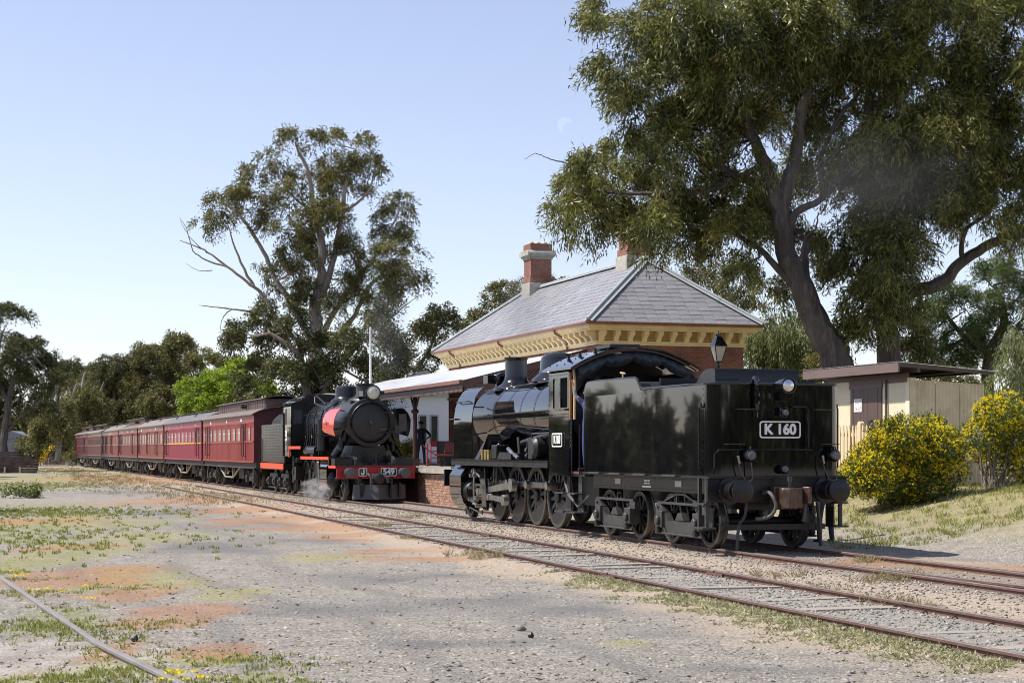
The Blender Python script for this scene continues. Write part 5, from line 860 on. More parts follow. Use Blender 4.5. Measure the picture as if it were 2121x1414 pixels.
# ================================================================ CARRIAGES
def coach(idx, x1, x0, paint, roofm, style, label, stripe=False):
    """x1 front end (towards us), x0 rear end; local frame centred on the coach"""
    Lc = x1 - x0 - .7; h = Lc / 2; c = sthing('railway_carriage', label, 'carriage', (x0 + x1) / 2, 0, group='red passenger carriages behind engine J 549')
    pm = M['maroon'][paint]; ZB, ZE = 1.18, 3.28; W_ = 1.40
    body = MB().box(-h, h, -W_, W_, ZB, ZE).build('body', pm, c)
    # end walls: their shade is put into a darker paint
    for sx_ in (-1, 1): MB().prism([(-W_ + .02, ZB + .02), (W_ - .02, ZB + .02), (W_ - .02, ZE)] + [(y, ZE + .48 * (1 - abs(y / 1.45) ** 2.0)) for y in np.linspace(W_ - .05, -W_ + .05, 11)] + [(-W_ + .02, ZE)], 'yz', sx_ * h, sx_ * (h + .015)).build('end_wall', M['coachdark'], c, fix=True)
    # roof
    cl = style in ('cler', 'clerB'); rise = .34 if cl else .52
    ry = np.linspace(-1.52, 1.52, 19); k = len(ry); m = MB(); rz = [ZE - .02 + rise * (1 - abs(y / 1.52) ** (2.2 if not cl else 2.6)) for y in ry]; hh = h + .28
    xsr = [-hh, -hh + .5, hh - .5, hh]; vs = []
    for dz in (0, .04):
        for xi, x in enumerate(xsr):
            for y, z in zip(ry, rz): vs.append((x, y, z + dz - (.16 * (z - ZE + .02) / rise if xi in (0, 3) and not cl else 0)))
    q = k * 4
    for xi in range(3): m.add([], []); m.f += [(xi * k + i, xi * k + i + 1, (xi + 1) * k + i + 1, (xi + 1) * k + i) for i in range(k - 1)] + [(q + xi * k + i + 1, q + xi * k + i, q + (xi + 1) * k + i, q + (xi + 1) * k + i + 1) for i in range(k - 1)] + [(xi * k, (xi + 1) * k, q + (xi + 1) * k, q + xi * k), ((xi + 1) * k + k - 1, xi * k + k - 1, q + xi * k + k - 1, q + (xi + 1) * k + k - 1)]
    m.f += [(i + 1, i, q + i, q + i + 1) for i in range(k - 1)] + [(3 * k + i, 3 * k + i + 1, q + 3 * k + i + 1, q + 3 * k + i) for i in range(k - 1)]; m.v = vs
    rf = m.build('roof', roofm, c, fix=True)
    MB().box(-h - .02, h + .02, -W_ - .05, -W_ + .0, ZE - .05, ZE + .0).box(-h - .02, h + .02, W_ - .0, W_ + .05, ZE - .05, ZE).build('cornice', pm, c)
    if cl:
        a = h - 1.1 if style == 'cler' else h - 2.2
        cm = MB().prism([(-a, 3.5), (a, 3.5), (a + .10, 3.6), (a, 4.0), (-a, 4.0), (-a - .1, 3.6)], 'xz', -.72, .72).build('clerestory', roofm, rf)
        yy = np.linspace(-.86, .86, 9); m = MB(); zz = [3.99 + .12 * (1 - (y / .86) ** 2) for y in yy]; ex = a + .35
        vs = [(x, y, z + d) for d in (0, .03) for x in (-ex, ex) for y, z in zip(yy, zz)]; m.v = vs; kk = 9
        m.f = [(i, i + 1, kk + i + 1, kk + i) for i in range(8)] + [(2 * kk + i + 1, 2 * kk + i, 3 * kk + i, 3 * kk + i + 1) for i in range(8)] + [(0, kk, 3 * kk, 2 * kk), (kk + 8, 8, 26, 35)] + [(i + 1, i, 18 + i, 19 + i) for i in range(8)] + [(9 + i, 10 + i, 28 + i, 27 + i) for i in range(8)]
        m.build('clerestory_roof', roofm, rf, fix=True)
        nl = max(6, int(2 * a / .62)); 
        for i in range(nl): x = -a + (i + .5) * 2 * a / nl; MB().box(x - a / nl * .86, x + a / nl * .86, -.735, -.72, 3.58, 3.94).build('clerestory_light', M['brownwood'] if style == 'cler' else M['coachglass'], rf)
        MB().cyl((h * .25, -.70, 3.75), (h * .25, -1.0, 3.80), .10, n=10).cyl((h * .25, -.95, 3.66), (h * .25, -.95, 3.86), .09, n=10).build('vent', M['under'], rf)
    else:
        for i in range(9): x = -h * .9 + i * h * 1.8 / 8; MB().lathe([(.06, 0), (.06, .1), (.14, .11), (.14, .15), (0, .2)], (x, 0, ZE - .02 + rise), (0, 0, 1), 10).build('vent', M['under'], rf)
        for i in range(2): x = -h * .5 + i * h; MB().tube([(x - .3, -1.15, 3.58), (x + .0, -1.0, 3.74), (x + .3, -.85, 3.78)], .03, 5).build('roof_step', M['under'], rf)
    # sides: door posts with rails, windows, waist rail, battens
    door_x = {'cler': [-h + 2.0, h - 2.6], 'clerB': [], 'arch': [-h + 1.5, h - 1.5], 'comp': [-h + 1.6, -h * .1, h * .55], 'comp2': [-h + 1.2, -h * .35, h * .3]}[style]
    for sy in (-1, 1):
        ys = sy * W_; o_ = sy
        wl = sorted(ys + o_ * t for t in (0, .012)); lay = lambda x0_, x1_, z0_, z1_, d=.012, mt=pm, nm='waist_rail': MB().box(x0_, x1_, *sorted((ys, ys + o_ * d)), z0_, z1_).build(nm, mt, c)
        lay(-h, h, 2.06, 2.13, .03, M['coachyellow'] if stripe else pm); lay(-h, h, 1.18, 1.25, .02); lay(-h, h, 2.92, 2.95, .015, pm, 'frieze_rail')
        m = MB()
        for x in np.arange(-h + .14, h, .28): m.box(x - .008, x + .008, *sorted((ys, ys + o_ * .010)), 1.25, 2.06).box(x - .008, x + .008, *sorted((ys, ys + o_ * .010)), 2.72, 2.92)
        m.build('battens', pm, c, smooth=False)
        if sy > 0: continue
        xsw = []; 
        if style == 'cler': xsw = [(-h + .9, .45)] + [(x, .78) for x in np.linspace(-h + 3.1, h - 4.0, 7)] + [(h - 1.1, .5)]
        elif style == 'clerB': xsw = [(x, .62) for x in np.linspace(-h + .9, h - .9, 15)]
        elif style == 'arch': xsw = [(-h + .7, .4)] + [(x, .70) for x in np.linspace(-h + 2.6, h - 2.6, 8)] + [(h - .7, .45)]
        elif style == 'comp': xsw = [(x, .75) for x in np.linspace(-h + .7, h - .8, 10)]
        else: xsw = [(x, .62) for x in np.linspace(-h + .7, h - .8, 11)]
        for i, (x, ww) in enumerate(xsw):
            if any(abs(x - d_) < .45 for d_ in door_x): continue
            fr = MB().box(x - ww / 2, x + ww / 2, -W_ - .018, -W_, 2.13, 2.74).build('window', pm, c)
            nps = 2 if ww > .6 else 1
            for j in range(nps):
                a0 = x - ww / 2 + .05 + j * (ww - .06) / nps; a1 = a0 + (ww - .10) / nps - .035
                MB().box(a0, a1, -W_ - .021, -W_ - .018, 2.17, 2.70).build('pane', M['coachglass'] if (i + idx) % 4 else M['glass'], fr)
                if idx < 2: MB().box(a0, a1, -W_ - .024, -W_ - .021, 2.49, 2.51).build('blind_edge', M['white'], fr)
        for d_ in door_x:
            dr = MB().box(d_ - .32, d_ + .32, -W_ - .006, -W_ + .01, 1.28, 2.90).build('door', pm, c)
            MB().box(d_ - .24, d_ + .24, -W_ - .010, -W_ - .006, 2.16, 2.78).build('pane', M['glass'], dr)
            for q_ in (-.36, .36): MB().tube([(d_ + q_, -W_, 1.45), (d_ + q_, -W_ - .09, 1.5), (d_ + q_, -W_ - .09, 2.85), (d_ + q_, -W_, 2.9)], .022, 6).box(d_ + q_ - .05, d_ + q_ + .05, -W_ - .02, -W_, 1.3, 2.95).build('grab_rail', M['coachdark'], dr)
            for q_ in (1.4, 2.1, 2.75): MB().box(d_ - .40, d_ - .30, -W_ - .03, -W_, q_ - .03, q_ + .03).build('hinge', M['under'], dr)
        for x, w2 in ((door_x[0] + .85, .42), (0.2, .28), (door_x[-1] - .85, .42)) if door_x else ((0, .5),): MB().box(x - w2 / 2, x + w2 / 2, -W_ - .010, -W_, 3.02, 3.16).build('class_board', M['white'] if idx != 1 and style != 'clerB' else M['coachyellow'] if idx == 1 else pm, c)
        # underframe side: solebar, truss
        MB().box(-h, h, -1.30, -1.22, .98, 1.18).box(-h, h, 1.22, 1.30, .98, 1.18).box(-h, h, -.5, .5, .9, 1.15).build('solebar', M['under'], c)
        MB().box(-h - .05, h + .05, -1.42, -1.30, .93, .97).build('footboard', M['under'], c)
        for y in (-1.26, 1.26): MB().tube([(-h * .42, y, 1.0), (-h * .14, y, .45), (h * .16, y, .45), (h * .44, y, 1.0)], .045, 6).tube([(-h * .14, y, .45), (-h * .14, y, 1.0)], .035, 6).tube([(h * .16, y, .45), (h * .16, y, 1.0)], .035, 6).build('truss_rod', M['truss'], c)
        MB().box(-h * .10, h * .02, -1.0, 1.0, .50, .95).box(h * .18, h * .35, -1.0, .2, .4, .95).build('battery_box', M['under'], c)
        MB().cyl((-h * .3, -.6, .7), (-h * .05, -.6, .7), .18, n=12).build('brake_cylinder', M['under'], c)
        MB().tube([(-h * .05, -1.28, .9), (-h * .05, -1.28, .62), (-h * .02, -1.28, .6), (h * .02, -1.28, .72)], .03, 5).build('brake_lever', M['truss'], c)
    for sx_ in (-1, 1):
        xb = sx_ * (h - 2.3); wb = .95 if Lc > 15.5 else .85
        put_wheels(c, [xb - wb, xb + wb], .46, cwm, y=.8)
        for sy in (-1, 1):
            bo = MB().prism([(xb - wb - .35, .5), (xb - wb - .3, .72), (xb + wb + .3, .72), (xb + wb + .35, .5), (xb + wb - .2, .5), (xb + .25, .34), (xb - .25, .34), (xb - wb + .2, .5)], 'xz', sy * 1.08, sy * .98).build('bogie_frame', M['under'], c)
            for x in (xb - wb, xb + wb): MB().cbox((x, sy * 1.12, .46), (.26, .18, .32)).cyl((x, sy * 1.2, .5), (x, sy * 1.25, .5), .07, n=8).build('axle_box', M['under'], bo); 
            for x in (xb - .22, xb, xb + .22): MB().cyl((x, sy * 1.1, .36), (x, sy * 1.1, .62), .085, n=8).build('spring', M['under'], bo)
            for x in (xb - wb, xb + wb): [MB().cyl((x + e, sy * 1.1, .62), (x + e, sy * 1.1, .82), .06, n=8).build('spring', M['under'], bo) for e in (-.2, .2)]
            MB().tube([(xb + sx_ * (wb + .45), sy * 1.25, .95), (xb + sx_ * (wb + .5), sy * 1.28, .6), (xb + sx_ * (wb + .45), sy * 1.28, .3)], .022, 5).build('step_iron', M['truss'], c)
        MB().tube([(sx_ * h, -.25, .95), (sx_ * (h + .3), -.25, .95)], .05, 8).box(sx_ * h - .02, sx_ * h + .02, -1.3, 1.3, .9, 1.18).build('headstock', M['under'], c)
    for sx_ in (-1, 1): MB().box(sx_ * (h + .02) - .0, sx_ * (h + .30), -.45, .45, 1.2, 3.2).build('gangway', M['canvas'], c) if sx_ else None
    return c
cwm = wheel_meshes(.46, 9, mat_='under')
ends = [-46.3, -63.1, -80.6, -96.8, -112.0, -128.0, -146.0, -163.6]
spec = [(0, 'roofA', 'cler', 'red carriage with long raised clerestory roof coupled right behind the tender', 0), (1, 'roofB', 'arch', 'crimson carriage with yellow waist line and smooth blue grey arched roof', 1), (2, 'roofC', 'comp', 'brownish red carriage third behind the tender, pale arched roof and many doors', 0), (3, 'roofA', 'cler', 'fourth carriage from the tender, red with short dark clerestory roof', 0), (4, 'roofC', 'comp2', 'fifth carriage from the tender, reddish brown with doors and arched roof', 0), (5, 'roofC', 'clerB', 'sixth carriage from the tender, dull maroon with pale glazed clerestory', 0), (6, 'roofA', 'cler', 'last and farthest carriage at the left end of the train', 0)]
for i, (pn, rm, sty, lb, st_) in enumerate(spec): coach(i, ends[i], ends[i + 1], pn, M[rm], sty, lb, bool(st_))
# ================================================================ STATION BUILDING
def recentre2(o, xc, yc, zc=0):
    o.location = S(xc, yc, zc)
    for c in o.children: c.location.x -= xc; c.location.y -= yc; c.location.z -= zc
sb_ = sthing('station_building', 'red brick station house with slate hipped roof and cream bracketed cornice', 'building', 0, 0)
XA, XB, YA, YB = -45.3, -26.7, 7.0, 12.45; EX0, EX1, EY0, EY1 = -45.95, -26.05, 6.42, 12.90; ZEV = 6.06; RX0, RX1, RY, RZ = -42.2, -28.9, 9.66, 8.52
MB().box(XA, XB, YA, YB, .9, 5.32).build('wall', M['brick'], sb_)
for k in range(7):
    x = XA + 1.6 + k * 2.55; w_ = MB().box(x - .6, x + .6, YA - .05, YA + .02, 1.2 if k % 3 == 1 else 1.9, 3.7).build('window' if k % 3 != 1 else 'door', M['brownwood'], sb_); MB().box(x - .45, x + .45, YA - .07, YA - .05, 2.0, 3.55).build('pane', M['glass'], w_)
MB().box(XA - .03, XB + .03, YA - .05, YB + .05, 3.92, 4.02).build('string_course', M['stone'], sb_)
# cornice: lower moulding, frieze, upper moulding, soffit
def ringbox(z0, z1, d): return MB().box(XA - d, XB + d, YA - d, YB + d, z0, z1)
ringbox(5.32, 5.40, .06).build('cornice_moulding', M['gold'], sb_); ringbox(5.40, 5.46, .10).build('cornice_moulding', M['gold'], sb_); ringbox(5.46, 5.80, .03).build('frieze', M['goldpanel'], sb_)
ringbox(5.80, 5.86, .38).build('cornice_moulding', M['gold'], sb_); ringbox(5.86, 5.93, .46).build('cornice_moulding', M['gold'], sb_); ringbox(5.93, 5.99, .52).build('cornice_moulding', M['gold'], sb_)
bk_ = MB().prism([(0, 5.42), (.10, 5.44), (.14, 5.52), (.20, 5.60), (.34, 5.66), (.36, 5.80), (0, 5.80)], 'xz', -.085, .085).mesh('bracket', M['gold'])
for k in range(33): x = XA + .12 + k * (XB - XA - .24) / 32; link('bracket', bk_, sb_, (x, YA - .03, 0), (0, 0, -math.pi / 2))
for k in range(11): y = YA + .12 + k * (YB - YA - .24) / 10; link('bracket', bk_, sb_, (XB + .03, y, 0))
for k in range(10):
    y = YA + .12 + (k + .5) * (YB - YA - .24) / 10; MB().box(XB + .03, XB + .055, y - .19, y + .19, 5.50, 5.52).box(XB + .03, XB + .055, y - .19, y + .19, 5.74, 5.76).box(XB + .03, XB + .055, y - .19, y - .17, 5.52, 5.74).box(XB + .03, XB + .055, y + .17, y + .19, 5.52, 5.74).build('frieze_panel', M['gold'], sb_)
fmm = MB().box(-.2, .2, -.025, 0, 0, .02).mesh('frieze_moulding', M['gold'], smooth=False)
for k in range(32):
    for z in (5.50, 5.74): link('frieze_moulding', fmm, sb_, (XA + .12 + (k + .5) * (XB - XA - .24) / 32, YA - .03, z))
g = MB(); 
for a, b_ in (((EX0, EY0), (EX1, EY0)), ((EX1, EY0), (EX1, EY1)), ((EX1, EY1), (EX0, EY1)), ((EX0, EY1), (EX0, EY0))): g.tube([(a[0], a[1], ZEV - .03), (b_[0], b_[1], ZEV - .03)], .055, 8)
g.build('gutter', M['gutter'], sb_)
for x in (-43.2, -36.2, -29.5): MB().tube([(x, EY0, ZEV - .08), (x, EY0 + .05, 5.86), (x + .05, YA - .10, 5.6), (x + .05, YA - .10, 5.05)], .045, 8).build('downpipe', M['gutter'], sb_)
rf = MB().add([(EX0, EY0, ZEV), (EX1, EY0, ZEV), (EX1, EY1, ZEV), (EX0, EY1, ZEV), (RX0, RY, RZ), (RX1, RY, RZ)], [(0, 1, 5, 4), (1, 2, 5), (2, 3, 4, 5), (3, 0, 4), (3, 2, 1, 0)]).build('roof', M['slate'], sb_, smooth=False)
SLM = [MB().box(-.5, .5, 0, 1, 0, .014).mesh('slate', mat('slate_%s' % nm, c, .45, var=.2, scale=2.5, bump=.1, bscale=25, rvar=.15), smooth=False) for nm, c in (('a', (.255, .25, .262)), ('b', (.275, .27, .278)), ('c', (.235, .232, .245)), ('d', (.262, .254, .264)))]
far = MB()
def slatefield(A, B, Tl, Tr, parent, rows, sw, limit=None):
    """slates on the plane A-B (eave, left to right) up to Tl-Tr"""
    A, B, Tl, Tr = map(Vector, (A, B, Tl, Tr)); made = 0
    up = ((Tl + Tr) / 2 - (A + B) / 2); u = (B - A).normalized(); nrm = u.cross(up).normalized(); up = nrm.cross(u).normalized(); H_ = (Tl - A).dot(up); ex = H_ / rows
    for r_ in range(rows):
        t0 = r_ / rows; t1 = min(1, (r_ + 1.0) / rows); pl = A.lerp(Tl, (t0 + t1) / 2); pr = B.lerp(Tr, (t0 + t1) / 2); L_ = (pr - pl).length; nsl = max(1, round(L_ / sw)); off = .5 if r_ % 2 else 0; xsb = [0] + [min(L_, (k + (.5 if off else 1)) * sw) for k in range(nsl + 2)]; xsb = sorted(set(x for x in xsb if x <= L_))
        if L_ - xsb[-1] > .05: xsb.append(L_)
        row0 = A.lerp(Tl, t0); base = A + up * (H_ * t0); px0 = (pl - A).dot(u)
        for k in range(len(xsb) - 1):
            a, b_ = xsb[k], xsb[k + 1]
            if b_ - a < .05: continue
            c = base + u * (px0 + (a + b_) / 2) + nrm * (.012 + random.uniform(0, .006)); mt = Matrix((u, up, nrm)).transposed(); tilt = Matrix.Rotation(-.035 + random.uniform(-.008, .008), 3, 'X') @ Matrix.Rotation(random.uniform(-.012, .012), 3, 'Z')
            if limit is None or c.x > limit:
                o = link('slate', SLM[random.choice((0, 0, 1, 2, 3))], parent, c - up * .02); o.rotation_euler = (mt @ tilt).to_euler(); o.scale = (b_ - a - .012, ex * 1.16, 1); made += 1
            else:
                bx_ = MB().box(-.5, .5, 0, 1, 0, .014); far.add([c - up * .02 + (mt @ tilt) @ Vector((p[0] * (b_ - a - .012), p[1] * ex * 1.16, p[2])) for p in bx_.v], bx_.f)
    return made
n1 = slatefield((EX1, EY0, ZEV), (EX1, EY1, ZEV), (RX1, RY, RZ), (RX1, RY, RZ), rf, 15, .42)
n2 = slatefield((EX0, EY0, ZEV), (EX1, EY0, ZEV), (RX0, RY, RZ), (RX1, RY, RZ), rf, 15, .42, limit=-31.2)
o = far.build('slate_courses', M['slate'], rf, smooth=False); tag(o, kind='stuff')
def strip(a, b_, w_, parent, nm, mt):
    a = Vector(a); b_ = Vector(b_); d = (b_ - a).normalized(); s_ = d.cross(Vector((0, 0, 1))).normalized(); m = MB()
    for sg in (-1, 1): m.add([a, b_, b_ + s_ * w_ * sg - Vector((0, 0, w_ * .55)), a + s_ * w_ * sg - Vector((0, 0, w_ * .55))], [(0, 1, 2, 3)])
    return m.tube([a, b_], .06, 8).build(nm, mt, parent)
dz = Vector((0, 0, .09))
for a, b_ in (((EX1, EY0, ZEV), (RX1, RY, RZ)), ((EX1, EY1, ZEV), (RX1, RY, RZ)), ((EX0, EY0, ZEV), (RX0, RY, RZ)), ((EX0, EY1, ZEV), (RX0, RY, RZ)), ((RX0, RY, RZ), (RX1, RY, RZ))): strip(Vector(a) + dz, Vector(b_) + dz, .17, rf, 'hip_flashing', M['lead'])
for cx_, cy_, top in ((-41.0, 9.70, 10.45), (-30.1, 9.75, 10.6)):
    c = MB().box(cx_ - .55, cx_ + .55, cy_ - .55, cy_ + .55, 7.3, 8.75).build('chimney_base', M['stone'], sb_, bevel=.02)
    MB().box(cx_ - .50, cx_ + .50, cy_ - .50, cy_ + .50, 8.75, 9.0).box(cx_ - .46, cx_ + .46, cy_ - .46, cy_ + .46, 9.0, 9.75).build('chimney_shaft', M['brick'], c)
    MB().box(cx_ - .50, cx_ + .50, cy_ - .50, cy_ + .50, 9.75, 9.83).box(cx_ - .56, cx_ + .56, cy_ - .56, cy_ + .56, 9.83, 9.90).prism([(cx_ - .62, 9.90), (cx_ + .62, 9.90), (cx_ + .60, 10.02), (cx_ + .5, 10.12), (cx_ - .5, 10.12), (cx_ - .60, 10.02)], 'xz', cy_ - .62, cy_ + .62).build('chimney_cornice', M['stone'], c)
    MB().box(cx_ - .48, cx_ + .48, cy_ - .48, cy_ + .48, 10.12, 10.40).build('chimney_cap', M['brick'], c)
    for k in (-.3, 0, .3): MB().lathe([(.14, 0), (.13, .06), (.10, .11), (0, .13)], (cx_, cy_ + k, 10.40), (0, 0, 1), 14).build('chimney_pot', M['pot'], c)
recentre2(sb_, -36, 9.86)

# ================================================================ PLATFORM AND CANOPY
PZ = 1.12
pf = tag(sthing('platform', None, None, 0, 0), 'raised asphalt platform with brick face beside the track', kind='structure')
MB().box(-120, -25.4, 1.72, 14, -.3, PZ - .2).build('platform_core', M['mortar'], pf)
MB().box(-120, -25.38, 2.15, 13.9, PZ - .2, PZ).build('platform_surface', M['asphalt'], pf, smooth=False)
for k in range(64): x = -25.36 - k * 1.48; MB().box(x - 1.47, x, 1.55, 2.148, PZ - .16, PZ + .004).build('coping_stone', M['coping'], pf, smooth=False)
bmesh_ = [MB().box(-.117, .117, -.012, .05, 0, .074).mesh('brick', mt, smooth=False) for mt in (M['brickpiece'], mat('platform_brick_b', (.30, .15, .10), .85, var=.2, scale=4, bump=.3), mat('platform_brick_c', (.40, .25, .175), .85, var=.2, scale=4, bump=.3))]
for r_ in range(12):
    for k in range(20):
        x = -25.52 - k * .243 - (.12 if r_ % 2 else 0)
        if x > -30.3: link('brick', random.choice(bmesh_), pf, (x, 1.715 + random.uniform(-.004, .004), -.13 + r_ * .0855), (0, random.uniform(-.006, .006), random.uniform(-.01, .01)))
MB().box(-120, -30.42, 1.70, 1.72, -.2, .95).build('brick_face', M['brick'], pf)
recentre2(pf, -60, 5)
ca = sthing('platform_canopy', 'long white iron platform canopy with brown fretwork valance on posts', 'canopy', 0, 0)
CX0, CX1 = -58.0, -27.7; yF, zF, yR, zR = 2.55, 4.08, 6.98, 5.2
pts = []; ncor = 240; m = MB()
for i in range(ncor + 1): x = CX0 + (CX1 - CX0) * i / ncor; d = .012 * math.sin(i * math.pi * .5); m.v += [(x, yF, zF + d + .02), (x, yR, zR + d + .02)]
m.f = [(2 * i, 2 * i + 2, 2 * i + 3, 2 * i + 1) for i in range(ncor)]; m.build('canopy_sheet', M['canopy'], ca)
MB().prism([(yF, zF - .05), (yR, zR - .05), (yR, zR), (yF, zF)], 'yz', CX0, CX1).build('canopy_deck', M['darkwood'], ca)
MB().box(CX0, CX1 + .02, yF - .14, yF, zF - .10, zF + .03).build('gutter', M['gutter'], ca)
MB().box(CX0, CX1, yF - .02, yF + .01, zF - .26, zF - .10).build('fascia', M['brownwood'], ca)
m = MB()
for k in range(190): x = CX0 + (k + .5) * (CX1 - CX0) / 190; m.prism([(x - .065, zF - .26), (x + .065, zF - .26), (x + .05, zF - .33), (x, zF - .38), (x - .05, zF - .33)], 'xz', yF - .015, yF + .005)
o = m.build('valance_fretwork', M['fascia'], ca, smooth=False); tag(o, kind='stuff')
def lattice(parent, x, y0, y1, z0f, z1f, mt, step=.13):
    m = MB(); ylen = y1 - y0
    def clipz(y): return z0f(y), z1f(y)
    for sgn in (-1, 1):
        for k in range(int((ylen + 2.5) / step)):
            yb = y0 - 1.2 + k * step; seg = []
            for t in np.linspace(0, 1.6, 33):
                y = yb + t; z = (3.3 + t) if sgn > 0 else (4.9 - t)
                if y0 <= y <= y1 and z0f(y) <= z <= z1f(y): seg.append((y, z))
            if len(seg) > 1: m.tube([(x + .008 * sgn, seg[0][0], seg[0][1]), (x + .008 * sgn, seg[-1][0], seg[-1][1])], .018, 4)
    return m.build('lattice', mt, parent, smooth=False)
roofz = lambda y: zF + (y - yF) * (zR - zF) / (yR - yF) - .12
lattice(ca, CX1, 4.0, 6.9, lambda y: 3.62, roofz, M['fascia']); lattice(ca, CX0, 2.7, 6.9, lambda y: 3.7, roofz, M['darkwood'], .2)
MB().prism([(yF, zF - .2), (yR, zR - .22), (yR, zR - .02), (yF, zF - .0)], 'yz', CX1, CX1 + .03).box(CX1 - .03, CX1 + .03, 3.0, 6.9, 3.48, 3.64).box(CX1 - .02, CX1 + .02, 2.6, 4.0, 3.62, 4.0).build('end_board', M['brownwood'], ca)
MB().box(CX0 - .04, CX0 + .04, 2.6, 6.9, 3.46, 3.72).build('end_board', M['darkwood'], ca)
m = MB()
for k in range(26): y = 2.7 + k * .165; m.prism([(y - .07, 3.46), (y + .07, 3.46), (y, 3.32)], 'yz', CX0 - .02, CX0 + .02)
m.build('end_fretwork', M['darkwood'], ca)
for x in (-29.2, -36.6, -44, -51.4, -57.8):
    p_ = MB().cyl((x, 3.2, PZ), (x, 3.2, 4.1), .085, n=12).box(x - .14, x + .14, 3.06, 3.34, PZ, PZ + .3).lathe([(.1, 0), (.17, .08), (.12, .16)], (x, 3.2, 3.15), (0, 0, 1), 12).build('post', M['brownwood'], ca)
    for sg in (-1, 1): MB().tube([(x, 3.2, 3.3), (x + sg * .25, 3.2, 3.42), (x + sg * .55, 3.2, 3.75), (x + sg * .75, 3.2, 4.0)], .04, 6).build('brace', M['brownwood'], p_)
MB().box(CX0, CX1, 3.12, 3.28, 4.0, 4.16).build('beam', M['darkwood'], ca)
recentre2(ca, -42.8, 4.7)
# pale building beyond the station, with its narrow windows
pb = sthing('weatherboard_building', 'pale blue white building with two narrow windows seen under the canopy', 'building', -64.6, 10.8, PZ)
MB().box(-5, 0, -2.1, 2.6, -.2, 3.6).build('wall', M['palewall'], pb); MB().prism([(-2.4, 3.6), (2.9, 3.6), (.3, 5.0)], 'yz', -5.3, .3).build('roof', M['zinc'], pb)
for y in (.15, .80): w_ = MB().box(0, .05, y - .24, y + .24, .95, 2.55).build('window', M['zinc'], pb); MB().box(.05, .06, y - .17, y + .17, 1.02, 2.48).build('pane', M['glass'], w_)
MB().box(-.05, .02, -2.15, -1.2, .0, 2.6).build('porch_panel', M['darkwood'], pb); MB().prism([(-2.3, 2.6), (-.9, 2.95), (-.9, 3.0), (-2.3, 2.65)], 'yz', 0, 1.2).build('porch_roof', M['canopy'], pb)
# lamp post behind the tender
lp_ = sthing('lamp_post', 'black iron lamp post with four sided lantern behind the tender', 'street lamp', -20.8, 8.8, 1.0)
MB().lathe([(.14, 0), (.14, .3), (.07, .4), (.055, 1.2), (.045, 3.3), (.07, 3.32), (.045, 3.36), (.03, 3.5)], (0, 0, 0), (0, 0, 1), 14).build('post', BK, lp_)
ln = MB().lathe([(.12, 3.50), (.27, 3.96)], (0, 0, 0), (0, 0, 1), 4).build('lantern_glass', M['lampglass'], lp_, rot=(0, 0, R(45)), smooth=False)
m = MB()
for k in range(4): a = k * math.pi / 2; m.tube([(.12 * math.cos(a), .12 * math.sin(a), 3.50), (.275 * math.cos(a), .275 * math.sin(a), 3.96)], .016, 5)
m.build('lantern_frame', BK, lp_, rot=(0, 0, R(45))); MB().lathe([(.30, 3.95), (.30, 3.98), (.12, 4.24), (.08, 4.26), (.09, 4.34), (.03, 4.36), (.03, 4.42), (0, 4.46)], (0, 0, 0), (0, 0, 1), 4).build('lantern_cap', GO, lp_, rot=(0, 0, R(45)), smooth=False)
MB().lathe([(.14, 3.47), (.14, 3.5), (.05, 3.5)], (0, 0, 0), (0, 0, 1), 4).build('lantern_base', BK, lp_, rot=(0, 0, R(45)))
fpp = S(-40.8, 3.9); fl = thing('flag_pole', 'thin white flag pole rising above engine J 549', 'pole', P(767, 900, 78.0) * 1.0)
fl.location.z = PZ; MB().cyl((0, 0, 0), (0, 0, 6.05), .06, .045, n=8).build('pole', M['white'], fl); MB().lathe([(0, -.05), (.06, 0), (0, .05)], (0, 0, 6.09), (0, 0, 1), 8).build('pole_cap', M['white'], fl)

# ================================================================ SHED, FENCE
sd = sthing('storage_shed', 'small cream corrugated shed with brown double door behind the flowering bush', 'shed', -10.5, 9.2, 1.0)
def corr(p0, p1, z0, z1a, z1b, parent, mt, nm='wall_sheet', pitch=.076, amp=.012):
    p0 = Vector((*p0, 0)); p1 = Vector((*p1, 0)); d = p1 - p0; L_ = d.length; u = d / L_; nn_ = Vector((u.y, -u.x, 0)); k = int(L_ / (pitch / 4)); m = MB()
    for i in range(k + 1): t = i / k; q = p0 + d * t + nn_ * amp * math.sin(i * math.pi / 2); m.v += [(q.x, q.y, z0), (q.x, q.y, z1a + (z1b - z1a) * t)]
    m.f = [(2 * i, 2 * i + 2, 2 * i + 3, 2 * i + 1) for i in range(k)]; return m.build(nm, mt, parent)
x0, x1, y0, y1 = -2.1, 2.07, -1.0, 1.05        # local: front wall y0, near end x1
corr((x0, y0), (-.82, y0), -.1, 2.5, 2.5, sd, M['cream']); corr((.77, y0), (1.45, y0), -.1, 2.5, 2.5, sd, M['cream']); corr((1.45, y0 - .004), (x1, y0 - .004), -.1, 2.5, 2.5, sd, M['cream'])
for a, b_ in ((y0, -.3), (-.3, .38), (.38, y1)): corr((x1 + .004 * (a > -.5), a), (x1 + .004 * (a > -.5), b_), -.1, 2.46 - .05 * (a - y0), 2.46 - .05 * (b_ - y0), sd, M['creamshade'], pitch=.10)
corr((x1, y1), (x0, y1), -.1, 2.36, 2.36, sd, M['creamshade']); corr((x0, y1), (x0, y0), -.1, 2.36, 2.5, sd, M['creamshade'])
MB().box(x1 - .16, x1 + .03, y0 - .03, y0 + .005, -.1, 2.5).build('corner_board', M['cream'], sd); MB().box(x1 + .002, x1 + .035, y0 - .03, y0 + .14, -.1, 2.5).build('corner_board', M['creamshade'], sd)
dr = MB().box(-.82, .77, y0 + .0, y0 + .04, -.1, 2.45).build('door', M['brown'], sd)
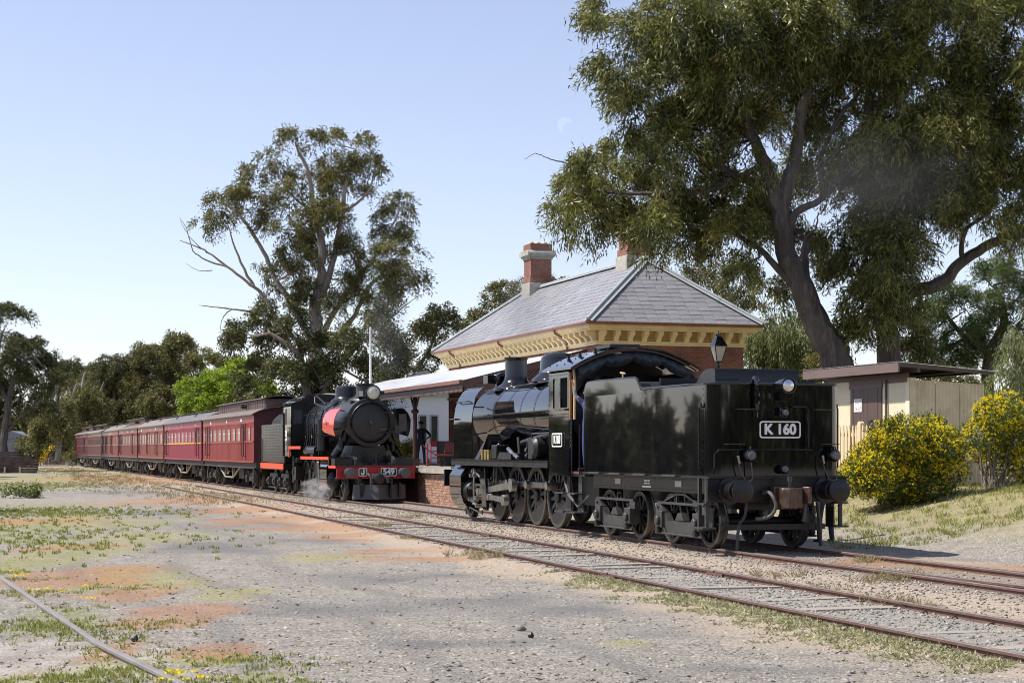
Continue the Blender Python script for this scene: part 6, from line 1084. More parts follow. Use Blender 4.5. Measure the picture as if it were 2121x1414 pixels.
for k in range(9):
    a = -.81 + k * .1745; MB().box(a + .004, a + .168, y0 - .028 - random.uniform(0, .006), y0, -.1, 2.30).build('plank', M['brown'], dr, smooth=False)
MB().box(-.86, .80, y0 - .045, y0 - .005, 2.30, 2.40).box(-.86, .80, y0 - .05, y0 - .01, 2.44, 2.50).build('door_head', M['fascia'], dr)
sg_ = MB().box(-.60, -.20, y0 - .045, y0 - .037, 1.72, 2.05).build('notice', M['white'], sd); pnk = mat('faded_notice_ink', (.72, .58, .58), .6); text('STAFF', .12, pnk, sg_, (-.40, y0 - .047, 1.97), (R(90), 0, 0), .003, .002); text('ONLY', .12, pnk, sg_, (-.40, y0 - .047, 1.80), (R(90), 0, 0), .003, .002)
MB().box(.10, .32, y0 - .06, y0 - .037, 1.47, 1.51).lathe([(.02, -.01), (.045, -.01), (.045, .01), (.02, .01)], (.22, y0 - .07, 1.42), (0, 1, 0), 10, True).cbox((.22, y0 - .07, 1.35), (.08, .03, .08)).build('padlock', M['iron'], dr)
MB().box(-2.0, 2.0, y0 - .03, y0 + .02, 2.5, 2.62).box(-.85, 2.0, y0 - .035, y0 - .01, 2.40, 2.5).build('lintel', M['fascia'], sd); MB().cyl((1.02, y0 - .05, -.1), (1.02, y0 - .05, 2.5), .03, n=8).build('drain_pipe', M['brown'], sd)
ro = MB(); xr0, xr1, yr0, yr1, zf_, zb_ = -2.55, 2.36, -1.50, 1.22, 2.86, 2.66; k = int((xr1 - xr0) / .019)
for i in range(k + 1): x = xr0 + (xr1 - xr0) * i / k; d = .014 * math.sin(i * math.pi / 2); ro.v += [(x, yr0, zf_ + d), (x, yr1, zb_ + d)]
ro.f = [(2 * i, 2 * i + 2, 2 * i + 3, 2 * i + 1) for i in range(k)]; ro.build('roof', M['zinc'], sd)
MB().box(xr0, xr1, yr0 + .01, yr0 + .05, zf_ - .24, zf_ - .02).build('fascia_board', M['fascia'], sd)
for y in (-.9, .1, 1.0): MB().box(xr0 + .05, xr1 - .05, y - .04, y + .04, 2.62, 2.62 + .14 - .05 * (y + .9)).build('purlin', M['brown'], sd)
MB().prism([(yr0 + .05, zf_ - .11), (yr1 - .1, zb_ - .08), (yr1, zb_ - .03), (yr0 + .05, zf_ - .03)], 'yz', xr1 - .07, xr1 - .03).build('barge_board', M['brown'], sd)
fe = sthing('picket_fence', 'cream picket fence with rounded posts beside the shed door', 'fence', -10.4, 7.1, 1.0)
pk = MB().prism([(-.04, 0), (.04, 0), (.04, 1.22), (.025, 1.26), (.03, 1.30), (0, 1.36), (-.03, 1.30), (-.025, 1.26), (-.04, 1.22)], 'xz', -.011, .011).mesh('picket', M['picket'], smooth=False)
for k in range(34): link('picket', pk, fe, (-3.4 + k * .165, -.03, 0), (0, random.uniform(-.01, .01), 0))
for z in (.35, 1.08): MB().box(-3.5, 2.3, -.015, .03, z, z + .09).build('fence_rail', M['picket'], fe)
for x in (-2.6, 1.0): MB().prism([(-.085, 0), (.085, 0), (.085, 1.36)] + arc(0, 1.36, .085, 15, 165, 6) + [(-.085, 1.36)], 'xz', -.06, .06).build('fence_post', M['picket'], fe, loc=(x + .55, 0, 0), bevel=.012)

# ================================================================ PEOPLE
def person(name, label, J, E_, rad, loc, rz, mats, pick, cat='person'):
    nm = list(J); me = bpy.data.meshes.new(name); me.from_pydata([J[k] for k in nm], [(nm.index(a), nm.index(b_)) for a, b_ in E_], [])
    tmp = bpy.data.objects.new('tmp', me); COL.objects.link(tmp); tmp.modifiers.new('s', 'SKIN'); sd_ = tmp.modifiers.new('u', 'SUBSURF'); sd_.levels = 2; sd_.render_levels = 2
    for i, k in enumerate(nm): v = me.skin_vertices[0].data[i]; r_ = rad[k]; v.radius = r_ if isinstance(r_, tuple) else (r_, r_); v.use_root = (k == 'pelvis')
    dg = bpy.context.evaluated_depsgraph_get(); dg.update(); out = bpy.data.meshes.new_from_object(tmp.evaluated_get(dg)); bpy.data.objects.remove(tmp)
    out.materials.clear()
    for m_ in mats: out.materials.append(m_)
    for p in out.polygons: p.use_smooth = True; p.material_index = pick(p.center)
    out.name = name; o = link(name, out, None, loc, (0, 0, rz)); return tag(o, label, cat)
def hand(J, E_, rad, pre, wrist, d, side, s_=1.0):
    d = Vector(d).normalized(); sd_ = Vector(side).normalized(); w_ = Vector(wrist); J[pre + 'palm'] = tuple(w_ + d * .07 * s_); rad[pre + 'palm'] = (.026, .018); E_.append((pre + 'wrist', pre + 'palm'))
    nn_ = d.cross(sd_)
    for i, (o_, l_) in enumerate(((-.030, .065), (-.010, .078), (.010, .074), (.029, .058))):
        b_ = w_ + d * .10 * s_ + sd_ * o_; m_ = b_ + d * l_ * .55; t_ = m_ + (d * .45 + nn_ * .5) * l_ * .6
        for q, v, r_ in (('k', b_, .011), ('m', m_, .009), ('t', t_, .007)): J[pre + q + str(i)] = tuple(v); rad[pre + q + str(i)] = r_
        E_ += [(pre + 'palm', pre + 'k' + str(i)), (pre + 'k' + str(i), pre + 'm' + str(i)), (pre + 'm' + str(i), pre + 't' + str(i))]
    a = w_ + d * .05 + sd_ * -.04; t_ = a + d * .035 + sd_ * -.02 + nn_ * .02; J[pre + 'th'] = tuple(a); J[pre + 'tht'] = tuple(t_); rad[pre + 'th'] = .012; rad[pre + 'tht'] = .009; E_ += [(pre + 'palm', pre + 'th'), (pre + 'th', pre + 'tht')]
def stand(arms):
    J = dict(pelvis=(0, 0, .95), waist=(0, 0, 1.10), chest=(0, .01, 1.32), neckb=(0, 0, 1.47), neck=(0, -.01, 1.53), jaw=(0, -.03, 1.60), head=(0, -.01, 1.68), crown=(0, .0, 1.755),
             hipL=(-.10, 0, .90), kneeL=(-.125, -.02, .50), ankL=(-.14, .02, .10), heelL=(-.14, .03, .05), toeL=(-.165, -.17, .035), hipR=(.10, 0, .90), kneeR=(.13, -.02, .50), ankR=(.15, .02, .10), heelR=(.15, .03, .05), toeR=(.19, -.16, .035),
             shL=(-.19, .01, 1.42), shR=(.19, .01, 1.42)); J.update(arms)
    rad = dict(pelvis=(.165, .12), waist=(.15, .11), chest=(.17, .115), neckb=(.08, .075), neck=.055, jaw=(.068, .075), head=(.075, .09), crown=(.05, .06), hipL=.095, kneeL=.068, ankL=.055, heelL=.05, toeL=(.045, .03), hipR=.095, kneeR=.068, ankR=.055, heelR=.05, toeR=(.045, .03), shL=.072, shR=.072, elL=.05, elR=.05, wL=.04, wR=.04)
    E_ = [('pelvis', 'waist'), ('waist', 'chest'), ('chest', 'neckb'), ('neckb', 'neck'), ('neck', 'jaw'), ('jaw', 'head'), ('head', 'crown'), ('pelvis', 'hipL'), ('hipL', 'kneeL'), ('kneeL', 'ankL'), ('ankL', 'heelL'), ('heelL', 'toeL'), ('pelvis', 'hipR'), ('hipR', 'kneeR'), ('kneeR', 'ankR'), ('ankR', 'heelR'), ('heelR', 'toeR'), ('chest', 'shL'), ('shL', 'elL'), ('elL', 'Lwrist'), ('chest', 'shR'), ('shR', 'elR'), ('elR', 'Rwrist')]
    rad['Lwrist'] = rad['Rwrist'] = (.03, .024); return J, E_, rad
def face(o, hairm, loc_z=1.68, rz=0):
    h = MB().lathe([(.098, -.02), (.102, .03), (.09, .075), (.06, .105), (0, .115)], (0, .012, loc_z), (0, 0, 1), 16); h.v = [(x, y * 1.12, z) for x, y, z in h.v]; h.build('hair', hairm, o)
    MB().prism([(-.095, 1.695 - 1.68 + loc_z), (-.125, 1.64 - 1.68 + loc_z), (-.092, 1.635 - 1.68 + loc_z)], 'yz', -.014, .014).build('nose', M['skindark'], o)
    m = MB()
    for sg in (-1, 1): m.lathe([(0, -.012), (.012, 0), (0, .012)], (sg * .032, -.092, loc_z + .005), (0, 1, 0), 8)
    m.build('eyes', M['hair'], o); m = MB()
    for sg in (-1, 1): m.lathe([(0, -.012), (.03, 0), (0, .012)], (sg * .083, .0, loc_z - .01), (1, 0, 0), 8)
    m.box(-.025, .025, -.108, -.10, loc_z - .065, loc_z - .058); m.build('ears', M['skindark'], o)
J, E_, rad = stand(dict(elL=(-.24, .02, 1.15), Lwrist=(-.27, -.04, .90), elR=(.40, .05, 1.20), Rwrist=(.22, -.08, 1.06)))
hand(J, E_, rad, 'L', J['Lwrist'], (0, -.1, -1), (0, -1, 0)); hand(J, E_, rad, 'R', J['Rwrist'], (-.9, -.2, -.3), (0, .3, -1))
pmn = person('person', 'person in dark navy overalls standing on the platform, one hand on hip', J, E_, rad, S(-39.3, 4.15, PZ), R(-3), [M['navy'], M['skindark'], M['boot']], lambda c: 2 if c.z < .11 else 1 if c.z > 1.50 or (c.x < -.2 and c.z < 1.13) or (c.x > .17 and c.y < -.02 and c.z < 1.19 and c.z > .95) else 0)
face(pmn, M['hair'])
J, E_, rad = stand(dict(elL=(-.30, -.16, 1.60), Lwrist=(-.32, -.19, 1.86), elR=(.25, .02, 1.15), Rwrist=(.27, -.08, .93)))
hand(J, E_, rad, 'L', J['Lwrist'], (-.15, -.35, .5), (.5, -.6, -.2)); hand(J, E_, rad, 'R', J['Rwrist'], (0, -.1, -1), (0, -1, 0))
pdr = person('person', 'engine driver in blue overalls leaning out of the cab, holding the pole', J, E_, rad, S(-5.66, -1.10, 1.30), ALPHA + R(8), [M['blueoverall'], M['skin'], M['boot'], M['check']], lambda c: 2 if c.z < .11 else 1 if (c.z > 1.50 and abs(c.x) < .15) or c.z > 1.80 or (c.x > .2 and c.z < .98) else 3 if (c.x < -.22 and c.z > 1.40) or (c.x > .2) else 0)
face(pdr, M['hair'])
J, E_, rad = stand(dict(elL=(-.25, .02, 1.15), Lwrist=(-.25, -.10, .95), elR=(.25, .02, 1.15), Rwrist=(.25, -.10, .95)))
hand(J, E_, rad, 'L', J['Lwrist'], (0, -.1, -1), (0, -1, 0)); hand(J, E_, rad, 'R', J['Rwrist'], (0, -.1, -1), (0, -1, 0))
q = S(-3.6, 3.35); zq = float(gheight(np.array([q.x]), np.array([q.y]))[0]) - .02
pbh = person('person', 'person in dark jeans mostly hidden behind the tender, only legs showing', J, E_, rad, (q.x, q.y, zq), R(200), [M['jeans'], M['skindark'], M['boot'], M['navy']], lambda c: 2 if c.z < .11 else 1 if c.z > 1.50 or (abs(c.x) > .2 and c.z < .98) else 3 if c.z > .95 else 0)
face(pbh, M['hair'])

# ================================================================ PLATFORM LUGGAGE
def at(px, D): return Vector(((px - CX) / F * D, D, PZ))
bw = thing('luggage_barrow', 'red four wheeled luggage barrow with slatted back on the platform', 'barrow', at(928, 66), R(-4))
MB().box(-.45, .50, -.3, .3, .40, .47).build('deck', M['redbarrow'], bw)
bwm = wheel_meshes(.15, 6, wd=.05)
for x in (-.22, .35):
    for y in (-.26, .26): wo = link('wheel', bwm[0], bw, (x, y, .158)); link('tyre', bwm[1], wo)
for k in range(5): MB().box(-.12 + .02 * k, .36, -.29, -.26, .55 + k * .075, .59 + k * .075).build('slat', M['redbarrow'], bw)
for x in (-.1, .36): MB().cyl((x, -.275, .45), (x + .04, -.275, .95), .022, n=6).build('stake', M['redbarrow'], bw)
MB().tube([(-.45, 0, .43), (-.75, 0, .6), (-.95, 0, .8)], .03, 6).build('draw_bar', M['redbarrow'], bw); MB().cyl((-.78, -.2, .0), (-.76, -.2, .85), .03, n=6).build('prop_leg', M['redbarrow'], bw)
ht = thing('hand_truck', 'red two wheeled hand truck standing upright beside the barrow', 'hand truck', at(899, 67), R(5))
for x in (-.12, .12): MB().tube([(x, .05, .05), (x, .0, .9), (x, .1, 1.12)], .022, 6).build('handle', M['redbarrow'], ht)
for z in (.3, .55, .8): MB().box(-.12, .12, -.01, .02, z, z + .04).build('cross_bar', M['redbarrow'], ht)
for x in (-.2, .2): wo = link('wheel', bwm[0], ht, (x, .1, .158), (0, 0, R(90))); link('tyre', bwm[1], wo)
MB().cbox((0, -.02, .86), (.2, .12, .22)).build('tool_bag', M['red'], ht)
tk_ = thing('travel_trunk', 'dark blue green travel trunk standing behind the red barrow', 'trunk', at(927, 68), R(3)); MB().box(-.42, .35, -.2, .2, 0, .95).build('case', M['trunkblue'], tk_, bevel=.02)
for x in (-.38, .30): MB().box(x, x + .03, -.215, .215, 0, .96).build('strap', M['under'], tk_)
MB().box(-.42, .35, -.21, .21, .93, .97).build('lid', M['trunkblue'], tk_)
cb = thing('cream_carton', 'small cream carton standing on the end of the red barrow', 'carton', at(945, 66.0) + Vector((.0, .0, .47)), R(0)); MB().box(-.11, .11, -.12, .12, 0, .30).build('carton_body', M['cream'], cb, bevel=.01); MB().box(-.115, .115, -.125, .125, .28, .305).build('carton_lid', M['cream'], cb)
# timber stacks and odds far left
def stack(px, py, D, nrow, ncol, ln_, label):
    g_ = P(px, py, D); t_ = thing('sleeper_stack', label, 'timber stack', (g_.x, g_.y, -.13), R(random.uniform(-8, 8)))
    for r_ in range(nrow):
        for c_ in range(ncol): MB().cbox((random.uniform(-.15, .15), c_ * .30 + random.uniform(-.03, .03), .10 + r_ * .19), (ln_ + random.uniform(-.3, .3), .24, .16), (0, 0, random.uniform(-.04, .04))).build('beam', M['logs'], t_, smooth=False)
    for x in (-.6, .6): MB().box(x - .06, x + .06, -.25, -.16, 0, .5).build('bearer', M['concrete'], t_)
stack(-20, 940, 140, 9, 4, 4.2, 'taller dark timber stack cut by the left edge of the picture'); stack(27, 945, 138, 7, 4, 3.4, 'lower dark timber stack right of the taller one at far left')
wb = thing('yard_wall', 'low fence of upright boards among yellow bushes beyond the last carriage', 'fence', (P(118, 940, 205).x, 205, -.1), R(-4))
for k in range(16): MB().box(-2 + k * .5, -1.54 + k * .5, -.03, .03, 0, 1.8 + .1 * math.sin(k * 2.1)).build('board', M['zinc'] if k > 5 else M['fascia'], wb)
MB().box(-1.95, -1.65, -.1, .1, 0, 2.1).build('post', M['concrete'], wb)
fs_ = thing('far_shed', 'tiny grey blue shed among trees at the far left', 'shed', (P(25, 900, 230).x, 230, 0)); fsm = mat('grey_blue_shed_paint', (.16, .18, .21), .6); MB().box(-2.5, 2.5, 0, 4, 0, 3.2).build('wall', fsm, fs_); MB().prism([(-2.8, 3.2), (2.8, 3.2), (0, 4.2)], 'xz', -.3, 4.3).build('roof', fsm, fs_)
# ================================================================ TREES
def tree(name, label, base, limbs, clumps, leafm, barkm, ln, wd, dens, per, tr_, droop=.5, group=None, twigs=4, zs=.85, cat='tree', hang=0.0, spread=.6, tr0=.05):
    """limbs: [(points, r0, r1)] world; clumps: [(Vector, radius)] world; dens tufts per square metre of clump shell, per leaves per tuft"""
    base = Vector(base); t = thing(name, label, cat, base, 0, group); m = MB(); samples = []
    for pts, r0, r1 in limbs:
        pts = [Vector(p) for p in pts]; fine = []
        for i in range(len(pts) - 1):
            a, b_, c_, d_ = pts[max(i - 1, 0)], pts[i], pts[i + 1], pts[min(i + 2, len(pts) - 1)]
            for k in range(5):
                u = k / 5; fine.append(.5 * ((2 * b_) + (c_ - a) * u + (2 * a - 5 * b_ + 4 * c_ - d_) * u * u + (3 * b_ - a - 3 * c_ + d_) * u ** 3))
        fine.append(pts[-1]); fine = [p + Vector((random.gauss(0, .02), random.gauss(0, .02), 0)) * (1 + r0 * 2) for p in fine]
        m.tube([p - base for p in fine], r0, 9 if r0 > .15 else 6, r1); samples += [(p, r0 + (r1 - r0) * i / len(fine)) for i, p in enumerate(fine)]
    SP = np.array([tuple(p) for p, r in samples]); C = []; Dv = []; tint = []
    for c_, r_ in clumps:
        c_ = Vector(c_); dd = np.linalg.norm(SP - np.array(c_)[None], axis=1); j = int(np.argmin(dd)); p0 = samples[j][0]; mid = (p0 + c_) / 2 + Vector((random.gauss(0, .2), random.gauss(0, .2), -.12 * r_)); rr = min(samples[j][1] * .6, tr0 + .02 * r_)
        m.tube([p0 - base, mid - base, c_ - base], rr, 5, rr * .4)
        nt_ = max(6, int(dens * 4 * math.pi * r_ * r_)); ns_ = max(4, min(11, int(3 + 4 * r_))); su = unit(rng.normal(size=(ns_, 3)) + np.array([0, 0, .25])[None]); sr = r_ * rng.uniform(.30, .50, ns_); sc_ = np.array(c_)[None] + su * (r_ * rng.uniform(.45, .80, ns_))[:, None] * np.array([1, 1, zs])[None]
        pk_ = rng.integers(0, ns_, nt_); v_ = unit(rng.normal(size=(nt_, 3)) + np.array([0, 0, .2])[None]); tc_ = sc_[pk_] + v_ * (sr[pk_] * (1 - np.abs(rng.normal(0, .25, nt_))).clip(.1) * rng.uniform(.85, 1.2, nt_))[:, None] * np.array([1, 1, .8])[None]; u = unit(tc_ - np.array(c_)[None])
        for k in range(twigs):
            e_ = Vector(tc_[rng.integers(nt_)]); m.tube([c_ - base, (c_ + e_) / 2 - base + Vector((0, 0, -.05 * r_)), e_ - base], rr * .4, 4, rr * .12)
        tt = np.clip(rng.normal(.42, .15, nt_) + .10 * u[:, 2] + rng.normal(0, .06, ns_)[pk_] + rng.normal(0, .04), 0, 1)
        t_ = rng.random(nt_ * per)[:, None]; od = unit(np.repeat(u + rng.normal(0, .5, (nt_, 3)), per, 0)) * 2.0 * tr_; lc = np.repeat(tc_, per, 0) + od * t_ + np.array([0, 0, -1.0])[None] * (t_ ** 2) * tr_ * (1 + 1.6 * droop) + rng.normal(0, tr_ * .42, (nt_ * per, 3))
        if hang: lc[:, 2] -= rng.random(nt_ * per) * hang * r_
        dv = np.repeat(u, per, 0) * .5 + rng.normal(0, spread, (nt_ * per, 3)); dv[:, 2] -= droop
        C.append(lc); Dv.append(dv); tint.append(np.clip(np.repeat(tt, per) + rng.normal(0, .17, nt_ * per), 0, 1))
    m.build('trunk', barkm, t)
    C = np.concatenate(C) - np.array(base)[None]; link('crown', leaves('crown', C, np.concatenate(Dv), ln, wd, leafm, np.concatenate(tint)), t); return t, len(C)
def CL(lst, D, dj=0.0, ky=1.0): return [(P(px, py, D + random.uniform(-dj, dj) + (dz[0] if dz else 0)), r_ * D / F * ky) for px, py, r_, *dz in lst]
def LM(lst, D): return [([P(*(q[:2]), D + (q[2] if len(q) > 2 else 0)) for q in pts], r0, r1) for pts, r0, r1 in lst]
tot = 0
# big river gum behind the shed
D = 52
big = [(1190, 395, 48), (1232, 345, 50), (1215, 440, 45), (1165, 435, 34), (1262, 420, 55), (1245, 25, 36), (1235, 60, 26), (1330, 80, 75), (1300, 160, 62), (1400, 55, 85), (1335, 235, 72), (1300, 300, 46), (1420, 160, 85), (1500, 60, 85), (1380, 320, 85), (1330, 390, 75), (1450, 250, 85), (1420, 425, 80), (1350, 465, 52), (1500, 415, 80), (1540, 150, 95), (1600, 60, 95), (1560, 290, 90, 2), (1700, 50, 100), (1650, 180, 95, 2.5), (1760, 180, 110, 2), (1720, 310, 95, 2.5), (1800, 60, 105), (1850, 300, 115), (1790, 420, 105, 1), (1900, 180, 110), (1900, 420, 105), (1960, 60, 105), (2000, 300, 115), (2050, 150, 110), (2070, 400, 95), (2110, 30, 90), (1840, 520, 90), (1835, 620, 75), (1775, 570, 62), (1850, 690, 58), (1620, 400, 60, 2.5), (1530, 480, 50), (1580, 440, 55, 1.5), (1545, 545, 36), (1600, 600, 34, 1.5), (2130, 300, 110), (2010, 440, 60), (2110, 470, 40), (2230, 120, 130), (2240, 350, 110), (1450, -90, 95), (1620, -100, 110), (1800, -110, 120), (1980, -110, 120), (2150, -110, 120), (1680, 480, 50, 2), (1900, 320, 80, -1), (1760, 700, 40, 1), (1900, 720, 36)]
limbs = LM([([(1742, 800), (1730, 740), (1700, 680), (1662, 600), (1630, 520), (1608, 420), (1582, 340), (1558, 280), (1530, 200)], .52, .10), ([(1612, 440), (1640, 350), (1662, 240), (1678, 130), (1690, 60), (1740, -20)], .24, .06), ([(1625, 500), (1650, 440), (1704, 408), (1700, 340), (1728, 255), (1790, 180, 1)], .15, .04), ([(1845, 800, 1), (1838, 700, 1), (1825, 560, 1), (1812, 420, 1), (1800, 250, 1), (1810, 100, 1)], .42, .08), ([(1828, 620, 1), (1890, 602), (1945, 588), (1990, 545), (2050, 505), (2121, 480), (2200, 430)], .24, .10), ([(1990, 545), (2000, 480), (2040, 440), (2060, 380)], .09, .03), ([(1655, 600), (1600, 545), (1560, 505), (1500, 478), (1440, 470)], .13, .04), ([(1600, 400), (1500, 350), (1420, 300), (1340, 240)], .14, .04), ([(1585, 340), (1480, 390), (1380, 400), (1280, 400), (1210, 390)], .12, .03), ([(1545, 260), (1450, 160), (1400, 70)], .12, .03), ([(1680, 130), (1640, 60), (1600, 20)], .10, .03), ([(1704, 408), (1780, 330), (1850, 250), (1900, 150)], .10, .03), ([(1810, 420, 1), (1900, 340), (2000, 250), (2080, 140)], .18, .05), ([(1230, 350), (1160, 335), (1140, 330), (1110, 318), (1090, 330)], .025, .006), ([(1690, 690, .5), (1668, 560, .6), (1672, 500, .7)], .16, .10), ([(1655, 560, -.6), (1665, 500, -.7), (1690, 470, -.7), (1695, 440, -.7)], .05, .02)], D)
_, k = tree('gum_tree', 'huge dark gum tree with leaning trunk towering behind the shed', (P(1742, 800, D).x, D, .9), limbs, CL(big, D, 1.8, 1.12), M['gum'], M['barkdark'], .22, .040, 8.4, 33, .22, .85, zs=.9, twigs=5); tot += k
# tall open gum behind engine J
D = 96
mid_ = [(455, 430, 34), (428, 458, 22), (505, 418, 36), (487, 398, 26), (562, 330, 26), (530, 365, 24), (600, 288, 25), (660, 296, 26), (692, 288, 22), (745, 310, 36), (772, 345, 26), (640, 368, 46), (700, 390, 36), (600, 405, 32), (562, 440, 34), (642, 440, 42), (702, 460, 40), (752, 400, 20), (832, 420, 32), (792, 462, 30), (822, 492, 36), (842, 540, 36), (800, 540, 40), (862, 572, 22), (762, 560, 30), (722, 522, 36), (662, 520, 40), (612, 492, 30), (580, 540, 26), (702, 580, 30), (822, 600, 30), (782, 622, 30), (592, 476, 26), (500, 350, 10), (848, 600, 20), (720, 345, 24), (690, 330, 22), (600, 565, 28), (640, 605, 30), (690, 630, 30), (560, 605, 24), (612, 630, 28), (735, 600, 28), (680, 430, 30), (620, 530, 26), (545, 560, 18)]
ml_ = LM([([(652, 960), (652, 800), (655, 700), (652, 640), (662, 590), (668, 520), (652, 440), (640, 360), (612, 300)], .50, .06), ([(655, 640), (690, 545), (706, 445), (722, 350), (738, 310)], .22, .05), ([(648, 720), (610, 640), (572, 580), (545, 520), (505, 455), (470, 425)], .20, .05), ([(630, 720), (582, 670), (545, 612), (520, 590), (470, 552), (430, 522), (392, 505), (372, 498)], .15, .015), ([(525, 592), (492, 530), (474, 468)], .10, .03), ([(575, 662), (530, 648), (480, 640), (430, 634), (412, 632)], .09, .012), ([(470, 552), (430, 540), (400, 520), (388, 478), (375, 455)], .06, .01), ([(480, 640), (460, 660), (456, 690)], .04, .01), ([(430, 522), (400, 500), (380, 470), (372, 450)], .03, .008), ([(440, 560), (410, 560), (385, 545)], .03, .008), ([(668, 690), (715, 610), (762, 555), (800, 490), (832, 430)], .17, .04), ([(685, 720), (735, 650), (768, 590), (810, 560), (845, 545)], .16, .04), ([(706, 445), (760, 400), (775, 350)], .10, .03), ([(652, 440), (600, 400), (565, 335)], .10, .03), ([(790, 680), (830, 640), (862, 615)], .06, .015)], D)
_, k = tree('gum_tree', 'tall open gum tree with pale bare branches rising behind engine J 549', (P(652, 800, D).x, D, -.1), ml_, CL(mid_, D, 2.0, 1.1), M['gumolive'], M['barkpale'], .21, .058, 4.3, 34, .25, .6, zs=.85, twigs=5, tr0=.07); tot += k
low = [(500, 690, 36), (480, 704, 24), (552, 662, 40), (602, 655, 36), (562, 722, 46), (622, 742, 46), (682, 722, 46), (732, 702, 46), (782, 690, 40), (802, 732, 36), (662, 785, 42), (742, 762, 42), (582, 785, 42), (532, 776, 40), (700, 830, 46), (620, 835, 46), (540, 840, 40), (780, 800, 40), (820, 770, 34), (770, 640, 30)]
_, k = tree('evergreen_tree', 'dense dark low tree massed round the foot of the tall open gum', (P(640, 800, 90).x, 90, -.1), LM([([(640, 980), (640, 850), (620, 740), (560, 690)], .35, .08), ([(640, 880), (700, 760), (770, 690)], .25, .06)], 90), CL(low, 90, 2.0), M['gumdark'], M['bark'], .22, .07, 5.0, 32, .26, .5); tot += k
rt = [(902, 680, 42), (872, 692, 32), (935, 690, 32), (892, 740, 26), (852, 742, 26), (942, 722, 22), (915, 655, 26), (880, 770, 24)]
_, k = tree('gum_tree', 'small dark gum tree between engine J 549 and the station roof', (P(880, 800, 100).x, 100, -.1), LM([([(850, 980), (860, 850), (850, 780), (880, 740), (905, 690)], .22, .05), ([(855, 800), (830, 770), (800, 775)], .10, .03)], 100), CL(rt, 100, 1.5), M['gumdark'], M['bark'], .23, .07, 4.2, 30, .26, .5); tot += k
bc = [(1045, 612, 28), (1078, 602, 24), (1020, 626, 18), (985, 662, 22), (1152, 592, 24), (1175, 600, 24), (1000, 650, 15), (1120, 620, 26), (1060, 650, 26), (1100, 660, 28), (1000, 700, 24)]
_, k = tree('gum_tree', 'olive gum tree showing beside the left station chimney', (P(1060, 800, 125).x, 125, -.1), LM([([(1060, 960), (1060, 760), (1055, 640)], .3, .08)], 125), CL(bc, 125, 1.5, 1.15), M['gumolive'], M['bark'], .24, .08, 5.0, 24, .26, .4); tot += k
# bright spring tree behind the carriages
br = [(408, 812, 32), (450, 792, 34), (492, 778, 32), (522, 795, 30), (440, 832, 28), (500, 822, 30), (545, 815, 24), (470, 815, 30), (395, 835, 22), (505, 760, 20)]
_, k = tree('leafy_tree', 'vivid lime green tree just behind the red carriages', (P(470, 850, 125).x, 125, -.1), LM([([(470, 980), (470, 860), (465, 810)], .25, .08)], 125), CL(br, 125, 1.5, 1.15), M['bright'], M['bark'], .20, .13, 6.0, 22, .22, .2); tot += k
# woodland left, each tree its own
wood = [('broad olive gum tree at the centre of the wood behind the carriages', 330, 215, 'gumolive', [(330, 740, 44), (370, 730, 40), (300, 760, 40), (345, 790, 46), (290, 810, 40), (390, 780, 40), (330, 840, 46), (280, 850, 40), (380, 840, 40), (310, 890, 40), (365, 890, 40)]),
        ('rusty tipped gum tree right of the centre of the wood, behind the lime green tree', 430, 205, 'gumolive', [(420, 752, 32), (450, 765, 30), (480, 752, 24), (440, 800, 36), (410, 820, 34), (470, 800, 30), (430, 860, 36), (395, 880, 30), (490, 790, 22)]),
        ('dull green gum tree at the left part of the wood', 240, 220, 'gumdark', [(230, 770, 38), (262, 760, 34), (205, 790, 34), (240, 815, 40), (210, 850, 38), (262, 860, 36), (230, 895, 38), (190, 830, 28)]),
        ('brown green gum tree above the last carriages', 175, 205, 'gumolive', [(165, 800, 30), (185, 830, 32), (150, 840, 28), (170, 870, 34), (200, 890, 30), (150, 900, 28), (190, 925, 28)]),
        ('small grey green tree with pale trunks left of the last carriage', 120, 190, 'gumolive', [(120, 850, 26), (100, 880, 26), (135, 890, 26), (115, 915, 24), (85, 900, 22), (65, 920, 22)]),
        ('distant hazy gum tree peeping over the wood at left', 145, 260, 'gumdark', [(145, 765, 26), (160, 790, 24), (130, 800, 24), (120, 765, 18)])]
for lb, px, D, lm, cl_ in wood:
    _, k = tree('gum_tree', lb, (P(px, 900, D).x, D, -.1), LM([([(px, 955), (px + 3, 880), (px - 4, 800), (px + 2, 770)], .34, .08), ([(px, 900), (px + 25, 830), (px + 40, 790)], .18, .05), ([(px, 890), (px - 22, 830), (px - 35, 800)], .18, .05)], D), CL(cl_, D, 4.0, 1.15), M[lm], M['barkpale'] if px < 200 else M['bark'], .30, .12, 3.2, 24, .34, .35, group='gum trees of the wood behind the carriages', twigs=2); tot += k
dk = [(22, 660, 32), (8, 700, 30), (-30, 680, 40), (62, 735, 40), (102, 765, 34), (52, 800, 40), (122, 795, 28), (20, 760, 36), (85, 835, 28), (-20, 780, 44), (15, 850, 34), (-40, 860, 40), (30, 720, 20)]
_, k = tree('gum_tree', 'dark gum tree with bare trunk at the far left edge', (P(10, 900, 150).x, 150, -.1), LM([([(12, 975), (10, 900), (25, 800), (60, 740), (90, 760)], .38, .08), ([(20, 840), (-10, 760), (10, 680)], .22, .06), ([(15, 890), (50, 850), (75, 800)], .15, .04)], 150), CL(dk, 150, 2.5, 1.1), M['gumdark'], M['barkdark'], .27, .09, 3.8, 24, .30, .4); tot += k
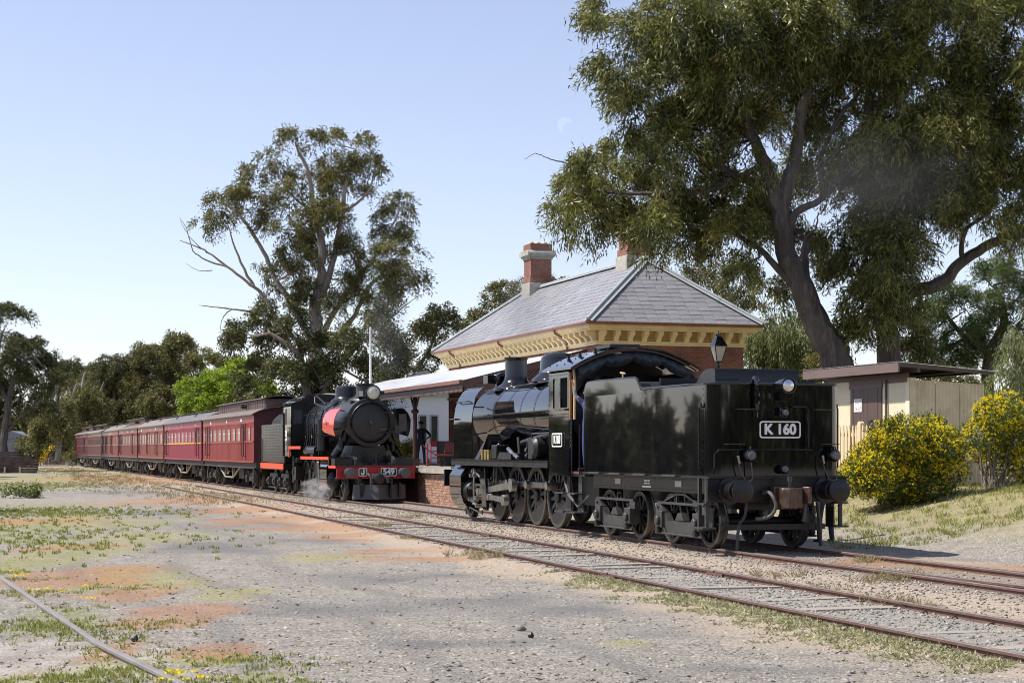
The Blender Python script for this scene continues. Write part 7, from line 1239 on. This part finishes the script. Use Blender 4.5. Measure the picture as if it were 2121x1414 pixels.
# right background
pp = [(1590, 660, 44), (1640, 690, 44), (1572, 720, 40), (1622, 745, 42), (1672, 745, 36), (1662, 650, 28), (1560, 670, 26), (1600, 790, 40), (1660, 800, 40), (1570, 800, 34)]
_, k = tree('pepper_tree', 'pale weeping pepper tree between the station and the big gum', (P(1620, 850, 66).x, 66, .8), LM([([(1640, 900), (1635, 800), (1620, 720), (1600, 660)], .25, .06), ([(1635, 790), (1660, 700)], .12, .04)], 66), CL(pp, 66, 1.5, 1.2), M['pepper'], M['bark'], .18, .040, 13.0, 28, .18, 1.6, hang=1.0, spread=.3); tot += k
gb = [(1400, 542, 26), (1450, 555, 32), (1500, 565, 34), (1535, 605, 30), (1440, 585, 24), (1502, 625, 28), (1552, 560, 26), (1470, 530, 26), (1420, 500, 24), (1560, 640, 28), (1480, 650, 30)]
_, k = tree('gum_tree', 'thin pale gum tree just behind the right hip of the station roof', (P(1490, 800, 84).x, 84, .8), LM([([(1500, 900), (1495, 700), (1490, 620), (1450, 560)], .2, .04), ([(1495, 680), (1530, 600), (1550, 560)], .1, .03), ([(1490, 640), (1500, 580)], .08, .02)], 84), CL(gb, 84, 1.5, 1.1), M['gumolive'], M['barkpale'], .22, .055, 4.5, 24, .24, .8); tot += k
pn_ = [(1960, 610, 38), (2002, 642, 42), (2052, 592, 42), (2102, 622, 44), (1932, 682, 36), (1992, 705, 42), (2062, 685, 44), (2112, 560, 36), (2030, 740, 36), (1950, 740, 34), (2130, 680, 40), (1920, 650, 24), (1900, 720, 26)]
_, k = tree('pine_tree', 'green pine tree rising behind the shed at right', (P(2040, 850, 64).x, 64, .9), LM([([(2040, 900), (2050, 740), (2080, 660), (2060, 590)], .28, .08), ([(2050, 740), (1990, 690), (1950, 640)], .14, .05), ([(2040, 780), (2090, 720), (2121, 650)], .14, .05)], 64), CL(pn_, 64, 1.5, 1.22), M['pine'], M['barkdark'], .18, .034, 11.0, 28, .18, .1, spread=.9); tot += k
wp = [(2095, 705, 34), (2112, 780, 38), (2080, 765, 26), (2130, 830, 36), (2090, 830, 28), (2150, 740, 40)]
_, k = tree('pepper_tree', 'drooping olive tree at the right edge beside the shed', (P(2110, 850, 58).x, 58, .9), LM([([(2115, 930), (2110, 820), (2100, 740), (2090, 700)], .15, .04)], 58), CL(wp, 58, 1.2, 1.2), M['pepper'], M['bark'], .17, .034, 11.0, 26, .17, 1.5, hang=1.0, spread=.3); tot += k
hb = [(1700, 760, 30), (1760, 790, 34), (1880, 780, 30), (1960, 800, 36), (2030, 810, 34), (2080, 880, 36), (2120, 900, 40), (2040, 880, 30)]
_, k = tree('background_shrub', 'tangled olive shrubs behind and right of the shed', (P(1900, 880, 60).x, 60, .9), LM([([(1900, 900), (1880, 820)], .1, .03), ([(2080, 930), (2080, 880)], .1, .03)], 60), CL(hb, 60, 2.0, 1.25), M['gumolive'], M['bark'], .16, .045, 9.0, 26, .18, .4, cat='shrub'); tot += k
fw = [(x, 905 + 18 * math.sin(x * .07), 26) for x in range(-60, 480, 30)] + [(x, 935, 22) for x in range(-45, 200, 26)] + [(x, 870 + 12 * math.sin(x * .05), 24) for x in range(-50, 420, 38)]
CC = []; DD = []; TT = []
for px, py, r_ in fw:
    c_ = np.array(P(px, py, 262 + rng.uniform(-14, 14))); rr = r_ * 262 / F; k = 520; u = unit(rng.normal(size=(k, 3))); CC.append(c_[None] + u * rr * rng.uniform(.6, 1.1, (k, 1))); DD.append(rng.normal(size=(k, 3))); TT.append(np.clip(rng.normal(.45, .2, k) + rng.normal(0, .08), 0, 1))
tag(link('distant_wood', leaves('distant_wood', np.concatenate(CC), np.concatenate(DD), .7, .4, M['gumolive'], np.concatenate(TT))), 'far off belt of olive trees closing the view at left', kind='stuff')
# wood beyond the left side of the yard and behind the viewer (seen in the engines' paint)
CC = []; DD = []; TT = []
for az in np.arange(-17, -262, -1.5):
    for rep in range(2):
        d_ = rng.uniform(95, 125); X_ = d_ * math.sin(R(az)); Y_ = 12 + d_ * math.cos(R(az)); h_ = rng.uniform(2.6, 5.6) if az > -70 else rng.uniform(9, 14)
        if Y_ > 0 and X_ > -(CX + 60) / F * Y_ - h_ * .5: continue
        for q in range(11 if az > -70 else 14):
            c_ = np.array([X_, Y_, 0]) + np.array([rng.normal(0, h_ * .22), rng.normal(0, h_ * .22), h_ * (rng.uniform(.05, .9) if q < 8 else .12)]); k = 62 if az > -70 else 26; u = unit(rng.normal(size=(k, 3)))
            CC.append(c_[None] + u * h_ * .22 * rng.uniform(.5, 1.1, (k, 1))); DD.append(rng.normal(size=(k, 3))); TT.append(rng.random(k))
tag(link('wood', leaves('wood', np.concatenate(CC), np.concatenate(DD), 1.3, .8, M['gumdark'], np.concatenate(TT))), 'belt of dark trees around the yard beyond the left edge', kind='stuff')

# ================================================================ BUSHES
def bush(name, label, blobs_, leafm, ln, wd, dens, per, tr_, flower=None, fdens=0, fsize=.03, stems=True, zb=None):
    c0 = blobs_[0][0]; base = Vector((c0.x, c0.y, zb)); t = thing(name, label, 'bush', base); C = []; Dv = []; tn = []; FC = []; FD = []
    m = MB()
    for c_, r_ in blobs_:
        nt_ = max(8, int(dens * 12.6 * r_ * r_)); u = unit(rng.normal(size=(nt_, 3))); rad = r_ * np.clip(1 - np.abs(rng.normal(0, .16, nt_)), .3, 1.15) * rng.uniform(.9, 1.1, nt_); tc_ = np.array(c_)[None] + u * rad[:, None] * np.array([1, 1, .9])[None]; ok = tc_[:, 2] > zb + .05; tc_ = tc_[ok]; u = u[ok]
        lc = np.repeat(tc_, per, 0) + rng.normal(0, tr_, (len(tc_) * per, 3)); C.append(lc); Dv.append(np.repeat(u, per, 0) * .7 + rng.normal(0, .6, lc.shape) + np.array([0, 0, .35])[None]); tn.append(np.clip(rng.normal(.45, .22, len(lc)), 0, 1))
        for k in range(3): e_ = Vector(tc_[rng.integers(len(tc_))]) if len(tc_) else c_; m.tube([Vector((random.gauss(0, .1), random.gauss(0, .1), 0)), (c_ + e_) / 2 - base, e_ - base], .018, 4, .006)
        if flower:
            nf_ = int(fdens * 12.6 * r_ * r_); uf = unit(rng.normal(size=(nf_, 3)) + np.array([-.15, -.2, .35])[None]); fp_ = np.array(c_)[None] + uf * (r_ * rng.uniform(.88, 1.1, nf_))[:, None] * np.array([1, 1, .9])[None]; clm = fbm(fp_[:, 0] * 3.0 + fp_[:, 1] * 2, fp_[:, 2] * 3.0, 17); kp = (fp_[:, 2] > zb + .12) & (clm + rng.normal(0, .09, nf_) > .43); fp_ = fp_[kp]; uf = uf[kp]
            FC.append(np.repeat(fp_, 5, 0) + rng.normal(0, fsize * .3, (len(fp_) * 5, 3))); FD.append(np.repeat(uf, 5, 0) * .4 + rng.normal(0, .8, (len(fp_) * 5, 3)))
    m.build('stems', M['bark'], t); B = np.array(base)[None]
    link('foliage', leaves('foliage', np.concatenate(C) - B, np.concatenate(Dv), ln, wd, leafm, np.concatenate(tn)), t)
    if flower: F_ = np.concatenate(FC) - B; link('flowers', leaves('flowers', F_, np.concatenate(FD), fsize, fsize * .75, flower, rng.random(len(F_)), 0), t)
    return t
D = 39.5
bush('flowering_bush', 'large rounded bush covered in yellow flowers in front of the shed', CL([(1870, 945, 72), (1815, 985, 50), (1870, 1000, 46), (1830, 1005, 38), (1930, 1000, 40), (1780, 1000, 36), (1890, 1015, 30), (1820, 960, 60), (1930, 930, 58), (1790, 975, 44), (1900, 985, 55), (1850, 985, 50), (1960, 925, 42), (1960, 975, 44), (1870, 905, 48), (1765, 985, 30), (1930, 895, 40), (1835, 905, 40)], D, .4), M['bushleaf'], .07, .028, 40, 18, .05, M['yellow'], 165, .036, zb=.38)
bush('flowering_bush', 'upright yellow flowering shrub at the right edge beside the shed wall', CL([(2060, 860, 44), (2085, 840, 34), (2035, 900, 40), (2075, 910, 40), (2100, 950, 42), (2060, 955, 30), (2120, 900, 40), (2030, 935, 26), (2130, 960, 44), (2100, 890, 36)], 40.5, .4), M['bushleaf'], .07, .028, 38, 18, .05, M['yellow'], 165, .036, zb=.62)
bush('rose_bush', 'rose bush with orange and yellow tips on the platform left of the standing person', CL([(830, 932, 18), (815, 925, 14), (845, 935, 14), (850, 922, 11)], 76, .3), M['pinkleaf'], .10, .06, 40, 14, .08, zb=PZ)
bush('green_shrub', 'small round pale green shrub beside the rose bush on the platform', CL([(852, 952, 9), (860, 954, 7)], 74, .2), M['pepper'], .06, .04, 60, 14, .05, zb=PZ - .1)
bush('yellow_bush', 'yellow wattle bush left of the distant board fence', CL([(82, 940, 11), (76, 948, 9), (90, 930, 8)], 200, .5), M['yellow'], .28, .2, 6, 16, .22, zb=-.1)
bush('yellow_bush', 'yellow bush above the distant board fence', CL([(125, 932, 10), (135, 930, 9), (112, 936, 8)], 210, .5), M['yellow'], .28, .2, 6, 16, .22, zb=-.1)
bush('green_shrub', 'dark olive shrub between timber stacks and yellow bush at far left', CL([(65, 940, 16), (55, 948, 12), (72, 928, 13), (48, 940, 12)], 195, .5), M['gumdark'], .3, .15, 6, 16, .24, zb=-.1)
bush('green_shrub', 'low dark shrub on the grass at the left edge of the yard', CL([(66, 1016, 13), (75, 1020, 10), (52, 1020, 10), (35, 1022, 10), (15, 1024, 10)], 68, .3), M['bushleaf'], .12, .07, 20, 14, .10, zb=-.13)
bush('green_shrub', 'olive shrub under the end of the last carriage', CL([(150, 945, 10), (158, 950, 8), (142, 950, 9)], 185, .5), M['gumolive'], .25, .12, 6, 14, .2, zb=-.1)
for X_, Y_, h_, lb in ((-17.6, 53.0, 4.6, 'slender sapling just outside the left edge of the yard'), (-25.0, 73.0, 5.0, 'farther slender sapling outside the left edge of the yard')):
    b_ = Vector((X_, Y_, -.13)); tree('gum_sapling', lb, b_, [([b_, b_ + Vector((.1, 0, h_ * .5)), b_ + Vector((0, .1, h_ * .85))], .07, .03)], [(b_ + Vector((random.gauss(0, .25), random.gauss(0, .5), h_ * f_)), .55) for f_ in (.35, .5, .65, .8, .9)], M['gumdark'], M['bark'], .14, .04, 8, 22, .16, .5)
print('leaves', tot)

# ================================================================ SMOKE AND STEAM
def puff(name, label, c, r, dens, col, seed=0, scale=1.2, thr=.42):
    m = MB().lathe([(math.sin(a), -math.cos(a)) for a in np.linspace(.001, math.pi - .001, 12)], (0, 0, 0), (0, 0, 1), 20); me = m.mesh(name, bpy.data.materials.new(name)); mt = me.materials[0]; mt.use_nodes = True; n_ = mt.node_tree; n_.nodes.remove(n_.nodes['Principled BSDF'])
    pv = n_.nodes.new('ShaderNodeVolumePrincipled'); pv.inputs['Color'].default_value = (*col, 1); pv.inputs['Anisotropy'].default_value = .2; n_.links.new(pv.outputs[0], n_.nodes['Material Output'].inputs['Volume'])
    tc_ = n_.nodes.new('ShaderNodeTexCoord'); ns = n_.nodes.new('ShaderNodeTexNoise'); ns.noise_dimensions = '4D'; ns.inputs['W'].default_value = seed; ns.inputs['Scale'].default_value = scale; ns.inputs['Detail'].default_value = 5; ns.inputs['Distortion'].default_value = .6; n_.links.new(tc_.outputs['Object'], ns.inputs['Vector'])
    ln_ = n_.nodes.new('ShaderNodeVectorMath'); ln_.operation = 'LENGTH'; n_.links.new(tc_.outputs['Object'], ln_.inputs[0]); fo = n_.nodes.new('ShaderNodeMapRange'); fo.interpolation_type = 'SMOOTHSTEP'; fo.inputs[1].default_value = 1; fo.inputs[2].default_value = .15; n_.links.new(ln_.outputs['Value'], fo.inputs[0])
    th = n_.nodes.new('ShaderNodeMapRange'); th.inputs[1].default_value = thr; th.inputs[2].default_value = thr + .25; n_.links.new(ns.outputs[0], th.inputs[0]); mu = n_.nodes.new('ShaderNodeMath'); mu.operation = 'MULTIPLY'; n_.links.new(fo.outputs[0], mu.inputs[0]); n_.links.new(th.outputs[0], mu.inputs[1]); m2_ = n_.nodes.new('ShaderNodeMath'); m2_.operation = 'MULTIPLY'; m2_.inputs[1].default_value = dens; n_.links.new(mu.outputs[0], m2_.inputs[0]); n_.links.new(m2_.outputs[0], pv.inputs['Density'])
    o = link(name, me, None, c); o.scale = r; return tag(o, label, kind='stuff')
puff('steam', 'white steam puff by the cylinder of engine J 549', S(-31.2, -1.75, .35), (.7, .85, .5), 1.7, (.95, .95, .95), 1, 1.8)
puff('smoke', 'dark smoke wisp drifting above the chimney of engine J 549', P(800, 690, 66), (1.3, 1.3, 2.4), .45, (.12, .12, .13), 2, 1.3, .38)
puff('smoke', 'grey smoke drifting over the station roof', P(1090, 640, 52), (1.0, 1.0, 1.5), .5, (.25, .25, .26), 3, 1.2, .36)
puff('smoke', 'pale smoke haze between the two station chimneys', P(1200, 520, 54), (1.7, 1.2, 1.3), .2, (.55, .56, .58), 4, 1.2, .34)
puff('smoke', 'thin grey smoke hanging in front of the big gum', P(1800, 370, 46.5), (3.6, 1.2, 1.7), .12, (.42, .43, .47), 5, 1.2, .34)

for o in bpy.data.objects:
    if o.parent and o.name.split('.')[0] in ('battens', 'rivets', 'bolts', 'valve_gear_pins', 'valance_fretwork', 'end_fretwork', 'lattice', 'coupling_links', 'lettering', 'eyes', 'ears', 'safety_chain', 'data_stencil', 'pump_pipes'): o['kind'] = 'stuff'
